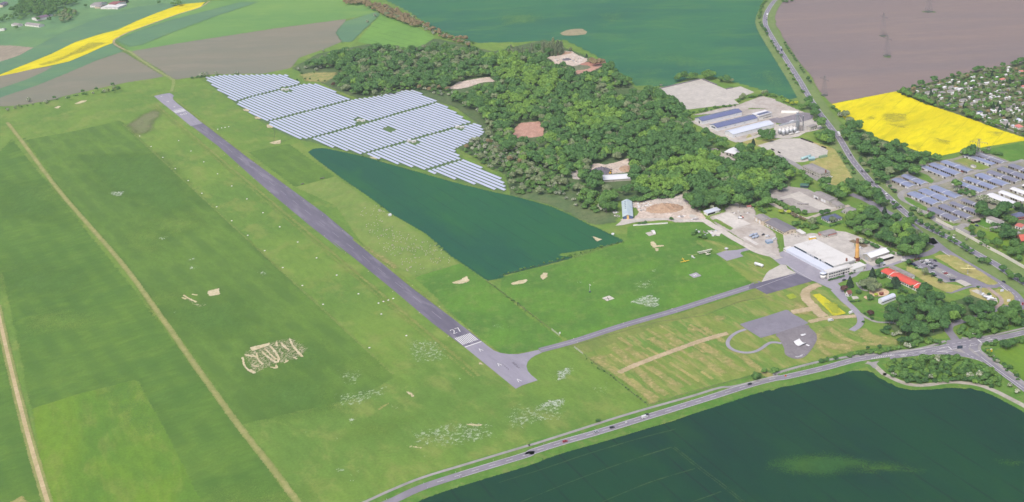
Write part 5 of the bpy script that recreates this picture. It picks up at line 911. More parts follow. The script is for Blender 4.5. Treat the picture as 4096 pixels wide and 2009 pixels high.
if low: bulkmesh('undergrowth', low, 'low undergrowth of distant shrubs')
print('TREES', {k: len(v) for k, v in groups.items()}, 'bulk', len(bulk))

# ================================================================== BUILDINGS
m_white = pm('white_wall', C(238, 236, 232), .8, var=.08, vs=3, dirt=C(206, 200, 190)); m_cream = pm('cream_wall', C(228, 212, 190), .85, var=.12, vs=3, dirt=C(190, 176, 156)); m_grey = pm('grey_wall', C(198, 194, 186), .9, var=.15, vs=2.5, dirt=C(160, 154, 144))
m_metal = pm('white_sheet', C(236, 238, 242), .45, var=.05, vs=4); m_rgrey = pm('grey_roof', C(164, 158, 156), .85, var=.15, vs=2.5, dirt=C(138, 132, 128)); m_rdark = pm('felt_roof', C(134, 130, 136), .85, var=.15, vs=3)
m_rpale = pm('pale_roof', C(232, 230, 226), .8, var=.07, vs=5, dirt=C(200, 196, 190)); m_rred = pm('red_roof', C(226, 96, 80), .7, var=.1, vs=3); m_rpink = pm('red_tiles', C(206, 120, 112), .8, var=.14, vs=2)
m_rblue = pm('slate_roof', C(104, 110, 138), .55, var=.1, vs=2); m_rwhite = pm('white_roof', C(242, 242, 244), .6, var=.05, vs=4); m_rust = pm('rusty_roof', C(178, 120, 112), .8, var=.3, vs=1.2); m_brickw = pm('brick_wall', C(146, 98, 84), .9, var=.2, vs=1)
m_glass = pm('window_glass', C(62, 68, 80), .12, spec=.6, var=.1); m_door = pm('dark_opening', C(48, 44, 44), .9, var=.2); m_steel = pm('galvanised', C(196, 200, 208), .4, .35, var=.1, vs=2); m_blueb = pm('blue_boards', C(74, 98, 142), .8, var=.15); m_wood = pm('light_timber', C(232, 190, 122), .8, var=.12)
m_sky = pm('pale_blue_sheet', C(222, 228, 242), .5, var=.04, vs=5); m_navy = pm('dark_cladding', C(56, 72, 88), .5, var=.12, vs=2); m_black = pm('rubber_black', C(40, 38, 40), .8); m_yellow = pm('yellow_paint', C(240, 196, 40), .5, var=.08); m_orange = pm('orange_paint', C(232, 110, 50), .5, var=.1)
m_blue = pm('blue_paint', C(70, 96, 176), .5, var=.1); m_pv = pm('roof_panels', C(140, 146, 186), .25, .35, .7, var=.08, vs=3); m_redp = pm('red_paint', C(196, 52, 60), .4, var=.1); m_pinkw = pm('pink_wall', C(206, 130, 130), .85, var=.1); m_conc = pm('cast_concrete', C(208, 204, 196), .9, var=.15, vs=1.5)
def frame3(q, h):
    a, b, c = PL(q, h); u = (b - a); u.z = 0; Ln = u.length; u.normalize(); n = Vector((-u.y, u.x, 0)); w = (c - b).dot(n)
    if w < 0: a, b = b, a; u = -u; n = -n; w = -w
    return Vector((a.x, a.y, .1)), math.atan2(u.y, u.x), Ln, w
def openings(root, spec, L_, W_, group=None):
    for face, n, z0, z1, wd, m0, m1, nm, mat in spec:
        span = (L_ if face in 'FB' else W_) - m0 - m1; mb = MB(); proto_ = None
        for i in range(n):
            c = m0 + span * (i + .5) / n
            if isinstance(mat, (list, tuple)): mt = rng.choice(mat)
            else: mt = mat
            key = mt.name
            if proto_ is None: proto_ = {}
            if key not in proto_:
                proto_[key] = MB().box(-wd / 2, -.1, 0, wd / 2, .1, z1 - z0).mesh(nm, mt)
            o = bpy.data.objects.new(nm, proto_[key]); COL.objects.link(o); o.parent = root
            o.location = {'F': (c, -.03, z0), 'B': (c, W_ + .03, z0), 'L': (-.03, c, z0), 'R': (L_ + .03, c, z0)}[face]; o.rotation_euler = (0, 0, 0 if face in 'FB' else math.pi / 2)
def roofmesh(kind, L_, W_, h, rise, ov=.35, th=.22):
    mb = MB()
    if kind == 'gable': mb.prism([(-ov, h - .05), (W_ / 2, h + rise), (W_ + ov, h - .05), (W_ + ov, h + th), (W_ / 2, h + rise + th + .05), (-ov, h + th)], 'x', -ov, L_ + ov)
    elif kind == 'gable_y': mb.prism([(-ov, h - .05), (L_ / 2, h + rise), (L_ + ov, h - .05), (L_ + ov, h + th), (L_ / 2, h + rise + th + .05), (-ov, h + th)], 'y', -ov, W_ + ov)
    elif kind == 'hip':
        k = min(W_, L_) / 2; o = ov; z = h + .02
        vs = [(-o, -o, z), (L_ + o, -o, z), (L_ + o, W_ + o, z), (-o, W_ + o, z)] + ([(k, W_ / 2, h + rise), (L_ - k, W_ / 2, h + rise)] if L_ >= W_ else [(L_ / 2, k, h + rise), (L_ / 2, W_ - k, h + rise)])
        mb.add(vs, [(3, 2, 1, 0), (0, 1, 5, 4), (1, 2, 5), (2, 3, 4, 5), (3, 0, 4)] if L_ >= W_ else [(3, 2, 1, 0), (0, 1, 4), (1, 2, 5, 4), (2, 3, 5), (3, 0, 4, 5)])
    elif kind == 'barrel':
        n = 8; pr = [(W_ / 2 - math.cos(math.pi * k / n) * (W_ / 2 + ov), h - .1 + rise * math.sin(math.pi * k / n)) for k in range(n + 1)]; pr2 = [(y, z + th) for y, z in pr]
        for i in range(n): mb.prism([pr[i], pr[i + 1], pr2[i + 1], pr2[i]], 'x', -ov, L_ + ov)
    elif kind == 'shed': mb.prism([(-ov, h - .02), (W_ + ov, h + rise), (W_ + ov, h + rise + th), (-ov, h + th)], 'x', -ov, L_ + ov)
    else: mb.box(-ov, -ov, h + .01, L_ + ov, W_ + ov, h + th)
    return mb
def wallmesh(kind, L_, W_, h, rise):
    mb = MB()
    if kind == 'gable': mb.prism([(0, 0), (W_, 0), (W_, h), (W_ / 2, h + rise - .02), (0, h)], 'x', 0, L_)
    elif kind == 'gable_y': mb.prism([(0, 0), (L_, 0), (L_, h), (L_ / 2, h + rise - .02), (0, h)], 'y', 0, W_)
    elif kind == 'shed': mb.prism([(0, 0), (W_, 0), (W_, h + rise - .02), (0, h)], 'x', 0, L_)
    elif kind == 'barrel': mb.prism([(0, 0), (W_, 0), (W_, h - .12)] + [(W_ / 2 + math.cos(math.pi * k / 8) * W_ / 2, h - .15 + rise * math.sin(math.pi * k / 8)) for k in range(1, 8)] + [(0, h - .12)], 'x', 0, L_)
    else: mb.box(0, 0, 0, L_, W_, h)
    return mb
def building(name, label, cat, q, h, roof='gable', rise=1.5, wm=None, rm=None, spec=(), ov=.35, group=None, z=0, rect=None):
    p, rz, L_, W_ = rect or frame3(q, h + z); p.z = .1 + z
    root = thing(name, label, cat, p, rz, group)
    wallmesh(roof, L_, W_, h, rise).obj('wall', wm or m_white, root)
    roofmesh(roof, L_, W_, h, rise, ov).obj('roof', rm or m_rgrey, root)
    openings(root, spec, L_, W_)
    return root, L_, W_
def add(root, nm, mb, mat, label=None, smooth_=False):
    o = mb.obj(nm, mat, root, smooth_)
    if label: o['label'] = label
    return o
WIN = 'window'
# --- hangar with its office wing
hg, hL, hW = building('hangar', 'large hangar with pale flat roof and dark glazed front band', 'hangar', 'b 135,412 935,830 1380,710', 6.5, 'flat', 0, m_white, m_rpale, ov=.7)
add(hg, 'glazing_band', MB().box(.3, -.12, 4.2, hL - .3, .05, 6.3), m_navy)
fr = MB(); [fr.box(1 + k * 4.2, -.2, 4.2, 1.25 + k * 4.2, -.12, 6.3) for k in range(int((hL - 2) / 4.2))]; add(hg, 'glazing_bar', fr, m_navy)
sg = None
for f0, f1, z0, z1 in ((.33, .42, 4.9, 6.0), (.43, .52, 4.9, 6.0), (.625, .655, 4.4, 6.2), (.70, .78, 5.0, 6.1), (.70, .8, 4.45, 4.65)):
    add(hg, 'sign_panel', MB().box(hL * f0, -.34, z0, hL * f1, -.22, z1), m_rwhite)
lt = MB()
for f0, f1 in ((.335, .415), (.435, .515), (.705, .775)):
    x = hL * f0 + .4
    while x < hL * f1 - .4: w_ = rng.uniform(.35, .6); lt.box(x, -.37, 5.25, x + w_ * .6, -.342, 5.75); x += w_ + .25
add(hg, 'sign_lettering', lt, m_steel)
add(hg, 'front_canopy', MB().prism([(-.12, 4.1), (-.12, 3.9), (-9.2, 2.9), (-9.2, 3.1)], 'x', -2, hL + 1.), m_sky, 'pale blue sloping canopy roof along the hangar front')
fb = MB(); fb.box(-2, -9.1, 0, hL + 1, -8.9, 2.9); fb.box(-2, -8.9, 0, -1.8, -.1, 3); add(hg, 'front_wall', fb, m_sky)
add(hg, 'corner_annex', MB().box(-6.5, -9.3, 0, -2.05, -.5, 3.4), m_white); [add(hg, WIN, MB().box(-6.1 + k * 1.4, -9.38, 1.6, -5.4 + k * 1.4, -9.28, 2.4), m_glass) for k in range(3)]
add(hg, 'parapet', MB().box(hL + .72, -.4, 5.2, hL + .95, hW + .3, 6.9), m_white); add(hg, 'vent_stack', MB().box(hL - 2, hW * .62, 6.75, hL - .6, hW * .62 + 1.4, 10), m_brickw, 'small brick flue on the hangar roof edge')
of, oL, oW = building('office_wing', 'white two storey office wing with ribbon windows', 'office', 'b 820,975 1315,838 1205,795', 6.4, 'flat', 0, m_white, m_rpale, [('F', 10, 4.0, 5.3, 2.3, .8, .5, WIN, m_glass), ('F', 10, 1.0, 2.1, 2.1, .8, .5, WIN, m_glass), ('L', 2, 4.0, 5.3, 2.2, .5, .5, WIN, m_glass), ('F', 1, 0, 2.8, 2., oL * .5 if False else 22, 14, 'door', m_door)], ov=.3)
tw = thing('control_tower', 'round white lookout bay with pale blue flat cap', 'tower', P('w', 160, 690), 0)
MB().lathe([(3.1, 0), (3.1, 4.4)], n=20).obj('shaft', m_white, tw, True); MB().lathe([(3.12, 4.41), (3.12, 5.9)], n=12).obj('window_band', m_glass, tw); MB().lathe([(3.5, 5.91), (3.6, 6.2), (2.6, 6.75), (.1, 6.9)], n=20).obj('roof', m_sky, tw, True)
ww = MB().lathe([(3.13, 1.3), (3.13, 2.4)], n=12); ww.obj(WIN, m_glass, tw)
building('garage_wing', 'low white wing with pale gates beside the office', 'office', 'b 1318,905 1590,815 1510,735', 5.0, 'flat', 0, m_white, m_rpale, [('F', 2, .2, 3.4, 3.2, 5, 4, 'gate', m_metal), ('R', 1, 1, 3, 2, 3, 3, WIN, m_glass), ('F', 1, 2.6, 3.6, 2.4, 1, 14, WIN, m_glass), ('F', 1, 1.8, 2.9, 1.6, 15.5, 1.5, WIN, m_glass)], ov=.25)
chm = thing('chimney', 'tall tapering brick chimney, ochre above a dark red foot', 'chimney', P('b', 1402, 722), .45)
MB().box(-2.1, -2.1, 0, 2.1, 2.1, 4.2).obj('foot', pm('red_brick', C(132, 72, 62), .9, var=.2), chm)
mo = pm('ochre_brick', C(240, 186, 110), .9, var=.15, vs=1.5, dirt=C(170, 112, 78))
MB().lathe([(2.3, 4.21), (1.95, 12)], n=8).obj('lower_shaft', mo, chm); MB().lathe([(2.2, 12.02), (2.2, 12.6), (1.9, 12.61), (1.55, 20.5)], n=8).obj('upper_shaft', mo, chm); MB().lathe([(1.95, 20.52), (2.0, 21.4), (1.6, 22.4), (1.6, 24.5), (1.75, 24.6), (1.75, 25.2), (.9, 25.2), (.9, 24.9)], n=8).obj('head', pm('sooty_brick', C(150, 104, 78), .9, var=.25), chm)
building('shed_hall', 'pale grey gabled hall with white roof behind the chimney', 'hall', 'b 1685,670 2055,545 1925,460', 5.0, 'gable_y' if False else 'gable', 2.4, m_grey, m_rwhite, [('F', 16, 1.6, 3.6, 1.0, 1, 1, WIN, m_rgrey), ('L', 1, 0, 4.2, 4.5, 5, 5, 'gate', m_steel)], ov=.4)
building('lean_to', 'open lean to roof along the pale hall', 'shelter', 'b 1890,700 2145,625 2070,600', 3.2, 'flat', 0, m_door, m_rpale, ov=.8)
building('pavilion', 'small white flat roofed pavilion behind a round tree', 'pavilion', 'h 685,300 752,285 690,248', 3.2, 'flat', 0, m_white, m_rwhite, [('F', 2, 1, 2.4, 1.4, .5, .5, WIN, m_glass)])
building('barrack_building', 'long building with bright red roof beside the car park', 'building', 'h 660,455 1450,830 1545,730', 3.6, 'gable', 1.7, m_white, m_rred, [('F', 16, 1.0, 2.5, 1.6, 1.5, 1.5, WIN, m_glass), ('L', 2, 1, 2.4, 1.4, 2, 2, WIN, m_glass)], ov=.6)
bb = [o for o in COL.objects if o.name.startswith('barrack_building')][0]
for f in (.22, .86): bb_L = frame3('h 660,455 1450,830 1545,730', 3.6); W2 = bb_L[3]; add(bb, 'fire_wall', MB().prism([(-.7, 3.4), (W2 / 2, 5.2), (W2 + .7, 3.4), (W2 + .7, 4.1), (W2 / 2, 5.95), (-.7, 4.1)], 'x', bb_L[2] * f, bb_L[2] * f + .7), m_white)
building('annex_shed', 'low grey flat roofed annex behind the red roofed building', 'shed', 'h 820,350 1290,565 1360,535', 3.0, 'flat', 0, m_grey, m_rgrey, [('R', 1, 0, 2.4, 2.4, .5, .5, 'gate', m_rpale)], ov=.2)
building('garden_house', 'small white house with red brown steep roof in the garden', 'house', 'L 903,497 930,510 965,500', 2.8, 'gable_y', 3.0, m_white, m_rpink if False else pm('brown_tiles', C(146, 92, 84), .8, var=.15), [('F', 1, .8, 2, 1.2, 1, 1, WIN, m_glass), ('R', 2, .8, 2, 1.1, .6, .6, WIN, m_glass)], ov=.5)
building('quonset_hall', 'white arched tent hall with dark side strip', 'hall', 'h 690,1100 965,990 890,940', 3.2, 'barrel', 2.6, m_metal, m_sky, [('F', 1, 2.3, 3.0, 20, .5, 3, 'side_strip', m_door)], ov=.15)
# --- grey L shaped workshops below the bungalow
building('workshop_building', 'taller cream workshop block with grey gable roof', 'workshop', 'g 122,950 262,1035 390,985', 5.2, 'gable', 1.4, m_cream, m_rgrey, [('F', 2, .1, 3.6, 3.2, .5, 4, 'gate', m_metal), ('F', 2, 3.7, 4.5, 1.8, 4, 1, WIN, m_glass)])
building('workshop_building', 'long low cream workshop with dark grey roof', 'workshop', 'g 268,1040 622,1222 840,1165', 3.6, 'gable', 1.6, m_cream, m_rdark, [('F', 14, .9, 2.3, 1.5, 1, 1, WIN, m_glass), ('F', 3, .1, 2.6, 2.6, 4, 10, 'gate', m_metal), ('R', 2, 1, 2.4, 1.4, 2, 4, WIN, m_glass)], ov=.5)
building('annex_shed', 'pale flat roofed extension at the end of the long workshop', 'shed', 'g 920,1250 985,1235 830,1180', 3.0, 'flat', 0, m_grey, m_rpale)
building('brick_shed', 'grey roofed shed with faded red awnings by the hangar yard', 'shed', 'b 735,215 990,150 890,85', 3.4, 'gable', 1.2, m_grey, m_rgrey, [('F', 4, .1, 2.4, 2.0, 6, 1, 'gate', m_rgrey), ('F', 1, 1, 2, 1.2, 2.5, 12, WIN, m_glass)], ov=.5)
building('awning_shed', 'faded red lean to roof on the yard shed', 'shelter', 'b 835,222 995,180 990,165', 2.6, 'flat', 0, m_grey, m_rust, ov=.1); building('awning_shed', 'faded red lean to at the narrow end of the yard shed', 'shelter', 'b 640,215 715,210 660,165', 2.4, 'flat', 0, m_grey, m_rust, ov=.2)
building('barrack_building', 'old two storey barrack with rows of small windows', 'building', 'g 925,100 1225,235 1365,180', 6.4, 'hip', 1.6, m_grey, m_rgrey, [('F', 10, 3.8, 4.9, 1.1, 1, 1, WIN, m_glass), ('F', 10, 1.0, 2.2, 1.1, 1, 1, WIN, m_glass), ('R', 6, 3.8, 4.9, 1.0, .6, .6, WIN, m_glass), ('R', 6, 1.0, 2.2, 1.0, .6, .6, WIN, m_glass), ('F', 1, 0, 2.8, 1.6, 24, 18, 'door', m_door)])
bt = [o for o in COL.objects if o.name.startswith('barrack_building')][-1]; add(bt, 'chimney', MB().box(36, 7, 6.5, 37.4, 8.2, 10), m_brickw)
building('workshop_building', 'old grey workshop with tall gates on the hardstanding', 'workshop', 'g 1095,570 1370,695 1510,655', 4.4, 'gable', 1.3, m_grey, m_rgrey, [('F', 6, .1, 3.4, 3.6, 2, 1, 'gate', [m_metal, m_grey, m_rgrey])])
building('annex_shed', 'small grey shed at the end of the old workshop', 'shed', 'g 1410,715 1520,790 1620,755', 3.0, 'gable', 1.0, m_grey, m_rgrey, [('R', 2, .8, 2, 1.2, .5, .5, WIN, m_glass)])
building('bungalow', 'white bungalow with dark blue hipped roof and lawn', 'house', 'g 1245,965 1365,1030 1550,950', 3.0, 'hip', 2.6, m_white, m_rblue, [('F', 4, .6, 2.3, 1.4, 1, 1, WIN, m_glass), ('R', 4, .6, 2.3, 1.4, 2, 1, WIN, m_glass)], ov=.7)
building('grey_house', 'grey roofed shed house with parked cars beside the dusty lane', 'house', 'g 1600,850 1740,900 1870,840', 3.2, 'gable', 1.6, m_grey, m_rgrey, [('F', 3, .8, 2.2, 1.6, 1, 1, WIN, m_glass)])
building('shelter', 'dark green round roofed shelter at the wood edge', 'shelter', 'g 890,430 1020,440 1010,410', 2.8, 'barrel', 1.4, m_navy, pm('green_sheet', C(74, 116, 100), .6), ov=.4)
building('stable', 'white roofed open stable shed beside the dusty yard', 'shed', 'f 390,265 635,190 545,160', 3.0, 'shed', .7, m_white, m_sky, [('F', 5, .4, 2.5, 3.0, 1, 8, 'opening', m_door), ('F', 3, .8, 2., 1.2, 17, 1, WIN, m_glass)], ov=.6)
building('rusty_hut', 'small grey hut with rust red roof at the yard corner', 'hut', 'f 1160,140 1240,135 1205,105', 3.0, 'gable', .7, m_grey, m_rust)
building('poultry_shed', 'long white sheet roofed shed in the rubble clearing', 'shed', 'n 1330,780 2285,715 2245,560', 3.0, 'gable', 2.4, m_grey, m_metal, ov=.9)
s_, sL, sW = building('boarded_shed', 'steep shed with patched pale blue roof and timber door', 'shed', 'l 350,600 620,585 440,175', 3.0, 'gable_y', 2.6, m_blueb, pm('patched_roof', C(204, 220, 222), .6, var=.08, vs=3, dirt=C(150, 172, 214)), [('F', 1, 0, 4.6, 2.6, 3, 3, 'door', m_wood)], ov=.5)
for k in range(5): add(s_, 'roof_patch', MB().prism([(sL * .14, 4.0), (sL * .4, 5.3), (sL * .4, 5.4), (sL * .14, 4.1)], 'y', sW * (.42 + k * .11), sW * (.47 + k * .11)), pm('dark_patch', C(120, 140, 158), .5) if k == 0 else bpy.data.materials['dark_patch'])
building('flat_shed', 'white flat roofed shed half hidden by the wood', 'shed', 'G 2100,300 2210,325 2250,262', 3.4, 'gable', .9, m_grey, m_rwhite, [('F', 3, .2, 2.6, 2.4, 2, 2, 'opening', m_door)])
# --- white sheds and silos
SH = [('L', 1, 0, 3.6, 3.0, 4, 8, 'gate', m_door), ('F', 5, 2.2, 3.6, .7, 3, 3, 'slot', m_steel)]
building('long_shed', 'northern long white shed with blue grey panel roof', 'shed', 's 430,410 1605,135 1465,25', 5.2, 'gable', 2.4, m_metal, m_pv, SH, ov=.5)
building('long_shed', 'middle long white shed with blue grey panel roof and grey gable', 'shed', 's 875,605 2060,315 1905,205', 5.0, 'gable', 2.4, m_metal, m_pv, [('F', 3, 1.8, 3.2, 2.6, 6, 14, WIN, m_steel), ('L', 1, 2.6, 4.4, 9, 2, 2, 'gable_panel', m_navy)], ov=.5)
building('long_shed', 'nearest long shed with plain pale sheet roof', 'shed', 's 1340,800 2535,490 2395,370', 5.4, 'gable', 2.4, m_metal, m_sky, [('F', 8, 3.6, 5.0, .7, 3, 1, 'slot', m_steel), ('L', 1, 0, 3.8, 3.4, 8, 5, 'gate', m_white)], ov=.5)
ob, oL2, oW2 = building('office_block', 'white two storey block with a blue panel strip on its roof', 'office', 's 2100,255 2480,150 2365,60', 7.0, 'flat', 0, m_white, m_rwhite, [('F', 14, 4.4, 5.6, .8, 1, 1, WIN, m_glass), ('F', 9, 1.2, 2.4, 1.0, 8, 1, WIN, m_glass)], ov=.5)
add(ob, 'roof_panels', MB().box(2, 1.6, 7.24, oL2 - 1, oW2 * .55, 7.45), m_rblue)
sil = None; S0 = P('r', 565, 1085); dS = (P('r', 1035, 985) - S0) / 3; dB = Vector((-dS.y, dS.x, 0)).normalized() * dS.length * 1.05
def make_silo(label, loc):
    t = thing('grain_silo', label, 'silo', loc, 0, 'grain silos on legs'); r = dS.length * .46
    MB().lathe([(r, 2.6), (r, 7.6)], n=18).obj('tank', m_steel, t, True); MB().lathe([(r + .15, 7.61), (.6, 9.4), (.6, 9.8), (.05, 9.85)], n=18).obj('roof', m_rpale, t); MB().lathe([(r - .1, 2.58), (.4, .8)], n=14).obj('hopper', m_steel, t, True)
    for k in range(6): a = k * 1.047; MB().tube((math.cos(a) * r * .95, math.sin(a) * r * .95, 0), (math.cos(a) * r * .95, math.sin(a) * r * .95, 2.7), .16, n=5).obj('leg', m_steel, t)
    return t
for j in range(2):
    for i in range(4):
        p_ = S0 + dS * (i + (-.25 if j else 0)) + dB * j * 1.0; lb = ['first', 'second', 'third', 'last'][i] + (' silo of the front row' if j == 0 else ' silo of the rear row') + ' counted away from the round trees'
        if sil is None: sil = make_silo(lb, p_)
        else: copy_thing(sil, p_, 0, lb)
el = thing('grain_elevator', 'steel elevator tower with galleries and a sloping spout', 'elevator', P('r', 1150, 900), .3)
fr = MB()
for x in (-1.5, 1.5):
    for y in (-1.5, 1.5): fr.tube((x, y, 0), (x, y, 24), .18, n=4)
for z in range(0, 24, 4):
    for a, b in (((-1.5, -1.5), (1.5, -1.5)), ((1.5, -1.5), (1.5, 1.5)), ((1.5, 1.5), (-1.5, 1.5)), ((-1.5, 1.5), (-1.5, -1.5))): fr.tube((*a, z), (*b, z + 4), .1, n=4); fr.tube((*a, z + 4), (*b, z + 4), .1, n=4)
fr.obj('lattice_frame', m_steel, el); MB().box(-.5, -.5, 0, .5, .5, 25.5).box(-2.2, -2.2, 24.01, 2.2, 2.2, 24.3).box(-1, -1.2, 25.51, 1.2, 1.2, 27).obj('head', m_steel, el); MB().tube((.8, 0, 24.5), (7, -1, 13), .35, n=6).obj('spout', m_rpale, el)
g_ = MB(); e0 = P('r', 1060, 505, 14) - P('r', 1150, 900); e0 = P('r', 400, 660, 14) - P('r', 1150, 900); e0.rotate(Matrix.Rotation(-.3, 3, 'Z')); e0.z = 13.6; g_.tube((0, 0, 15.0), e0, .8, n=6); g_.tube((0, 1.5, 15.8), e0 + Vector((0, 1.5, .8)), .5, n=6); g_.obj('conveyor_bridge', m_steel, el)
MB().box(2.5, -4, 0, 7, .5, 8).obj('machine_house', m_rgrey, el); MB().box(1.5, 2, 0, 5, 6, 13).obj('dryer_house', m_steel, el)
ds = thing('dark_stack', 'thin dark steel stack beside the elevator tower', 'chimney', P('r', 1395, 700)); MB().tube((0, 0, 0), (0, 0, 15), .55, n=8).obj('shaft', m_navy, ds); MB().tube((0, 0, 15), (0, 0, 15.6), .8, n=8).obj('cap', m_steel, ds)
building('silo_office', 'small grey two storey building beside the silo yard', 'building', 'r 1690,735 1985,645 1860,590', 5.6, 'flat', 0, m_grey, m_rgrey, [('F', 5, 3.6, 4.8, 1.0, 1, 1, WIN, m_glass), ('F', 2, .8, 2.2, 1.2, 4, 1, WIN, m_glass)], ov=.15)
def tank(name, label, p0, p1, r, mat, legs=True):
    a, b = p0, p1; d = b - a; Ln = d.length; t = thing(name, label, 'tank', (a.x, a.y, .1), math.atan2(d.y, d.x)); zc = r + (1.0 if legs else .1); mb = MB(); n = 14
    pr = [(0.02, -r * .25), (r * .7, -r * .12), (r, r * .1), (r, Ln - r * .1), (r * .7, Ln + r * .12), (.02, Ln + r * .25)]; vs, fs = [], []
    for rr, x in pr: vs += [(x, rr * math.cos(k * 2 * math.pi / n), zc + rr * math.sin(k * 2 * math.pi / n)) for k in range(n)]
    for i in range(len(pr) - 1): fs += [(i * n + k, i * n + (k + 1) % n, (i + 1) * n + (k + 1) % n, (i + 1) * n + k) for k in range(n)]
    mb.add(vs, fs); mb.obj('vessel', mat, t, True)
    if legs:
        for x in (Ln * .15, Ln * .85): MB().box(x - .25, -r * .7, 0, x + .25, r * .7, zc - r * .55).obj('saddle', m_conc, t)
    return t
tank('fuel_tank', 'large white horizontal fuel tank on saddles beside the apron', P('L', 55, 238), P('L', 130, 262), 1.5, m_metal)
tank('gas_tank', 'pale turquoise horizontal tank on the concrete slab', P('H', 490, 382), P('H', 575, 352), 1.6, pm('turquoise_paint', C(178, 214, 214), .5)); building('tank_hut', 'small turquoise hut behind the horizontal tank', 'hut', 'H 560,365 617,362 590,345', 2.6, 'flat', 0, pm('teal_wall', C(128, 160, 164), .7), bpy.data.materials['turquoise_paint'])
tank('storage_tank', 'small white tank in front of the silos', P('r', 1060, 1000), P('r', 1220, 965), 1.3, m_metal, False); tank('storage_tank', 'low pale trough tank in front of the silos', P('r', 800, 1080), P('r', 980, 1030), .9, m_rpale)
for i_, q in enumerate(('f 1210,735 1290,700', 'f 1260,770 1330,740', 'f 1300,710 1350,690', 'f 1320,755 1380,730')): a, b = PL(q); tank('water_tank', ['first', 'second', 'third', 'fourth'][i_] + ' grey blue tank of the cluster beside the loading strip', a, b, 1.2, pm('blue_tank', C(176, 188, 208), .5) if i_ == 0 else bpy.data.materials['blue_tank'])
building('blue_hut', 'small blue grey pump hut beside the workshop yard', 'hut', 'f 1550,820 1660,800 1640,760', 2.6, 'flat', 0, pm('blue_wall', C(136, 164, 192), .7), bpy.data.materials['blue_tank'])
cont = pm('container_green', C(142, 170, 136), .6, var=.12)
building('green_container', 'long pale green container at the edge of the slab', 'container', 'H 665,345 735,330 728,322', 2.6, 'flat', 0, cont, cont, ov=.05); building('box_trailer', 'yellow box trailer with white roof behind the hangar', 'trailer', 'b 455,270 580,250 575,222', 3.0, 'flat', 0, m_yellow, m_rwhite, ov=.06)
building('white_container', 'white container with dark roof on the grass between garages', 'container', 'x 450,1060 600,1115 670,1085', 2.6, 'flat', 0, m_white, m_rgrey, [('R', 1, 1.2, 1.9, .9, .5, .5, WIN, m_glass)], ov=.06); building('field_hut', 'small white hut behind the upper garage rows', 'hut', 'x 870,460 930,470 1000,460', 2.4, 'flat', 0, m_white, m_rpale, [('F', 1, 0, 1.9, .8, .5, .5, 'door', m_door)])
building('bunker_shed', 'ribbed arched shelter on a concrete base in the meadow', 'shelter', 'l 1170,1060 1240,1050 1140,970', 1.2, 'barrel', 1.6, m_conc, m_rpale, ov=.1); sheet('concrete_base', PL('l 955,1040 1100,1005 1240,1075 1060,1125'), g_conc, 5, cat='slab')
building('equipment_box', 'small white equipment box beside the cracked pad', 'cabinet', 'i 1590,210 1640,225 1660,205', 1.9, 'flat', 0, m_rgrey, m_rwhite); building('equipment_box', 'small white box in the rows by the wheat corner', 'cabinet', 'l 45,1055 105,1055 108,1040', 1.6, 'flat', 0, m_metal, m_rwhite)
tent = pm('tent_cloth', C(240, 238, 230), .8)
th = thing('polytunnel', 'low white tunnel tent on the worn industrial yard', 'tent', P('r', 480, 110), -.35); MB().prism([(-3.2, 0), (3.2, 0), (2.6, 2), (0, 3), (-2.6, 2)], 'x', 0, 24).obj('cover', tent, th); MB().box(-.1, -3.3, 0, 0, 3.3, .4).obj('ground_beam', m_steel, th)
building('white_lorry_box', 'white box body parked beside the elevator', 'container', 'r 880,500 1035,450 1020,415', 3., 'flat', 0, m_metal, m_rwhite, ov=.05)
# --- garages
gdoors = [m_door, m_door, m_door, m_grey, m_metal, m_rgrey, pm('brown_door', C(96, 78, 70), .8)]
GROWS = [('30,505 320,630 455,600', 0, 'front row of the pair nearest the highway bank'), ('185,440 525,585 650,560', 0, 'second row of the pair nearest the highway bank'), ('505,285 945,460 1025,440', 1, 'open fronted row with a white car at its end'), ('650,250 1095,425 1230,400', 0, 'row beside the open fronted garages'),
         ('852,205 1305,370 1430,350', 0, 'row with a red car in front'), ('1243,92 1705,255 1800,245', 1, 'row with a broad white fascia'), ('1405,70 1870,230 1995,208', 2, 'hindmost row below the rapeseed'), ('285,740 715,925 865,890', 0, 'row along the curving garage lane'),
         ('472,688 905,870 1050,840', 0, 'second row behind the curving lane'), ('655,635 1095,815 1235,785', 0, 'row with a blue end wall'), ('1035,540 1525,715 1640,690', 0, 'row beside the thicket'), ('1228,485 1715,660 1840,635', 0, 'row left of the cross lane with white cross wall'),
         ('1425,430 1895,608 2050,580', 0, 'long row in the middle of the upper block'), ('1622,375 2115,545 2235,525', 3, 'grey roofed row in the upper block'), ('1800,320 2260,490 2390,465', 3, 'grey roofed row with many white doors'), ('1985,265 2420,420 2540,400', 3, 'grey roofed row at the edge of view'),
         ('625,1000 1080,1205 1220,1180', 3, 'lowest row along the noise wall lane'), ('810,950 1290,1155 1420,1130', 3, 'second lowest row'), ('1000,900 1450,1070 1510,1055', 3, 'third lowest row ending at a white porch'), ('1187,850 1600,1000 1690,980', 3, 'lower row with a bright blue door'),
         ('1615,765 2085,950 2145,890', 4, 'white roofed row nearest the blossom'), ('1825,715 2230,870 2330,845', 4, 'second white roofed row'), ('2020,660 2400,800 2500,780', 4, 'third white roofed row'), ('2225,600 2560,730 2660,705', 4, 'fourth white roofed row')]
g_pv = pm('garage_panels', C(172, 178, 208), .3, .3, .7, var=.08, vs=3); g_gr = pm('garage_felt', C(144, 144, 162), .5, .1, var=.1, vs=3)
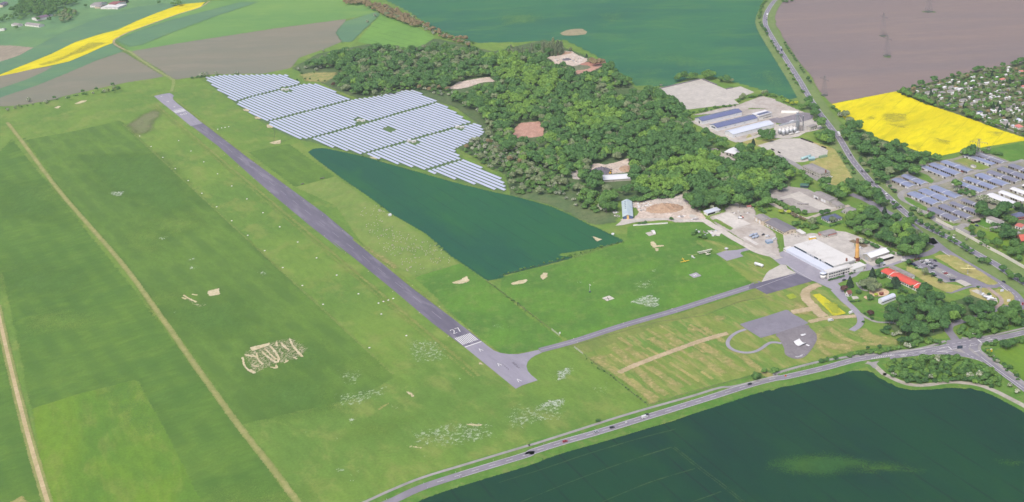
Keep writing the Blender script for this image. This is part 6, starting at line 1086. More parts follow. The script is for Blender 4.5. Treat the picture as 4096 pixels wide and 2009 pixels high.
for q, kd, lb in GROWS:
    p, rz, L_, W_ = frame3('a ' + q, 2.7); W_ = min(max(W_, 7), 13)
    rm = {0: g_pv, 1: g_pv, 2: g_gr, 3: g_gr, 4: m_rwhite}[kd]; n = int(L_ / 3.3)
    r_, _, _ = building('garage_row', 'low garages, ' + lb, 'garages', None, 2.7, 'gable' if kd != 1 else 'shed', .9 if kd != 1 else .5, m_grey, rm, [('F', n, .05, 2.3, 2.5, .4, .4, 'garage_door', gdoors)], .4, 'garage rows', 0, (p, rz, L_, W_))
    tr = MB()
    if kd == 1: tr.box(-.5, -.62, 2.5, L_ + .5, -.42, 3.1)
    elif kd != 4:
        for x in (L_ - .15, L_ * .5): tr.prism([(-.5, 2.9), (W_ / 2, 3.9), (W_ + .5, 2.9), (W_ + .5, 3.15), (W_ / 2, 4.15), (-.5, 3.15)], 'x', x, x + .6)
        if kd == 2: tr.box(0, W_ / 2 - .3, 3.9, L_, W_ / 2 + .3, 4.05)
    if tr.v: add(r_, 'roof_trim', tr, m_rwhite)
# --- right hand houses
building('barn', 'white barn with grey roof and large glazed gate above the walled lawn', 'barn', 'd 748,455 1090,580 1215,540', 5.2, 'gable', 1.8, m_white, m_rgrey, [('F', 4, .8, 2, 1.2, 2, 3, WIN, m_glass), ('R', 1, 0, 4.2, 3.6, 2, 2, 'gate', m_navy)])
building('low_shed', 'low white shed with dark doors at the lawn corner', 'shed', 'd 880,735 1040,695 985,680', 2.6, 'shed', .5, m_white, m_rgrey, [('F', 4, .2, 2.2, 1.2, .4, .4, 'door', m_door)])
building('villa', 'pink house with dark blue hipped roof and skylights', 'house', 'd 1390,370 1490,440 1720,380', 4.0, 'hip', 3.6, m_pinkw, m_rblue, [('F', 3, 1, 2.4, 1.6, .6, .6, WIN, m_glass), ('R', 5, 1, 2.4, 1.6, 1, 1, WIN, m_glass)], ov=.9)
building('brick_house', 'brick farm house with steep salmon red roof', 'house', 'd 1500,930 1640,1040 1760,960', 4.2, 'gable_y', 4.6, m_brickw, pm('salmon_tiles', C(206, 104, 90), .8, var=.1), [('F', 2, 1, 2.4, 1.2, 1, 1, WIN, m_glass)], ov=.6)
building('garage_house', 'low white garage with grey and red roof beside the lane', 'garage', 'd 1480,650 1640,700 1760,640', 3.0, 'gable', 1.3, m_white, m_rpink, [('F', 2, .2, 2.3, 1.6, 1, 1, WIN, m_glass)]); building('carport', 'small grey hut between the trees behind the barn', 'hut', 'd 1000,360 1090,350 1050,315', 2.6, 'gable', .8, m_grey, m_rgrey)
building('shelter_roof', 'flat grey shelter roof beside the garage lane', 'shelter', 'd 420,545 600,500 560,470', 3.0, 'flat', 0, m_door, pm('plank_roof', C(176, 160, 150), .9), ov=.8)
# --- noise wall, fences and hoardings
m_nw = pm('pale_wall', C(232, 226, 214), .85, var=.08, vs=3)
for i_, q in enumerate(('H 1750,945 1910,1025', 'H 1935,1040 2215,1190', 'H 2225,1200 L 2390,-10 2390,162', 'L 2392,165 2573,265 2680,330')):
    pts_ = PL(q); o = thing('noise_wall', 'pale concrete noise wall, ' + ['short first length above the highway', 'second length above the highway', 'third length above the highway', 'length leaving beside the avenue'][i_], 'wall', pts_[0], 0, 'noise walls'); a = pts_[0]; d = pts_[-1] - a; d.z = 0; o.rotation_euler.z = math.atan2(d.y, d.x)
    MB().box(0, -.2, 0, d.length, .2, 3.4).obj('panel', m_nw, o); mb = MB(); [mb.box(x, -.32, 0, x + .35, .32, 3.6) for x in np.arange(0, d.length, 6.)]; mb.obj('pier', m_nw, o)
def fence(name, label, text, h=1.6, step=4., mat=None, rails=2, sm=0, group='fences'):
    pts_ = smooth(PL(text), 4) if sm else PL(text); o = thing(name, label, 'fence', pts_[0], 0, group); mb, rl = MB(), MB(); z = Vector((0, 0, 0)); a0 = pts_[0]
    for a, b in zip(pts_, pts_[1:]):
        d = b - a; n = max(1, int(d.length / step))
        for k in range(n): c = a + d * k / n - a0; mb.box(c.x - .09, c.y - .09, 0, c.x + .09, c.y + .09, h)
        for r in range(rails): zz = h * (r + 1) / rails - .1; rl.tube(a - a0 + Vector((0, 0, zz)), b - a0 + Vector((0, 0, zz)), .05, n=4)
    mb.obj('fence_post', mat or m_conc, o); rl.obj('rail', mat or m_steel, o); return o
m_wire = pm('dark_wire', C(96, 104, 90), .7); m_fp = pm('weathered_post', C(128, 124, 112), .9)
fence('wire_fence', 'wire fence between wheat wedge and aircraft meadow', 'K -10,345 200,290 700,165 950,80 1165,15', 1.8, 5, m_fp); fence('wire_fence', 'wire fence along the ditch beside the runway threshold', 'J 2210,385 2573,655 K 200,630 480,845', 1.6, 5, m_fp)
fence('wire_fence', 'wire fence between taxiway grass and camping meadow', 'K 800,1090 1030,1275 O 1380,360', 1.8, 5, m_fp); fence('wire_fence', 'wire fence above the cycle path', 'O 1380,362 1700,265 2000,180 2200,130 2573,40', 1.8, 5, m_fp); fence('wire_fence', 'thin wire fence around the camping meadow top', 'K 640,1010 1000,900 1480,770 1900,715 2250,580 2573,525', 1.2, 7, m_fp)
fence('wire_fence', 'mesh fence along the lower edge of the solar park', 'A 1865,735 2100,880 2300,1040 2573,1230 F 220,230 400,180 640,225 1060,338 1200,385 1500,470 1800,545 2100,625 2320,680 2440,708', 2., 6, m_wire); fence('wire_fence', 'mesh fence along the upper edge of the solar park', 'F 2440,708 2400,545 2250,455 2080,375 1990,340 1930,265 1950,225 2120,160 2220,140 2210,60 B 1960,1040 1860,960 1700,850', 2., 6, m_wire)
fence('wire_fence', 'pasture fence below the grazing sheep', 'J 1545,345 1965,222', 1.1, 6, m_fp, 1); fence('white_fence', 'white railing at the taxiway gap nearest the ditch', 'K 485,845 560,905', 2.2, 2.2, m_rpale, 4); fence('white_fence', 'white railing at the taxiway gap nearest the camp', 'K 695,1010 780,1075', 2.2, 2.2, m_rpale, 4)
fence('guard_rail', 'steel guard rail along the main road curve', 'L 260,1262 700,1142 1240,1072 1600,1032 1850,955', .8, 4, m_steel, 1); fence('guard_rail', 'steel guard rail beside the side road', 'k 1500,215 1560,310 1700,420 1900,560 2257,830', .8, 4, m_steel, 1); fence('guard_rail', 'steel guard rail along the junction footway', 'k 1260,66 1400,68 1540,60 1700,25', .8, 4, m_steel, 1)
fence('garden_wall', 'low wall round the walled lawn', 'd 370,560 620,680 800,755', 1.4, 3, m_conc, 3)

# --- allotment huts and far hamlet
HUT = [('p', 'white', 'grey', '130,630 200,660 290,630', 'with grey roof in the second garden row'), ('p', 'white', 'white', '0,680 60,700 100,660', 'with white roof at the garden lane'), ('p', 'white', 'grey', '510,540 560,560 650,540', 'with grey roof below the upper path'), ('p', 'white', 'white', '690,510 740,535 840,500', 'with broad white roof in the upper row'),
       ('p', 'grey', 'grey', '870,470 950,490 1020,470', 'with grey flat roof in the upper row'), ('p', 'white', 'red', '1080,420 1140,450 1225,430', 'with pink roof in the upper row'), ('p', 'white', 'white', '950,390 1000,400 1040,370', 'white all over behind the pink roofed hut'), ('p', 'white', 'red', '1570,210 1640,240 1705,220', 'with orange roof beside the hedge lane'),
       ('p', 'white', 'white', '1010,710 1090,740 1190,700', 'with white lean to in the third row'), ('p', 'grey', 'grey', '1100,750 1180,780 1250,740', 'with brown grey roof in the third row'), ('p', 'white', 'white', '820,870 890,900 990,870', 'with pinkish white roof in the fourth row'), ('p', 'white', 'grey', '455,930 490,975 610,950', 'with grey roof beside the round dark tree'),
       ('p', 'white', 'grey', '70,1040 110,1075 215,1050', 'with dark hipped roof by the rapeseed hedge'), ('p', 'white', 'grey', '70,940 140,965 260,930', 'with grey roof behind the hipped hut'), ('p', 'white', 'white', '280,860 330,900 380,870', 'white gabled beside tall firs'), ('p', 'white', 'grey', '340,1030 380,1050 440,1020', 'pale with twin roof below the firs'),
       ('p', 'white', 'grey', '1400,1060 1450,1085 1570,1060', 'long and white in the lower lane'), ('p', 'white', 'grey', '1220,1100 1250,1130 1380,1090', 'with grey mono pitch roof in the lower lane'), ('p', 'white', 'grey', '1620,1030 1680,1050 1740,1020', 'white at the end of the lower lane'), ('p', 'white', 'red', '1630,600 1680,620 1740,590', 'with red roof at the edge of view'),
       ('p', 'white', 'grey', '1510,740 1540,760 1600,720', 'grey roofed below the dark firs'), ('p', 'white', 'grey', '1250,670 1300,690 1390,660', 'pale long roofed beside the firs'), ('p', 'white', 'white', '350,480 400,490 480,470', 'with low pale roof in the top row'), ('p', 'white', 'grey', '290,580 340,600 440,580', 'with grey felt roof behind the lane'),
       ('p', 'white', 'white', '1390,610 1420,625 1480,600', 'tiny and white beyond the dome'), ('p', 'white', 'grey', '1330,390 1360,410 1400,380', 'small pale in the shade of the tall trees'), ('p', 'white', 'grey', '660,920 700,930 760,900', 'small grey beside the dark round shrub'),
       ('o', 'white', 'grey', '1460,620 1540,660 1620,620', 'tall with grey roof by the first path'), ('o', 'white', 'grey', '1440,710 1510,745 1600,715', 'with grey roof beside the vegetable plot'), ('o', 'white', 'white', '1600,650 1650,670 1720,640', 'white low beside the grey roofed hut'), ('o', 'grey', 'grey', '1215,740 1290,780 1390,750', 'wide with grey roof in the first row'),
       ('o', 'white', 'grey', '1060,690 1150,720 1245,690', 'blue grey roofed in the first row'), ('o', 'white', 'grey', '900,740 940,775 1060,750', 'low with grey roof beside the rapeseed'), ('o', 'white', 'white', '980,745 1040,770 1100,740', 'with bright white roof in the first row'), ('o', 'white', 'blue', '1380,1030 1440,1065 1540,1040', 'with slate blue roof near the corner hedge'),
       ('o', 'white', 'grey', '1550,1090 1610,1120 1700,1090', 'beside a turquoise pool'), ('o', 'grey', 'grey', '640,790 700,800 760,780', 'dark timbered by the corner'), ('o', 'white', 'white', '1310,630 1360,645 1420,625', 'with pale sheet roof in the first row'),
       ('q', 'white', 'white', '850,240 910,290 990,260', 'white with dark porch in the last row'), ('q', 'grey', 'grey', '980,200 1060,240 1130,200', 'with dark pitched roof in the last row'), ('q', 'white', 'blue', '510,290 560,320 610,270', 'with blue roof beside the conifer'), ('q', 'white', 'white', '570,370 640,400 720,360', 'with white flat roof near the rapeseed'),
       ('q', 'white', 'white', '500,340 540,360 590,340', 'tiny white one near the rapeseed'), ('q', 'white', 'grey', '1160,560 1250,610 1320,580', 'large with grey porch in the lowest row'), ('q', 'white', 'white', '1070,520 1130,550 1280,510', 'long white in the lowest row'), ('q', 'white', 'sky', '1430,480 1540,540 1680,520', 'with long blue white roof in the lowest row'),
       ('q', 'white', 'red', '1450,650 1570,710 1690,690', 'with bright pink red roof in the lowest row'), ('q', 'white', 'sky', '1370,640 1440,670 1490,650', 'with grey conservatory in the lowest row'), ('q', 'white', 'white', '1080,290 1120,300 1150,280', 'small white flat one in the last row'), ('q', 'grey', 'grey', '1240,230 1310,265 1380,240', 'with pale grey roof beside the bright lawn')]
RM = dict(grey=m_rgrey, white=m_rwhite, red=pm('salmon_roof', C(226, 140, 130), .8, var=.1), blue=m_rblue, sky=m_sky)
for t_, w_, r_, q, lb in HUT:
    building('garden_hut', 'allotment hut ' + lb, 'hut', t_ + ' ' + q, 2.5, rng.choice(['flat', 'gable', 'shed']) if r_ != 'blue' else 'hip', .8, m_white if w_ == 'white' else m_grey, RM[r_], [('F', 1, .9, 1.8, .9, .5, .5, WIN, m_glass), ('R', 1, .1, 1.9, .8, .4, .4, 'door', m_door)], .3, 'allotment huts')
AL = xy(PL('V 2275,238 2400,200 2500,180 2577,165 2577,335 2510,312 2406,276 2335,250')); hp = np.array([o.location[:2] for o in COL.objects if o.name.startswith('garden_hut')]); gs_ = None; c = 0
while c < 46:
    q = np.array([[rng.uniform(AL[:, 0].min(), AL[:, 0].max()), rng.uniform(AL[:, 1].min(), AL[:, 1].max())]])
    if not inside(q, AL)[0] or np.hypot(*(hp - q[0]).T).min() < 9: continue
    hp = np.vstack([hp, q]); c += 1; rz = R(18) + rng.choice([0, 1.57]); loc = (q[0][0], q[0][1], .15); lb = 'small pale garden shed among the hedges of the allotments'
    if gs_ is None: gs_, _, _ = building('garden_shed', lb, 'shed', None, 2.3, 'gable', .7, m_white, m_rwhite, [('F', 1, .1, 1.8, .8, .4, .4, 'door', m_door)], .25, 'small allotment sheds', 0, (Vector(loc), rz, 3.6, 2.8))
    else: copy_thing(gs_, loc, rz)
for i_, q in enumerate(('p 250,730', 'p 985,755', 'o 1010,640', 'o 900,780', 'q 640,455', 'q 875,350', 'p 1070,870', 'o 865,665')):
    o = thing('garden_pool', ['round white pool on the lawn by the garden lane', 'small white pool beside the conifers', 'white round pool behind the first hut row', 'white bench platform beside the rapeseed', 'small pool beside the rapeseed hedge', 'low white pool in the vegetable garden', 'white pool below the pinkish roofed hut', 'white awning pool by the field hedge'][i_], 'pool', PL(q)[0], 0, 'garden pools')
    MB().lathe([(2.2, 0), (2.2, 1.0), (2.0, 1.0), (2.0, .8)], n=14).obj('rim', m_rwhite, o); MB().lathe([(1.98, .7), (1.98, .82)], n=14).obj('cover', m_sky, o)
for q, h, rf, wm, rm, lb in (('e 770,760 1210,810 1350,760', 4, 'gable', m_white, m_rgrey, 'long grey roofed farm barn of the far hamlet'), ('e 345,760 560,790 640,740', 4.5, 'hip', m_white, m_rgrey, 'white farm house of the far hamlet'), ('e 985,560 1160,600 1390,480', 5, 'gable_y', m_white, pm('violet_tiles', C(126, 104, 122), .8), 'white gabled house with violet tiled roof in the far hamlet'),
                             ('e 1230,540 1400,500 1380,470', 4, 'flat', m_white, m_rwhite, 'white villa of the far hamlet'), ('e 1395,480 1560,485 1540,455', 3.4, 'flat', m_white, m_rwhite, 'low white extension of the far hamlet'), ('e 0,900 180,880 300,905', 3, 'shed', m_white, m_rwhite, 'white sheet roofed stall of the far hamlet'), ('e 80,165 250,80 180,20', 5, 'gable', m_cream, pm('dusk_tiles', C(118, 108, 124), .8), 'cream house at the far corner'),
                             ('A 842,52 915,52 920,20', 5, 'gable', m_white, m_rgrey, 'white gabled house of the far farmstead'), ('A 940,72 1100,72 1095,40', 4, 'flat', m_white, m_rpale, 'long white shed of the far farmstead'), ('A 1010,40 1080,45 1085,10', 5, 'gable', m_white, pm('wine_tiles', C(150, 92, 92), .8), 'red roofed house of the far farmstead'), ('A 885,65 935,65 935,45', 4, 'gable', m_cream, m_rgrey, 'small cream barn of the far farmstead')):
    building('farm_house', lb, 'house', q, h, rf, 2.6, wm, rm, [('F', 4, 1, 2.2, 1.2, 1.5, 1.5, WIN, m_glass)], .4)

# ================================================================== SOLAR PARK
m_cell = pm('solar_glass_sky_glare', C(222, 228, 248), .3, .25, .7, var=.05, vs=6)  # bright sky mirrored in the dark glass is put into this pale base colour
SD = Vector((math.cos(R(-56.1)), math.sin(R(-56.1)), 0)); SN = Vector((-SD.y, SD.x, 0)); SP = 6.85; S0_ = 741.0
OUT = xy(PL('A 1910,722 2090,700 2573,695 B 110,695 330,697 480,783 610,783 960,925 1110,910 1450,842 1530,842 1755,945 1925,1050 2045,1140 F 2165,60 2195,115 2150,158 2060,205 1910,275 1945,322 1980,355 2335,528 2392,605 2392,672 2200,622 2045,582 1882,540 1725,497 1650,466 1520,436 1396,411 1236,366 1110,341 1060,322 945,292 810,262 662,222 558,182 520,184 384,150 220,75 B 165,1145 100,1118 A 2440,1122 2335,1048 2215,965 2120,895 2010,820', 1.6))
AIS = [xy(ribbon(PL(q, 1.6), 5.5, None, 0)) for q in ('A 2170,965 B 0,905 490,783 700,700', 'B 120,1150 B 180,1130 960,928 1200,840', 'F 530,185 560,170 B 1000,1172 1730,960 1900,880', 'F 1020,330 1060,315 1540,175 2060,30 2300,-50', 'F 1600,480 1650,465 1960,372 2100,330')]
HOLES = [xy(PL(q)) for q in ('B 300,815 350,820 400,860 340,870 280,850', 'B 975,1120 1020,1100 1100,1130 1080,1150 1000,1160', 'F 1240,90 1300,65 1370,95 1320,125', 'F 1470,215 1520,180 1600,215 1545,240', 'F 1920,80 1990,50 2010,80 1990,105')]
solar = []; n_lo = (OUT @ np.array([SN.x, SN.y])).min(); k0 = int((n_lo - S0_) / SP) - 1
for k in range(k0, k0 + 60):
    nn = S0_ + k * SP; s_ = np.arange(-2600, 400, 2.0); line = np.outer(s_, [SD.x, SD.y]) + nn * np.array([SN.x, SN.y]); ok = inside(line, OUT)
    for a_ in AIS + HOLES: ok &= ~inside(line, a_)
    i = 0
    while i < len(ok):
        if ok[i]:
            j = i
            while j + 1 < len(ok) and ok[j + 1]: j += 1
            if j - i >= 6: solar.append((nn, s_[i], s_[j]))
            i = j + 1
        else: i += 1
m_post = pm('table_post', C(150, 154, 150), .5, .3)
def blk(nn, sa):
    c = (SD * sa + SN * nn); return c
for nn, sa, sb in solar:
    a = SD * sa + SN * nn; Ln = sb - sa; mid = SD * (sa + sb) / 2 + SN * nn
    t = thing('solar_table', 'long tilted row of solar panels, coloured pale blue with sky glare, among the parallel rows of the solar park', 'solar panels', (a.x, a.y, .1), R(-56.1), 'solar panel rows'); W2 = 3.5; tl = R(15)
    # faces south: low edge towards -SN side
    y0, y1, z0, z1 = -W2 / 2 * math.cos(tl), W2 / 2 * math.cos(tl), .8, .8 + W2 * math.sin(tl)
    MB().prism([(y0, z0), (y1, z1), (y1, z1 + .08), (y0, z0 + .08)], 'x', 0, Ln).obj('panel_surface', m_cell, t)
    pb = MB(); pb.box(0, y1 - 1.2, z1 - .62, Ln, y1 - 1.06, z1 - .5); pb.box(0, y0 + .6, z0 + .08, Ln, y0 + .74, z0 + .2); pb.box(.1, y0 + .6, z0 + .09, .2, y1 - 1.06, z0 + .19).box(.1, y1 - 1.19, 0, .22, y1 - 1.07, z1 - .55)
    for x in np.arange(2, Ln - .5, 6.): pb.box(x, y1 - 1.2, 0, x + .14, y1 - 1.06, z1 - .5); pb.box(x, y0 + .6, 0, x + .14, y0 + .74, z0 + .2)
    pb.obj('support_frame', m_post, t)
soft('solar_ground', [Vector((x, y, 0)) for x, y in OUT], gm('solar_grass', C(104, 134, 84), C(92, 124, 78), C(128, 140, 100), s1=30, s2=8, mask=(4, .5, .3, .6)), 2, 8, 5, label='grass under and around the solar rows')
for i_, q in enumerate(('B 318,848', 'B 1028,1138', 'F 1500,210', 'F 1952,78')):
    p = PL(q)[0]; lb = ['nearest the upper left aisle', 'in the middle aisle of the solar park', 'on the small lawn among the lower rows', 'at the upper right corner of the solar park'][i_]
    for k in range(2):
        c = p + SD * (k * 6.5 - 3) * Vector((1, 0, 0)).dot(Vector((1, 0, 0))) + Vector((k * 3.4, k * 1.2, 0)); o = thing('inverter_cabin', ('lower' if k == 0 else 'upper') + ' white inverter cabin of the pair ' + lb, 'cabin', (c.x, c.y, .2), R(20), 'inverter cabins')
        MB().box(-3, -1.6, 0, 3, 1.6, 2.7).obj('housing', m_white, o); MB().box(-3.15, -1.75, 2.71, 3.15, 1.75, 2.95).obj('roof', m_rwhite, o); MB().box(-1.2, -1.68, .1, 1.2, -1.61, 2.2).obj('door', m_grey, o)
print('SOLAR', len(solar))

# ================================================================== VEHICLES
def bodymat(nm, c): return pm(nm, C(*c), .28, .0, .6, var=.05)
CM = dict(white=bodymat('paint_white', (236, 236, 238)), silver=bodymat('paint_silver', (184, 188, 196)), black=bodymat('paint_black', (44, 44, 50)), blue=bodymat('paint_blue', (56, 72, 120)), red=bodymat('paint_red', (176, 34, 48)), grey=bodymat('paint_grey', (112, 114, 122)), dark=bodymat('paint_anthracite', (66, 66, 74)))
m_win = pm('car_glass', C(40, 44, 52), .08, spec=.7, var=.05); m_lamp = pm('lamp_lens', C(226, 222, 210), .2)
CAR = {}
def wheels(t, xs, y, r, w=.22):
    mb = MB(); mb.tube((0, -w / 2, 0), (0, w / 2, 0), r, n=12); m = mb.mesh('wheel', m_black); rim = MB().tube((0, -w / 2 - .015, 0), (0, w / 2 + .015, 0), r * .6, n=10).mesh('rim', m_steel)
    for x in xs:
        for s in (-1, 1):
            o = bpy.data.objects.new('wheel', m); COL.objects.link(o); o.parent = t; o.location = (x, s * y, r); q = bpy.data.objects.new('rim', rim); COL.objects.link(q); q.parent = o
def make_vehicle(kind, colour):
    t = thing('parked_car', '', 'car'); cm = CM[colour]
    if kind == 'car':
        pr = [(-2.15, .35), (2.1, .35), (2.2, .7), (1.25, .95), (.0 + .95, 1.0), (-1.95, 1.02), (-2.2, .9)]; MB().prism(pr, 'y', -.88, .88).obj('body', cm, t)
        MB().add([(-1.95, -.8, 1.02), (1.0, -.8, 1.0), (1.0, .8, 1.0), (-1.95, .8, 1.02), (-1.45, -.62, 1.45), (.25, -.62, 1.47), (.25, .62, 1.47), (-1.45, .62, 1.45)], [(0, 1, 5, 4), (1, 2, 6, 5), (2, 3, 7, 6), (3, 0, 4, 7)]).obj('window_band', m_win, t)
        MB().box(-1.5, -.65, 1.44, .3, .65, 1.5).obj('roof', cm, t); wheels(t, (-1.3, 1.35), .8, .32)
        for s in (-1, 1): MB().box(2.1, s * .62 - .16, .6, 2.22, s * .62 + .16, .74).obj('headlight', m_lamp, t)
    elif kind == 'van':
        MB().prism([(-2.7, .35), (2.6, .35), (2.7, .95), (1.9, 1.2), (1.3, 2.2), (-2.65, 2.3)], 'y', -.98, .98).obj('body', cm, t); MB().prism([(1.96, 1.22), (1.42, 2.1), (1.46, 2.12), (2.02, 1.24)], 'y', -.85, .85).obj('windscreen', m_win, t)
        for s in (-1, 1): MB().box(.2, s * .985 - .02, 1.3, 1.3, s * .985 + .02, 1.9).obj('side_window', m_win, t)
        wheels(t, (-1.7, 1.7), .88, .36)
    else:
        MB().box(-7.6, -1.25, 1.05, 4.6, 1.25, 3.9).obj('trailer_box', cm, t); MB().prism([(5.0, .5), (7.3, .5), (7.35, 1.7), (7.0, 3.2), (5.0, 3.3)], 'y', -1.2, 1.2).obj('cab', CM['blue'] if colour == 'silver' else cm, t); MB().prism([(7.36, 1.75), (7.04, 3.0), (7.1, 3.0), (7.42, 1.75)], 'y', -1.05, 1.05).obj('windscreen', m_win, t)
        MB().box(-7.5, -.5, .65, 5.5, .5, 1.0).obj('chassis', m_black, t); wheels(t, (-6.6, -5.3, -4.0, 3.6, 6.4), 1.05, .5, .35)
    for o in list(t.children): pass
    return t
def vehicle(kind, colour, t_, x, y, hx, hy, label, group=None, name=None):
    p = P(t_, x, y); q = P(t_, hx, hy); d = q - p; rz = math.atan2(d.y, d.x); k_ = (kind, colour); nm = name or dict(car='parked_car', van='van', lorry='lorry')[kind]
    if k_ not in CAR: o = make_vehicle(kind, colour); CAR[k_] = o; o.location = (p.x, p.y, .32); o.rotation_euler = (0, 0, rz)
    else: o = copy_thing(CAR[k_], (p.x, p.y, .32), rz)
    o.name = nm; tag(o, label, dict(car='car', van='van', lorry='lorry')[kind])
    if 'group' in o.keys(): del o['group']
    if group: o['group'] = group
    return o
ROADCAR = (('car', 'red', 'O', 610, 702, 660, 688, 'red car driving on the main road below the meadow'), ('car', 'silver', 'O', 903, 614, 950, 600, 'silver estate car on the main road, second of the queue'), ('car', 'black', 'O', 1050, 571, 1100, 557, 'black car on the main road, just behind the silver one'),
           ('van', 'white', 'O', 1355, 474, 1400, 460, 'white delivery van on the main road'), ('car', 'dark', 'O', 1370, 452, 1330, 464, 'dark car passing the white delivery van'), ('car', 'black', 'O', 2335, 166, 2290, 180, 'black car on the main road above the wheat corner'),
           ('lorry', 'white', 'H', 840, 145, 830, 125, 'white lorry on the highway beside the rapeseed'), ('lorry', 'silver', 'D', 300, 468, 310, 490, 'lorry with blue cab on the far highway'), ('lorry', 'white', 'D', 170, 152, 165, 175, 'white lorry in the far highway bend'), ('car', 'dark', 'D', 166, 190, 165, 210, 'dark car behind the lorry in the far bend'), ('car', 'white', 'D', 172, 238, 180, 258, 'white car alone in the far bend'), ('car', 'silver', 'D', 237, 384, 228, 365, 'silver car on the far highway'),
           ('car', 'dark', 'H', 951, 333, 962, 350, 'dark car on the highway beside the barrack'), ('car', 'silver', 'H', 1012, 424, 1024, 440, 'silver car on the highway beside the copse'), ('car', 'dark', 'H', 1058, 487, 1070, 502, 'dark car following the silver one on the highway'), ('car', 'black', 'H', 1150, 590, 1165, 604, 'black car on the highway above the copse'),
           ('van', 'white', 'H', 1286, 710, 1306, 728, 'white van on the highway before the garages'), ('van', 'white', 'H', 1360, 772, 1380, 790, 'second white van on the highway before the garages'), ('car', 'dark', 'H', 1422, 825, 1440, 840, 'dark car on the highway at the garage bank'), ('van', 'white', 'H', 1915, 1120, 1935, 1132, 'white van on the highway below the noise wall'), ('van', 'white', 'L', 2520, 360, 2545, 375, 'white van on the highway behind the last avenue tree'), ('car', 'dark', 'L', 2385, 400, 2405, 412, 'dark car on the service road bend'),
           ('car', 'silver', 'L', 2065, 748, 2085, 742, 'silver car on the access road between the trees'), ('car', 'red', 'L', 2560, 605, 2558, 620, 'dark red motorcar at the end of the service road'))
for v_ in ROADCAR: vehicle(*v_, name='car' if v_[0] == 'car' else None)
PARK = [('car', 'white', 'h', 1495, 260, 1535, 250, 'white car at the upper end of the packed row'), ('car', 'dark', 'h', 1540, 275, 1580, 265, 'dark reddish car second in the packed row'), ('car', 'white', 'h', 1570, 295, 1610, 285, 'white hatchback third in the packed row'), ('van', 'white', 'h', 1635, 258, 1680, 268, 'white van standing behind the packed row'), ('car', 'silver', 'h', 1620, 300, 1660, 290, 'silver car fourth in the packed row'), ('car', 'black', 'h', 1640, 315, 1680, 305, 'black car in the middle of the packed row'),
        ('car', 'grey', 'h', 1705, 300, 1745, 292, 'grey blue car behind the packed row'), ('car', 'white', 'h', 1665, 342, 1705, 332, 'white car below the middle of the packed row'), ('car', 'silver', 'h', 1708, 370, 1748, 358, 'silver car near the lower end of the packed row'), ('car', 'black', 'h', 1745, 402, 1785, 392, 'black car at the lower end of the packed row'), ('car', 'black', 'h', 1800, 350, 1835, 340, 'black car opposite the packed row'), ('car', 'dark', 'h', 1795, 240, 1830, 255, 'dark car at the head of the aisle'),
        ('car', 'blue', 'h', 1340, 315, 1385, 305, 'blue car beside the young trees'), ('car', 'black', 'h', 1295, 300, 1330, 292, 'black car behind the blue one'), ('car', 'dark', 'h', 1380, 345, 1420, 335, 'dark car half under a round shrub'), ('car', 'silver', 'h', 1445, 360, 1485, 352, 'silver car on the lawn side'), ('car', 'white', 'h', 1480, 388, 1515, 380, 'white car lowest on the lawn side'), ('car', 'white', 'h', 1970, 487, 2005, 477, 'white car uppermost of the three by the bus shelter'), ('car', 'red', 'h', 2018, 508, 2058, 498, 'red car between two white ones'),
        ('car', 'white', 'h', 2065, 552, 2105, 542, 'white car lowest of the three by the bus shelter'), ('car', 'black', 'h', 1785, 550, 1825, 545, 'black car between two young trees'), ('car', 'white', 'h', 1740, 492, 1760, 488, 'white car hidden behind a young tree'), ('van', 'white', 'h', 1135, 240, 1180, 236, 'white van at the entrance road'), ('van', 'white', 'h', 155, 450, 205, 495, 'large white van in front of the office wing'), ('van', 'white', 'b', 1465, 490, 1500, 480, 'white van beside the tall chimney'), ('car', 'dark', 'w', 1240, 810, 1340, 770, 'dark car on the forecourt beside a spruce'),
        ('van', 'white', 'a', 610, 362, 580, 352, 'white van in front of the open fronted garages'), ('car', 'red', 'a', 1215, 373, 1190, 362, 'red car in front of a garage row'), ('car', 'silver', 'a', 1245, 753, 1210, 765, 'silver car beside the garage thicket'), ('van', 'white', 'a', 1475, 735, 1440, 725, 'white camper van beside the garage thicket'), ('car', 'white', 'a', 100, 563, 70, 553, 'white car at the first garage row'), ('car', 'blue', 'd', 515, 668, 545, 675, 'bright blue car under trees at the parking lane'), ('car', 'black', 'g', 1165, 662, 1190, 675, 'black car in front of the old workshop'), ('car', 'dark', 'g', 1325, 317, 1350, 322, 'dark car at the old barrack'), ('car', 'white', 'g', 1400, 293, 1440, 300, 'white car at the old barrack'),
        ('car', 'silver', 'g', 1600, 890, 1630, 900, 'silver car beside the grey house'), ('car', 'white', 'g', 1640, 875, 1670, 882, 'white car beside the grey house'), ('van', 'white', 'f', 1555, 725, 1600, 712, 'white van on the workshop yard'), ('car', 'black', 'f', 1470, 690, 1450, 700, 'black car on the workshop yard'), ('van', 'white', 'f', 1690, 780, 1720, 770, 'white van beside the blue grey hut'), ('van', 'white', 's', 1390, 890, 1450, 880, 'silver white van at the corner of the pale shed'), ('van', 'white', 'L', 958, 688, 968, 684, 'white trailer van at the flower plot'), ('van', 'white', 'L', 765, 760, 785, 756, 'white camper on the camping meadow'), ('car', 'dark', 'g', 575, 700, 600, 695, 'dark wreck at the hedge of the hardstanding')]
for v_ in PARK: vehicle(*v_)
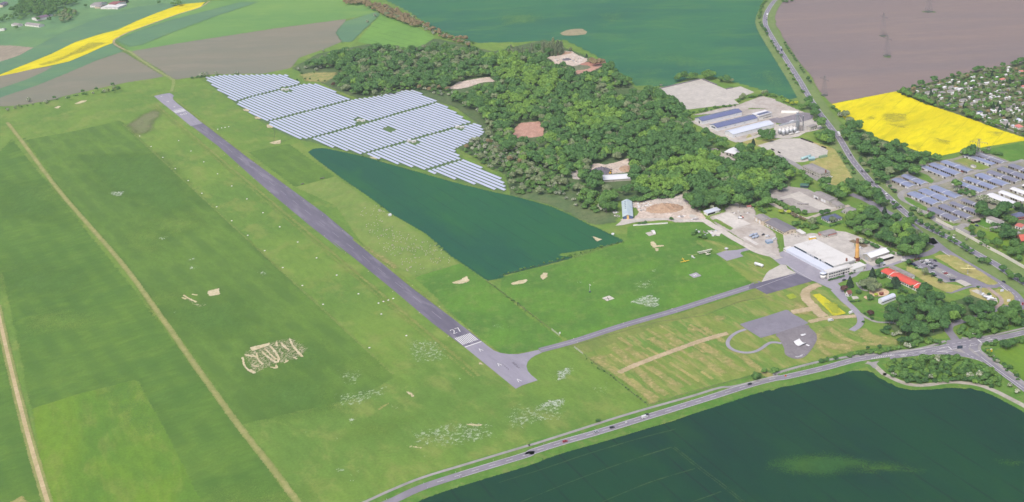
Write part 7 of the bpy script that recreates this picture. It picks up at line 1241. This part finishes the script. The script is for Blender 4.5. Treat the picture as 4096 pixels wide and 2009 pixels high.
# tractor with white sprayer tank
tr = thing('sprayer_tractor', 'orange tractor with a long white sprayer tank on the pale pad', 'tractor', P('f', 1035, 360), R(-40)); MB().tube((-2.4, -1, 1.5), (2.4, -1, 1.5), 1.1, n=12).obj('tank', m_metal, tr, True); MB().box(-1, .6, .6, 2.4, 2, 1.9).obj('engine_hood', m_orange, tr); MB().box(-1.4, .4, 1.0, .2, 2.1, 2.9).obj('cab', m_win, tr)
for x, y, r in ((-1, .2, .8), (-1, 2.3, .8), (2, .5, .5), (2, 2.1, .5), (-1.5, -2, .6), (1.5, -2, .6)): MB().tube((x, y - .2, r), (x, y + .2, r), r, n=12).obj('wheel', m_black, tr)
dg = thing('excavator', 'yellow digger standing behind the long white sheet roofed shed', 'excavator', P('n', 1560, 560), 1.2); MB().box(-1.6, -1.2, .9, 1.6, 1.2, 2.2).obj('body', m_yellow, dg); MB().box(.2, -1.1, 2.21, 1.4, .2, 3.4).obj('cab', m_win, dg); MB().tube((1.4, .4, 2), (4.2, .4, 4), .25).tube((4.2, .4, 4), (6, .4, 1.2), .2).obj('boom', m_yellow, dg); [MB().box(-2, s * 1.3 - .3, 0, 2, s * 1.3 + .3, .85).obj('track', m_black, dg) for s in (-1, 1)]

# ================================================================== AIRCRAFT
def wing(mb, x0, ch, y0, y1, z0, z1, th, tip=.8):
    c2 = ch * tip; mb.add([(x0, y0, z0), (x0 - ch, y0, z0), (x0 - ch, y0, z0 + th), (x0, y0, z0 + th), (x0 - (ch - c2) / 2, y1, z1), (x0 - (ch + c2) / 2, y1, z1), (x0 - (ch + c2) / 2, y1, z1 + th * .6), (x0 - (ch - c2) / 2, y1, z1 + th * .6)], [(0, 1, 2, 3), (4, 7, 6, 5), (0, 4, 5, 1), (3, 2, 6, 7), (0, 3, 7, 4), (1, 5, 6, 2)])
def fus(prof, n=10):
    vs, fs = [], []
    for x, r, z, k in prof: vs += [(x, r * math.cos(2 * math.pi * i / n), z + r * k * math.sin(2 * math.pi * i / n)) for i in range(n)]
    for j in range(len(prof) - 1): fs += [(j * n + i, j * n + (i + 1) % n, (j + 1) * n + (i + 1) % n, (j + 1) * n + i) for i in range(n)]
    return MB().add(vs, fs + [tuple(range(n)), tuple(range((len(prof) - 1) * n, len(prof) * n))])
def plane_(label, loc, rz, mat, span, ln, bi=False, z=0, name='aircraft'):
    t = thing(name, label, 'aircraft', (loc.x, loc.y, z + .3), rz); s = ln; r = ln * .07
    fus([(s * .38, r * .35, r * 1.9, 1), (s * .36, r * .95, r * 1.9, 1), (s * .15, r, r * 2, 1.1), (-s * .1, r * .9, r * 2, 1.1), (-s * .58, r * .25, r * 2.2, 1.2)]).obj('fuselage', mat, t, True)
    zs = (r * 3.2, r * 1.1) if bi else (r * 1.2,)
    for i, z0 in enumerate(zs):
        mb = MB()
        for sg_ in (-1, 1): wing(mb, s * .24, s * .19, 0, sg_ * span / 2 * (1 if i == 0 else .8), z0, z0 + span * .012, .16, .9)
        mb.obj('wing', mat, t)
    mb = MB(); [wing(mb, -s * .46, s * .13, 0, sg_ * span * .17, r * 2.4, r * 2.4, .1) for sg_ in (-1, 1)]; mb.obj('tailplane', mat, t)
    MB().prism([(-s * .44, r * 2.3), (-s * .6, r * 2.3), (-s * .62, r * 5), (-s * .54, r * 5)], 'y', -.06, .06).obj('fin', mat, t); MB().box(s * .02, -r * .6, r * 3.0, s * .14, r * .6, r * 3.5 if not bi else r * 3.15).obj('canopy', m_win, t)
    MB().box(s * .385, -s * .13, r * 1.85, s * .395, s * .13, r * 1.95).obj('propeller', m_navy, t)
    for sg_ in (-1, 1): MB().tube((s * .2, sg_ * r * 1.3, .35), (s * .2, sg_ * r * .7, r * 1.4), .07, n=5).tube((s * .2, sg_ * r * 1.3 - .1, .35), (s * .2, sg_ * r * 1.3 + .1, .35), .35, n=10).obj('landing_gear', m_navy, t)
    if bi:
        st = MB(); [st.tube((s * x, sg_ * span * .3, r * 1.3), (s * x, sg_ * span * .3, r * 3.3), .07, n=4) for sg_ in (-1, 1) for x in (.2, .1)]; st.obj('wing_strut', m_navy, t)
    return t
m_cream2 = pm('cream_paint', C(222, 218, 200), .5, var=.06); m_yel2 = pm('trainer_yellow', C(240, 208, 60), .5, var=.06); m_pale = pm('pale_yellow', C(238, 226, 160), .5, var=.06)
def head(t_, x0, y0, x1, y1): d = P(t_, x1, y1) - P(t_, x0, y0); return math.atan2(d.y, d.x)
plane_('large cream biplane parked on the meadow beside the pad', P('i', 1115, 345), head('i', 1200, 370, 1060, 262), m_cream2, 17.5, 12.5, True, name='biplane')
plane_('small yellow low wing aircraft parked on the meadow', P('i', 600, 535), head('i', 545, 485, 650, 570), m_yel2, 10.5, 8)
gy = thing('gyrocopter', 'white helicopter with drooping rotor blades between the aircraft', 'helicopter', P('i', 800, 440), head('i', 850, 460, 790, 400)); fus([(2.6, .3, 1.2, 1), (2, .9, 1.3, 1.1), (.5, 1.1, 1.5, 1.1), (-1.2, .8, 1.7, 1), (-5.5, .18, 2.0, 1), (-5.8, .15, 2.1, 1)]).obj('fuselage', m_metal, gy, True); MB().box(1.2, -.8, 1.6, 2.5, .8, 2.2).obj('canopy', m_win, gy); MB().tube((0, 0, 2.4), (0, 0, 3.2), .15).obj('mast', m_steel, gy)
for k in range(3): a = k * 2.094 + .7; MB().add([(0, -.15, 3.2), (0, .15, 3.2), (6.2, .15, 2.9), (6.2, -.15, 2.9), (0, -.15, 3.25), (0, .15, 3.25), (6.2, .15, 2.95), (6.2, -.15, 2.95)], [(3, 2, 1, 0), (4, 5, 6, 7), (0, 1, 5, 4), (1, 2, 6, 5), (2, 3, 7, 6), (3, 0, 4, 7)]).obj('rotor_blade', m_pale, gy).rotation_euler.z = a
MB().prism([(-5.2, 2), (-5.9, 2), (-6.2, 3.4), (-5.8, 3.4)], 'y', -.06, .06).box(-5.6, -1.2, 2.0, -5.1, 1.2, 2.1).obj('tail_fin', m_metal, gy); [MB().tube((-1, s * 1, .08), (2.2, s * 1, .08), .08, n=5).tube((0, s * 1, .08), (0, s * .5, .9), .06, n=4).tube((1.4, s * 1, .08), (1.4, s * .5, .9), .06, n=4).obj('skid', m_steel, gy) for s in (-1, 1)]
bp = plane_('pale yellow low wing aircraft displayed on a tall post', P('c', 882, 275), head('c', 905, 180, 905, 215), m_pale, 14, 9.5, False, 5.5, name='display_aircraft'); MB().tube((0, 0, -5.5), (0, 0, .7), .28, n=8).box(-.7, -.7, -5.6, .7, .7, -5.2).obj('display_post', m_conc, bp)
jt = thing('display_jet', 'white twin engined swept jet on the rounded stand', 'aircraft', P('c', 1195, 640), head('c', 1130, 600, 1285, 630)); fus([(7, .1, 2.0, 1), (5.6, .6, 2.0, 1), (3, .95, 2.0, 1), (-3, .95, 2.1, 1), (-6, .5, 2.4, 1), (-7, .2, 2.6, 1)]).obj('fuselage', m_metal, jt, True)
mb = MB(); [wing(mb, 1.5, 3.0, 0, s * 5.6, 1.6, 1.75, .25, .55) for s in (-1, 1)]; mb.obj('wing', m_metal, jt); mb = MB(); [wing(mb, -5.6, 1.6, 0, s * 2.6, 4.6, 4.6, .12) for s in (-1, 1)]; mb.obj('tailplane', m_metal, jt); MB().prism([(-4.6, 2.6), (-6.8, 2.6), (-7.6, 4.7), (-6.2, 4.7)], 'y', -.1, .1).obj('fin', m_metal, jt)
for s in (-1, 1): MB().tube((-5, s * 1.35, 2.3), (-1.6, s * 1.35, 2.2), .45, n=10).obj('engine', m_steel, jt); MB().tube((-.4, s * 1.4, .1), (-.4, s * 1.2, 1.6), .12, n=5).obj('landing_gear', m_steel, jt)
MB().tube((4.6, 0, .1), (4.6, 0, 1.5), .12, n=5).obj('nose_gear', m_steel, jt); MB().box(4.4, -.5, 2.5, 5.4, .5, 2.75).obj('windscreen', m_win, jt)

# ================================================================== SMALL THINGS
m_wool = pm('wool', C(206, 202, 180), .95, var=.12, vs=.5)
def sheep_mesh():
    bm = bmesh.new()
    def part(loc, sc, seg=8):
        r = bmesh.ops.create_uvsphere(bm, u_segments=seg, v_segments=6, radius=1)
        for v in r['verts']: v.co = Vector((v.co.x * sc[0] + loc[0], v.co.y * sc[1] + loc[1], v.co.z * sc[2] + loc[2]))
    part((0, 0, .72), (.62, .34, .36)); part((-.2, 0, .76), (.45, .33, .34)); part((.55, 0, .66), (.28, .17, .22)); part((.78, 0, .5), (.2, .12, .13)); part((.66, .15, .62), (.06, .1, .04)); part((.66, -.15, .62), (.06, .1, .04)); part((-.62, 0, .6), (.08, .07, .2))
    for x, y in ((.38, .17), (.38, -.17), (-.38, .17), (-.38, -.17)): part((x, y, .24), (.07, .07, .3), 6)
    m = bpy.data.meshes.new('sheep'); bm.to_mesh(m); bm.free(); m.materials.append(m_wool); m.shade_smooth(); return m
shm = sheep_mesh()
for poly, n in (('F 1010,860 1090,790 1180,800 1260,860 1300,880 1280,960 1100,930 1030,910', 26), ('F 1060,980 1200,920 1260,960 1480,1100 1500,1160 1300,1110 1120,1060', 48), ('F 1180,1080 1420,1040 1700,1160 1760,1230 1700,1260 1400,1200 1250,1260 1230,1200', 60), ('J 1190,10 1480,60 1740,50 1870,160 1890,200 1860,220 1560,310 1480,310 1400,210 1240,100', 92)):
    pg = xy(PL(poly)); lo, hi = pg.min(0), pg.max(0); c = 0
    while c < n:
        q = np.array([[rng.uniform(lo[0], hi[0]), rng.uniform(lo[1], hi[1])]])
        if inside(q, pg)[0]:
            if rng.random() < .5: q[0] += 0
            o = bpy.data.objects.new('sheep', shm); COL.objects.link(o); o.location = (q[0][0], q[0][1], .1); o.rotation_euler.z = rng.uniform(0, 6.28); o.scale = (.95,) * 3; tag(o, 'white sheep grazing in the loose flock beside the runway', 'sheep', 'flock of sheep beside the runway'); c += 1
def marker(x, y, t_, lb, grp):
    p = P(t_, x, y); o = thing('runway_marker', lb, 'marker', (p.x, p.y, .1), R(27), grp); o.scale = (.8, .8, .8); MB().prism([(-1.1, 0), (1.1, 0), (.2, .75), (-.2, .75)], 'x', -.9, .9).obj('board', m_rwhite, o); MB().box(-1.1, -1.25, 0, 1.1, 1.25, .06).obj('base', m_conc, o)
for x, y in ((1672, 195), (1787, 292), (1907, 394), (2035, 506), (2168, 620), (2310, 741), (2460, 870)): marker(x, y, 'E', 'small white marker board along the inner grass strip beside the runway', 'inner marker boards')
for x, y in ((278, 1002), (446, 1144)): marker(x, y, 'F', 'small white marker board along the inner grass strip beside the runway', 'inner marker boards')
for x, y in ((623, 170), (812, 331), (1014, 506), (1229, 695), (1463, 897)): marker(x, y, 'J', 'small white marker board along the inner grass strip beside the runway', 'inner marker boards')
for x, y in ((1307, 152), (1414, 250), (1524, 352), (1640, 457), (1761, 570), (1889, 688), (2027, 814), (2168, 945), (2318, 1081), (2477, 1224)): marker(x, y, 'E', 'small white marker board along the edge of the dark mown meadow', 'outer marker boards')
for x, y in ((137, 102), (307, 260), (490, 428), (684, 604), (1117, 1010)): marker(x, y, 'J', 'small white marker board along the edge of the dark mown meadow', 'outer marker boards')
for x, y in ((1202, 593), (1248, 578), (1294, 565), (1340, 550)): marker(x, y, 'J', 'white marker board in the short cross row beside the runway', 'cross row of marker boards')
for t_, x, y in (('A', 2038, 1211), ('A', 2074, 1199), ('A', 2106, 1194), ('A', 2140, 1188)): marker(x, y, t_, 'white marker board in the far cross row near the solar park', 'far cross row of marker boards')
def lamp(t_, x, y, lb, grp):
    p = P(t_, x, y); o = thing('edge_light', lb, 'light', (p.x, p.y, .25), 0, grp); MB().tube((0, 0, 0), (0, 0, .5), .12, n=6).obj('stem', m_yellow, o); MB().lathe([(.5, 0), (.5, .12), (.25, .14)], n=10).obj('base', m_conc, o)
for f in np.linspace(.03, .97, 16):
    for sd_ in (-1, 1):
        p = rc.lerp(fc, f) + rn * sd_ * (RWY / 2 + 2.2); o = thing('edge_light', 'low edge light on a pale base along the runway', 'light', (p.x, p.y, .2), 0, 'runway edge lights'); MB().tube((0, 0, 0), (0, 0, .5), .13, n=6).obj('stem', m_yellow, o); MB().lathe([(.55, 0), (.55, .12), (.25, .14)], n=10).obj('base', m_conc, o)
for x, y in ((690, 925), (1155, 780), (1610, 645), (1975, 535), (2335, 425), (725, 960), (1195, 815), (1655, 677), (2020, 563)): lamp('K', x, y, 'low blue edge light along the taxiway', 'taxiway edge lights')
def post(name, label, cat, p, h, mat, r=.08, head=None, grp=None):
    o = thing(name, label, cat, (p.x, p.y, .1), 0, grp); MB().tube((0, 0, 0), (0, 0, h), r, r * .8, 6).obj('post', mat, o)
    if head: head(o, h)
    return o
for i_, (t_, x, y) in enumerate((('N', 1280, 1240), ('N', 1625, 1090), ('N', 1925, 985), ('N', 2277, 872), ('O', 410, 725), ('O', 890, 582), ('O', 1348, 445), ('O', 1795, 312), ('N', 1663, 1133), ('N', 1960, 1026), ('N', 2310, 912), ('O', 445, 765), ('O', 1183, 555))):
    p = P(t_, x, y); post('delineator_post', 'white roadside delineator post along the main road', 'post', p, 1.0, m_rwhite, .14, lambda o, h: MB().box(-.15, -.15, h - .3, .15, .15, h - .1).obj('reflector', m_black, o), 'roadside posts')
for i_, (t_, x, y, c) in enumerate((('O', 1182, 535, 'white'), ('Q', 342, 97, 'orange'))): post('road_sign', ['white road sign on the verge in front of the delivery van', 'orange warning board on the road edge'][i_], 'sign', P(t_, x, y), 2.4, m_steel, .06, lambda o, h: MB().box(-.7, -.05, h - 1.3, .7, .05, h + .2).obj('panel', m_rwhite if c == 'white' else m_orange, o))
o = post('direction_sign', 'yellow direction sign with dark lettering at the corner of the bright field', 'sign', P('k', 1672, 310), 2.6, m_steel, .1, None); MB().box(-2.6, -.1, 1.2, 2.6, .1, 3.6).obj('panel', m_yellow, o); MB().box(-1.9, -.14, 2.7, 1.4, -.11, 3.1).box(-1.9, -.14, 1.8, .8, -.11, 2.2).obj('lettering', m_black, o); MB().box(.6, -.08, 3.61, 2.2, .08, 4.4).obj('top_board', m_rwhite, o)
o = post('direction_sign', 'large dark blue backed sign on the traffic island', 'sign', P('k', 1175, 242), 2.5, m_steel, .1, None); MB().box(-2.4, -.1, .9, 2.4, .1, 3.6).obj('panel', m_navy, o); MB().tube((2, 0, 0), (2, 0, 3), .1).obj('second_post', m_steel, o)
for i_, (x, y) in enumerate(((1345, 215), (1385, 20))): o = post('sign_gantry', ['thin signal post on the drop shaped island', 'white signal frame at the footway'][i_], 'sign', P('k', x, y + 20), 4, m_rpale, .12, lambda o, h: MB().box(-.3, -.2, h - 1, .3, .2, h).tube((0, 0, h), (3, 0, h - 1), .1).obj('head', m_rpale, o))
ws = thing('windsock_mast', 'pale windsock mast in the aircraft meadow', 'mast', P('K', 841, 487), 0); MB().tube((0, 0, 0), (0, 0, 9), .16, .1, 6).obj('mast', m_rpale, ws); MB().tube((0, 0, 8.6), (1.5, -.6, 7.6), .5, .25, 8).obj('sock', m_rpale, ws); MB().box(-1, -1, 0, 1, 1, .8).obj('base', m_navy, ws)
yb = thing('taxi_sign', 'yellow and white sign post at the taxiway gap', 'sign', P('K', 562, 905), .4); MB().tube((0, 0, 0), (0, 0, 4), .1, n=6).obj('post', m_yellow, yb); MB().box(-.7, -.3, 3.2, .7, .3, 5).obj('lamp_head', m_rwhite, yb)
cb = thing('white_canopy', 'curved white halfpipe ramp on the round skate area', 'skate ramp', P('j', 1720, 790), R(35)); mb = MB(); pr = [(-4 + k * 1.15, 2.6 * ((k - 3) / 4) ** 2 + .35) for k in range(8)]; [mb.prism([pr[k], pr[k + 1], (pr[k + 1][0], pr[k + 1][1] + .18), (pr[k][0], pr[k][1] + .18)], 'x', -4, 4) for k in range(7)]; mb.obj('surface', m_rwhite, cb); mb = MB(); [mb.box(x, pr[j][0], 0, x + .2, pr[j][0] + .2, pr[j][1]) for x in (-3.9, 0, 3.7) for j in (0, 1, 6, 7)]; mb.obj('frame', m_navy, cb)
for i_, (x, y, w, h) in enumerate(((1780, 585, 3.6, 2.4), (1830, 570, 2.6, 1.6), (1900, 820, 2.2, 3.4))): o = thing('skate_ramp', ['white low fun box on the skate area', 'small white box beside the fun box', 'narrow white ramp beside the halfpipe'][i_], 'skate ramp', P('j', x, y), R(20 + i_ * 8)); MB().prism([(-w / 2, 0), (w / 2, 0), (w / 3, .7), (-w / 3, .7)], 'y', -h / 2, h / 2).obj('deck', m_rwhite, o); MB().box(-w / 3, -h / 2 - .1, 0, w / 3, h / 2 + .1, .3).obj('frame', m_steel, o)
bs = building('bus_shelter', 'dark glazed bus shelter at the end of the car park', 'shelter', 'c 640,350 705,345 700,322', 2.6, 'flat', 0, m_navy, m_rdark, ov=.3)
for i_, (x, y) in enumerate(((1377, 540), (1472, 685))): o = post('info_board', ['white blue information board beside the brick path', 'white information board near the road bend'][i_], 'sign', P('c', x, y), 1.2, m_steel, .06, None); MB().box(-1.6, -.08, .8, 1.6, .08, 3.2).obj('panel', m_sky if i_ == 0 else m_rwhite, o)
for i_, (x, y) in enumerate(((1052, 560), (1066, 565), (1080, 562), (1072, 550))): o = post('flag_pole', ['first', 'second', 'third', 'rear'][i_] + ' steel mast of the cluster on the display slab', 'mast', P('c', x, y), 6.5, m_steel, .14, lambda o, h: MB().box(-.4, -.4, h, .4, .4, h + .3).obj('cap', m_steel, o), 'masts on the display slab')
bl = thing('billboard', 'white hoarding at the wood corner by the entrance road', 'sign', P('h', 1395, 90), .2); MB().box(-2.4, -.1, .9, 2.4, .1, 4.4).obj('panel', m_rwhite, bl); MB().box(-2, -.08, 0, -1.8, .08, .88).box(1.8, -.08, 0, 2, .08, .88).obj('stand', m_steel, bl)
pg_ = thing('playground_tower', 'dark red play tower on the sand circle', 'play tower', P('h', 660, 955), .3); MB().box(-1.5, -1.5, 1.0, 1.5, 1.5, 2.6).obj('cabin', pm('wine_boards', C(140, 66, 66), .8), pg_); MB().prism([(-1.8, 2.61), (1.8, 2.61), (0, 3.8)], 'x', -1.8, 1.8).obj('roof', m_brickw, pg_); [MB().box(x, y, 0, x + .2, y + .2, .98).obj('leg', m_wood, pg_) for x in (-1.4, 1.2) for y in (-1.4, 1.2)]
sw_ = thing('climbing_frame', 'grey climbing frame on the sand circle', 'climbing frame', P('h', 590, 860), .1); mb = MB(); [mb.tube((x, -1.4, 0), (x, 0, 2.6), .08, n=4).tube((x, 1.4, 0), (x, 0, 2.6), .08, n=4) for x in (-3, 0, 3)]; mb.obj('frame', m_steel, sw_); MB().tube((-3, 0, 2.6), (3, 0, 2.6), .09, n=5).obj('beam', m_steel, sw_)
se = thing('spring_rocker', 'small wooden rocker beside the play tower', 'rocker', P('h', 750, 900), .4); MB().box(-.9, -.2, .4, .9, .2, .8).obj('seat', m_wood, se); MB().tube((0, 0, 0), (0, 0, .38), .2, n=8).obj('spring', m_steel, se)
def heap(name, label, t_, x, y, rx, ry, h, mat, rz=0, seed=1):
    p = P(t_, x, y); n = 22; g = np.linspace(-1.05, 1.05, n); vs, fs = [], []
    for j in range(n):
        for i in range(n):
            r = math.hypot(g[i], g[j]); zz = max(0, 1 - r) ** .8 * h * (1 + .3 * mnoise.noise((g[i] * 3 + seed, g[j] * 3, seed))) + (h * .16 * mnoise.noise((g[i] * 6, g[j] * 6, seed)) * 2 if r < 1 else 0); vs.append((g[i] * rx, g[j] * ry, max(zz, 0) - .02))
    for j in range(n - 1): fs += [(j * n + i, j * n + i + 1, (j + 1) * n + i + 1, (j + 1) * n + i) for i in range(n - 1)]
    o = MB().add(vs, fs).obj(name, mat, None, False, (p.x, p.y, .15)); o.rotation_euler.z = rz; return tag(o, label, 'heap')
m_grav = pm('dark_gravel', C(112, 108, 118), .95, var=.25); m_sandh = pm('gravel_grey', C(196, 186, 176), .95, var=.2)
heap('rubble_heap', 'brown earth heap in the middle of the rubble yard', 'l', 1470, 370, 22, 15, 5.5, g_heap, 0, 2); heap('rubble_heap', 'low brown spoil bank beside the earth heap', 'l', 1700, 400, 14, 9, 2.0, g_heap, .3, 3); heap('gravel_heap', 'dark grey gravel cone in the rubble clearing', 'n', 1230, 490, 15, 13, 6, m_grav, 0, 4); heap('gravel_heap', 'wide pale gravel bank at the wood edge', 'l', 1950, 130, 26, 18, 4.5, m_sandh, .2, 5)
heap('spoil_heap', 'small pale heap behind the rubble yard', 'l', 1290, 170, 9, 8, 2.6, m_sandh, 0, 6); heap('spoil_heap', 'grey brown heap in the quarry', 'm', 880, 290, 14, 8, 4, g_heap, 0, 7); heap('spoil_heap', 'dark cone in the quarry pit', 'm', 990, 500, 8, 6, 3, m_grav, 0, 8); heap('spoil_heap', 'reddish brick heap beside the quarry', 'm', 1850, 640, 22, 14, 3.4, pm('brick_heap', C(176, 128, 112), .95, var=.3), 0, 9); heap('spoil_heap', 'grey overgrown mound below the quarry', 'm', 1420, 780, 18, 14, 5, pm('green_mound', C(120, 126, 100), .95, var=.3), 0, 10); heap('spoil_heap', 'pinkish heap at the edge of the rubble clearing', 'n', 2100, 390, 9, 12, 2.6, g_heap, 0, 11)
def slabs(poly, n, lb, mats, grp, sz=(1.2, 3.2), hh=.6):
    pg = xy(PL(poly)); lo, hi = pg.min(0), pg.max(0); c = 0
    ms = [MB().prism([(-.5, -.35), (.4, -.45), (.55, .3), (-.1, .5), (-.5, .3)], 'z', 0, 1).mesh('concrete_block', m_) for m_ in mats]
    while c < n:
        q = np.array([[rng.uniform(lo[0], hi[0]), rng.uniform(lo[1], hi[1])]])
        if inside(q, pg)[0]: o = bpy.data.objects.new('concrete_block', rng.choice(ms)); COL.objects.link(o); o.location = (q[0][0], q[0][1], .2); o.rotation_euler.z = rng.uniform(0, 3.1); a = rng.uniform(*sz); o.scale = (a, a * rng.uniform(.5, 1), rng.uniform(.3, 1) * hh); tag(o, lb, 'rubble', grp); c += 1
SM = [m_conc, m_rwhite, m_rgrey]
slabs('l 560,190 1100,180 1200,300 1000,430 860,460 720,380 600,330', 70, 'broken concrete block strewn over the rubble yard beside the blue roofed shed', SM, 'blocks on the rubble yard'); slabs('l 60,440 190,400 300,620 160,640', 22, 'broken block in the scrap corner left of the blue roofed shed', SM, 'blocks beside the blue roofed shed'); slabs('n 150,500 500,470 500,740 280,720', 24, 'broken block at the grey rubble strip', SM, 'blocks on the grey strip', (1, 2.6)); slabs('n 1050,280 2000,220 2000,520 1500,540', 20, 'dark block lying on the pale clearing', [m_rdark, m_rgrey], 'blocks on the pale clearing', (1, 2.6), .4); slabs('m 560,420 1600,440 1500,620 700,600', 40, 'block of stone in the quarry', SM + [m_cream], 'blocks in the quarry', (1.5, 4), 1.2)
slabs('f 150,590 560,600 560,720 330,700', 18, 'piece of scrap in the thicket among the small wrecks', [m_rwhite, m_rgrey, m_sky], 'scrap in the thicket', (1.2, 3), 1.2); slabs('f 840,190 1080,210 1240,260 1060,290 860,270', 26, 'rubble piece at the top of the dusty yard', SM, 'rubble on the dusty yard', (1, 2.6), .5); slabs('l 1780,540 2380,560 2400,680 1800,660', 10, 'flat slab at the end of the cracked road', SM, 'slabs at the cracked road', (4, 8), .3); slabs('b 30,200 230,200 230,290 60,300', 8, 'pallet and crate beside the pit by the long workshop', [m_rgrey, m_conc], 'crates by the long workshop')
pw = thing('concrete_trough', 'long white concrete channel at the meadow edge', 'channel', P('l', 630, 835), 0); d_ = P('l', 1565, 775) - P('l', 630, 835); pw.rotation_euler.z = math.atan2(d_.y, d_.x); MB().box(0, -.9, 0, d_.length, .9, 1.0).obj('channel', m_rpale, pw); MB().box(0, -.95, 1.01, d_.length, -.6, 1.2).obj('rim', m_rwhite, pw)
lb_ = thing('long_trailer', 'long low trailer lying on the grey hardstanding', 'trailer', P('g', 835, 745), 0); d_ = P('g', 1030, 755) - P('g', 835, 745); lb_.rotation_euler.z = math.atan2(d_.y, d_.x); MB().box(0, -1.2, .6, d_.length, 1.2, 1.2).obj('bed', m_rgrey, lb_); [MB().tube((x, -1.1, .5), (x, 1.1, .5), .5, n=10).obj('wheel', m_black, lb_) for x in (3, 5, d_.length - 3)]
for i_, (a, b) in enumerate((((610, 205), (740, 230)), ((100, 65), (150, 90)))): pass
bn = MB().box(-1.3, -.7, 0, 1.3, .7, 1.4); o = bn.obj('waste_container', m_blue, None, False, tuple(P('w', 2260, 185) + Vector((0, 0, .2)))); MB().box(-1.35, -.75, 1.41, 1.35, .75, 1.55).obj('lid', m_blue, o); tag(o, 'blue waste container at the end of the white wing', 'container')
for i_, q in enumerate(('H 485,178 600,218', 'H 680,255 720,268', 'H 210,278 235,290', 'H 272,305 292,315', 'C 1470,838 1560,805 1870,745', 'C 1890,742 2030,800', 'C 2115,838 2175,826')):
    ps = PL(q); a = ps[0]; d_ = ps[-1] - a; o = thing('silage_wall', 'low dark edge wall, ' + ['long one beside the dry lawn', 'short one near the highway', 'short one by the lane', 'second short one by the lane', 'along the upper left edge of the huge slab', 'along the upper right edge of the huge slab', 'at the notch of the huge slab'][i_], 'wall', (a.x, a.y, .2), math.atan2(d_.y, d_.x), 'edge walls'); MB().box(0, -.6, 0, d_.length, .6, 1.5).obj('panel', m_rdark if i_ > 3 else m_black, o); MB().box(0, -.75, 0, d_.length, .75, .3).obj('footing', m_rdark, o)
building('water_trailer', 'white water trailer at the wheat edge above the sheep', 'trailer', 'F 1305,890 1325,884 1322,874', 1.8, 'barrel', .6, m_metal, m_rwhite, ov=.05)
for i_, (x, y) in enumerate(((675, 550), (490, 604))): o = thing('feed_trough', ['dark long trough on the dark plot edge', 'small dark trough near the runway edge of the plot'][i_], 'trough', P('F', x, y), R(20)); MB().prism([(-.8, .5), (.8, .5), (1.0, 1.2), (-1.0, 1.2)], 'x', -3 + i_, 3 - i_).obj('tub', m_fp, o); MB().box(-2, -.6, 0, -1.8, .6, .5).box(1.8, -.6, 0, 2, .6, .5).obj('leg', m_steel, o)
slabs('F 1190,838 1215,835 1238,858 1220,866', 12, 'pale stone of the small ring beside the sheep', [m_cream, m_conc], 'stones beside the sheep', (.6, 1.2), .5)
soft('bare_soil_patch', PL('M 80,1275 205,1208 290,1285 200,1340 60,1340'), g_dryp, 4, 4, 1.6, label='pale rectangular patch at the dirt track')
# ---- power line
m_pyl = pm('pylon_steel', C(158, 154, 158), .5, .3, var=.1)
def pylon(label, base, h, rz, wide):
    t = thing('power_pylon', label, 'pylon', (base.x, base.y, .1), rz, 'power pylons'); mb = MB(); n = 7; wv = lambda f: wide * (1 - f) + .7 * f
    for k in range(n):
        f0, f1 = k / n, (k + 1) / n; a, b = wv(f0), wv(f1)
        for sx, sy in ((-1, -1), (1, -1), (1, 1), (-1, 1)): mb.tube((sx * a, sy * a, f0 * h), (sx * b, sy * b, f1 * h), .12, n=4)
        for (sx, sy), (tx, ty) in (((-1, -1), (1, -1)), ((1, -1), (1, 1)), ((1, 1), (-1, 1)), ((-1, 1), (-1, -1))): mb.tube((sx * a, sy * a, f0 * h), (tx * b, ty * b, f1 * h), .09, n=4); mb.tube((tx * a, ty * a, f0 * h), (sx * b, sy * b, f1 * h), .09, n=4)
    mb.obj('lattice_tower', m_pyl, t)
    for z, w in ((h * .84, 11), (h * .97, 3)):
        arm = MB()
        for s in (-1, 1): arm.tube((0, s * .6, z), (0, s * w, z + .3), .14, n=4).tube((0, s * .6, z + 1.6), (0, s * w, z + .4), .12, n=4)
        arm.obj('crossarm', m_pyl, t)
    ins = MB(); [ins.tube((0, s * w, h * .84 - 1.6), (0, s * w, h * .84 + .2), .18, n=5) for s in (-1, 1) for w in (4, 7.4, 10.6)]; ins.obj('insulator', m_navy, t); MB().box(-wide - .6, -wide - .6, -.2, wide + .6, wide + .6, .5).obj('footing', m_wire, t); return t
pylon('lattice pylon nearest the field corner by the highway', P('D', 705, 893), 30, .3, 3.2); pylon('lattice pylon in the middle of the ploughed field', P('D', 1290, 523), 34, .3, 4); pylon('tall lattice pylon with a dark weedy foot in the ploughed field', P('D', 1254, 338), 40, .3, 4.2); pylon('farthest lattice pylon at the top of the ploughed field', P('D', 1680, 112), 38, .3, 5); pylon('lattice pylon standing among the garage rows', P('x', 740, 830), 27, .9, 2.6)
for q in ('D 1215,335 1254,330 1290,338 1254,350', 'D 1260,525 1330,525 1320,545 1265,540', 'D 1615,105 1740,108 1745,120 1625,118', 'D 680,885 730,885 730,900 680,900'): soft('weed_patch', PL(q), g_scrub, 3, 6, 2.5, label='weedy ground round a pylon foot')

# ------------------------------------------------------------------ hazy air over the whole place
hz = bpy.data.materials.new('haze_air'); hz.use_nodes = True; hn = hz.node_tree; hn.nodes.remove(hn.nodes['Principled BSDF'])
pv = hn.nodes.new('ShaderNodeVolumePrincipled'); pv.inputs['Color'].default_value = (.84, .9, 1.0, 1); pv.inputs['Density'].default_value = 3.8e-5; pv.inputs['Anisotropy'].default_value = .15
hn.links.new(pv.outputs[0], hn.nodes['Material Output'].inputs['Volume'])
hb = MB().box(-5200, -2200, -1.5, 5200, 9200, CAM_H + 25).obj('haze', hz); tag(hb, 'pale haze in the air over the fields', 'haze', None, 'stuff')
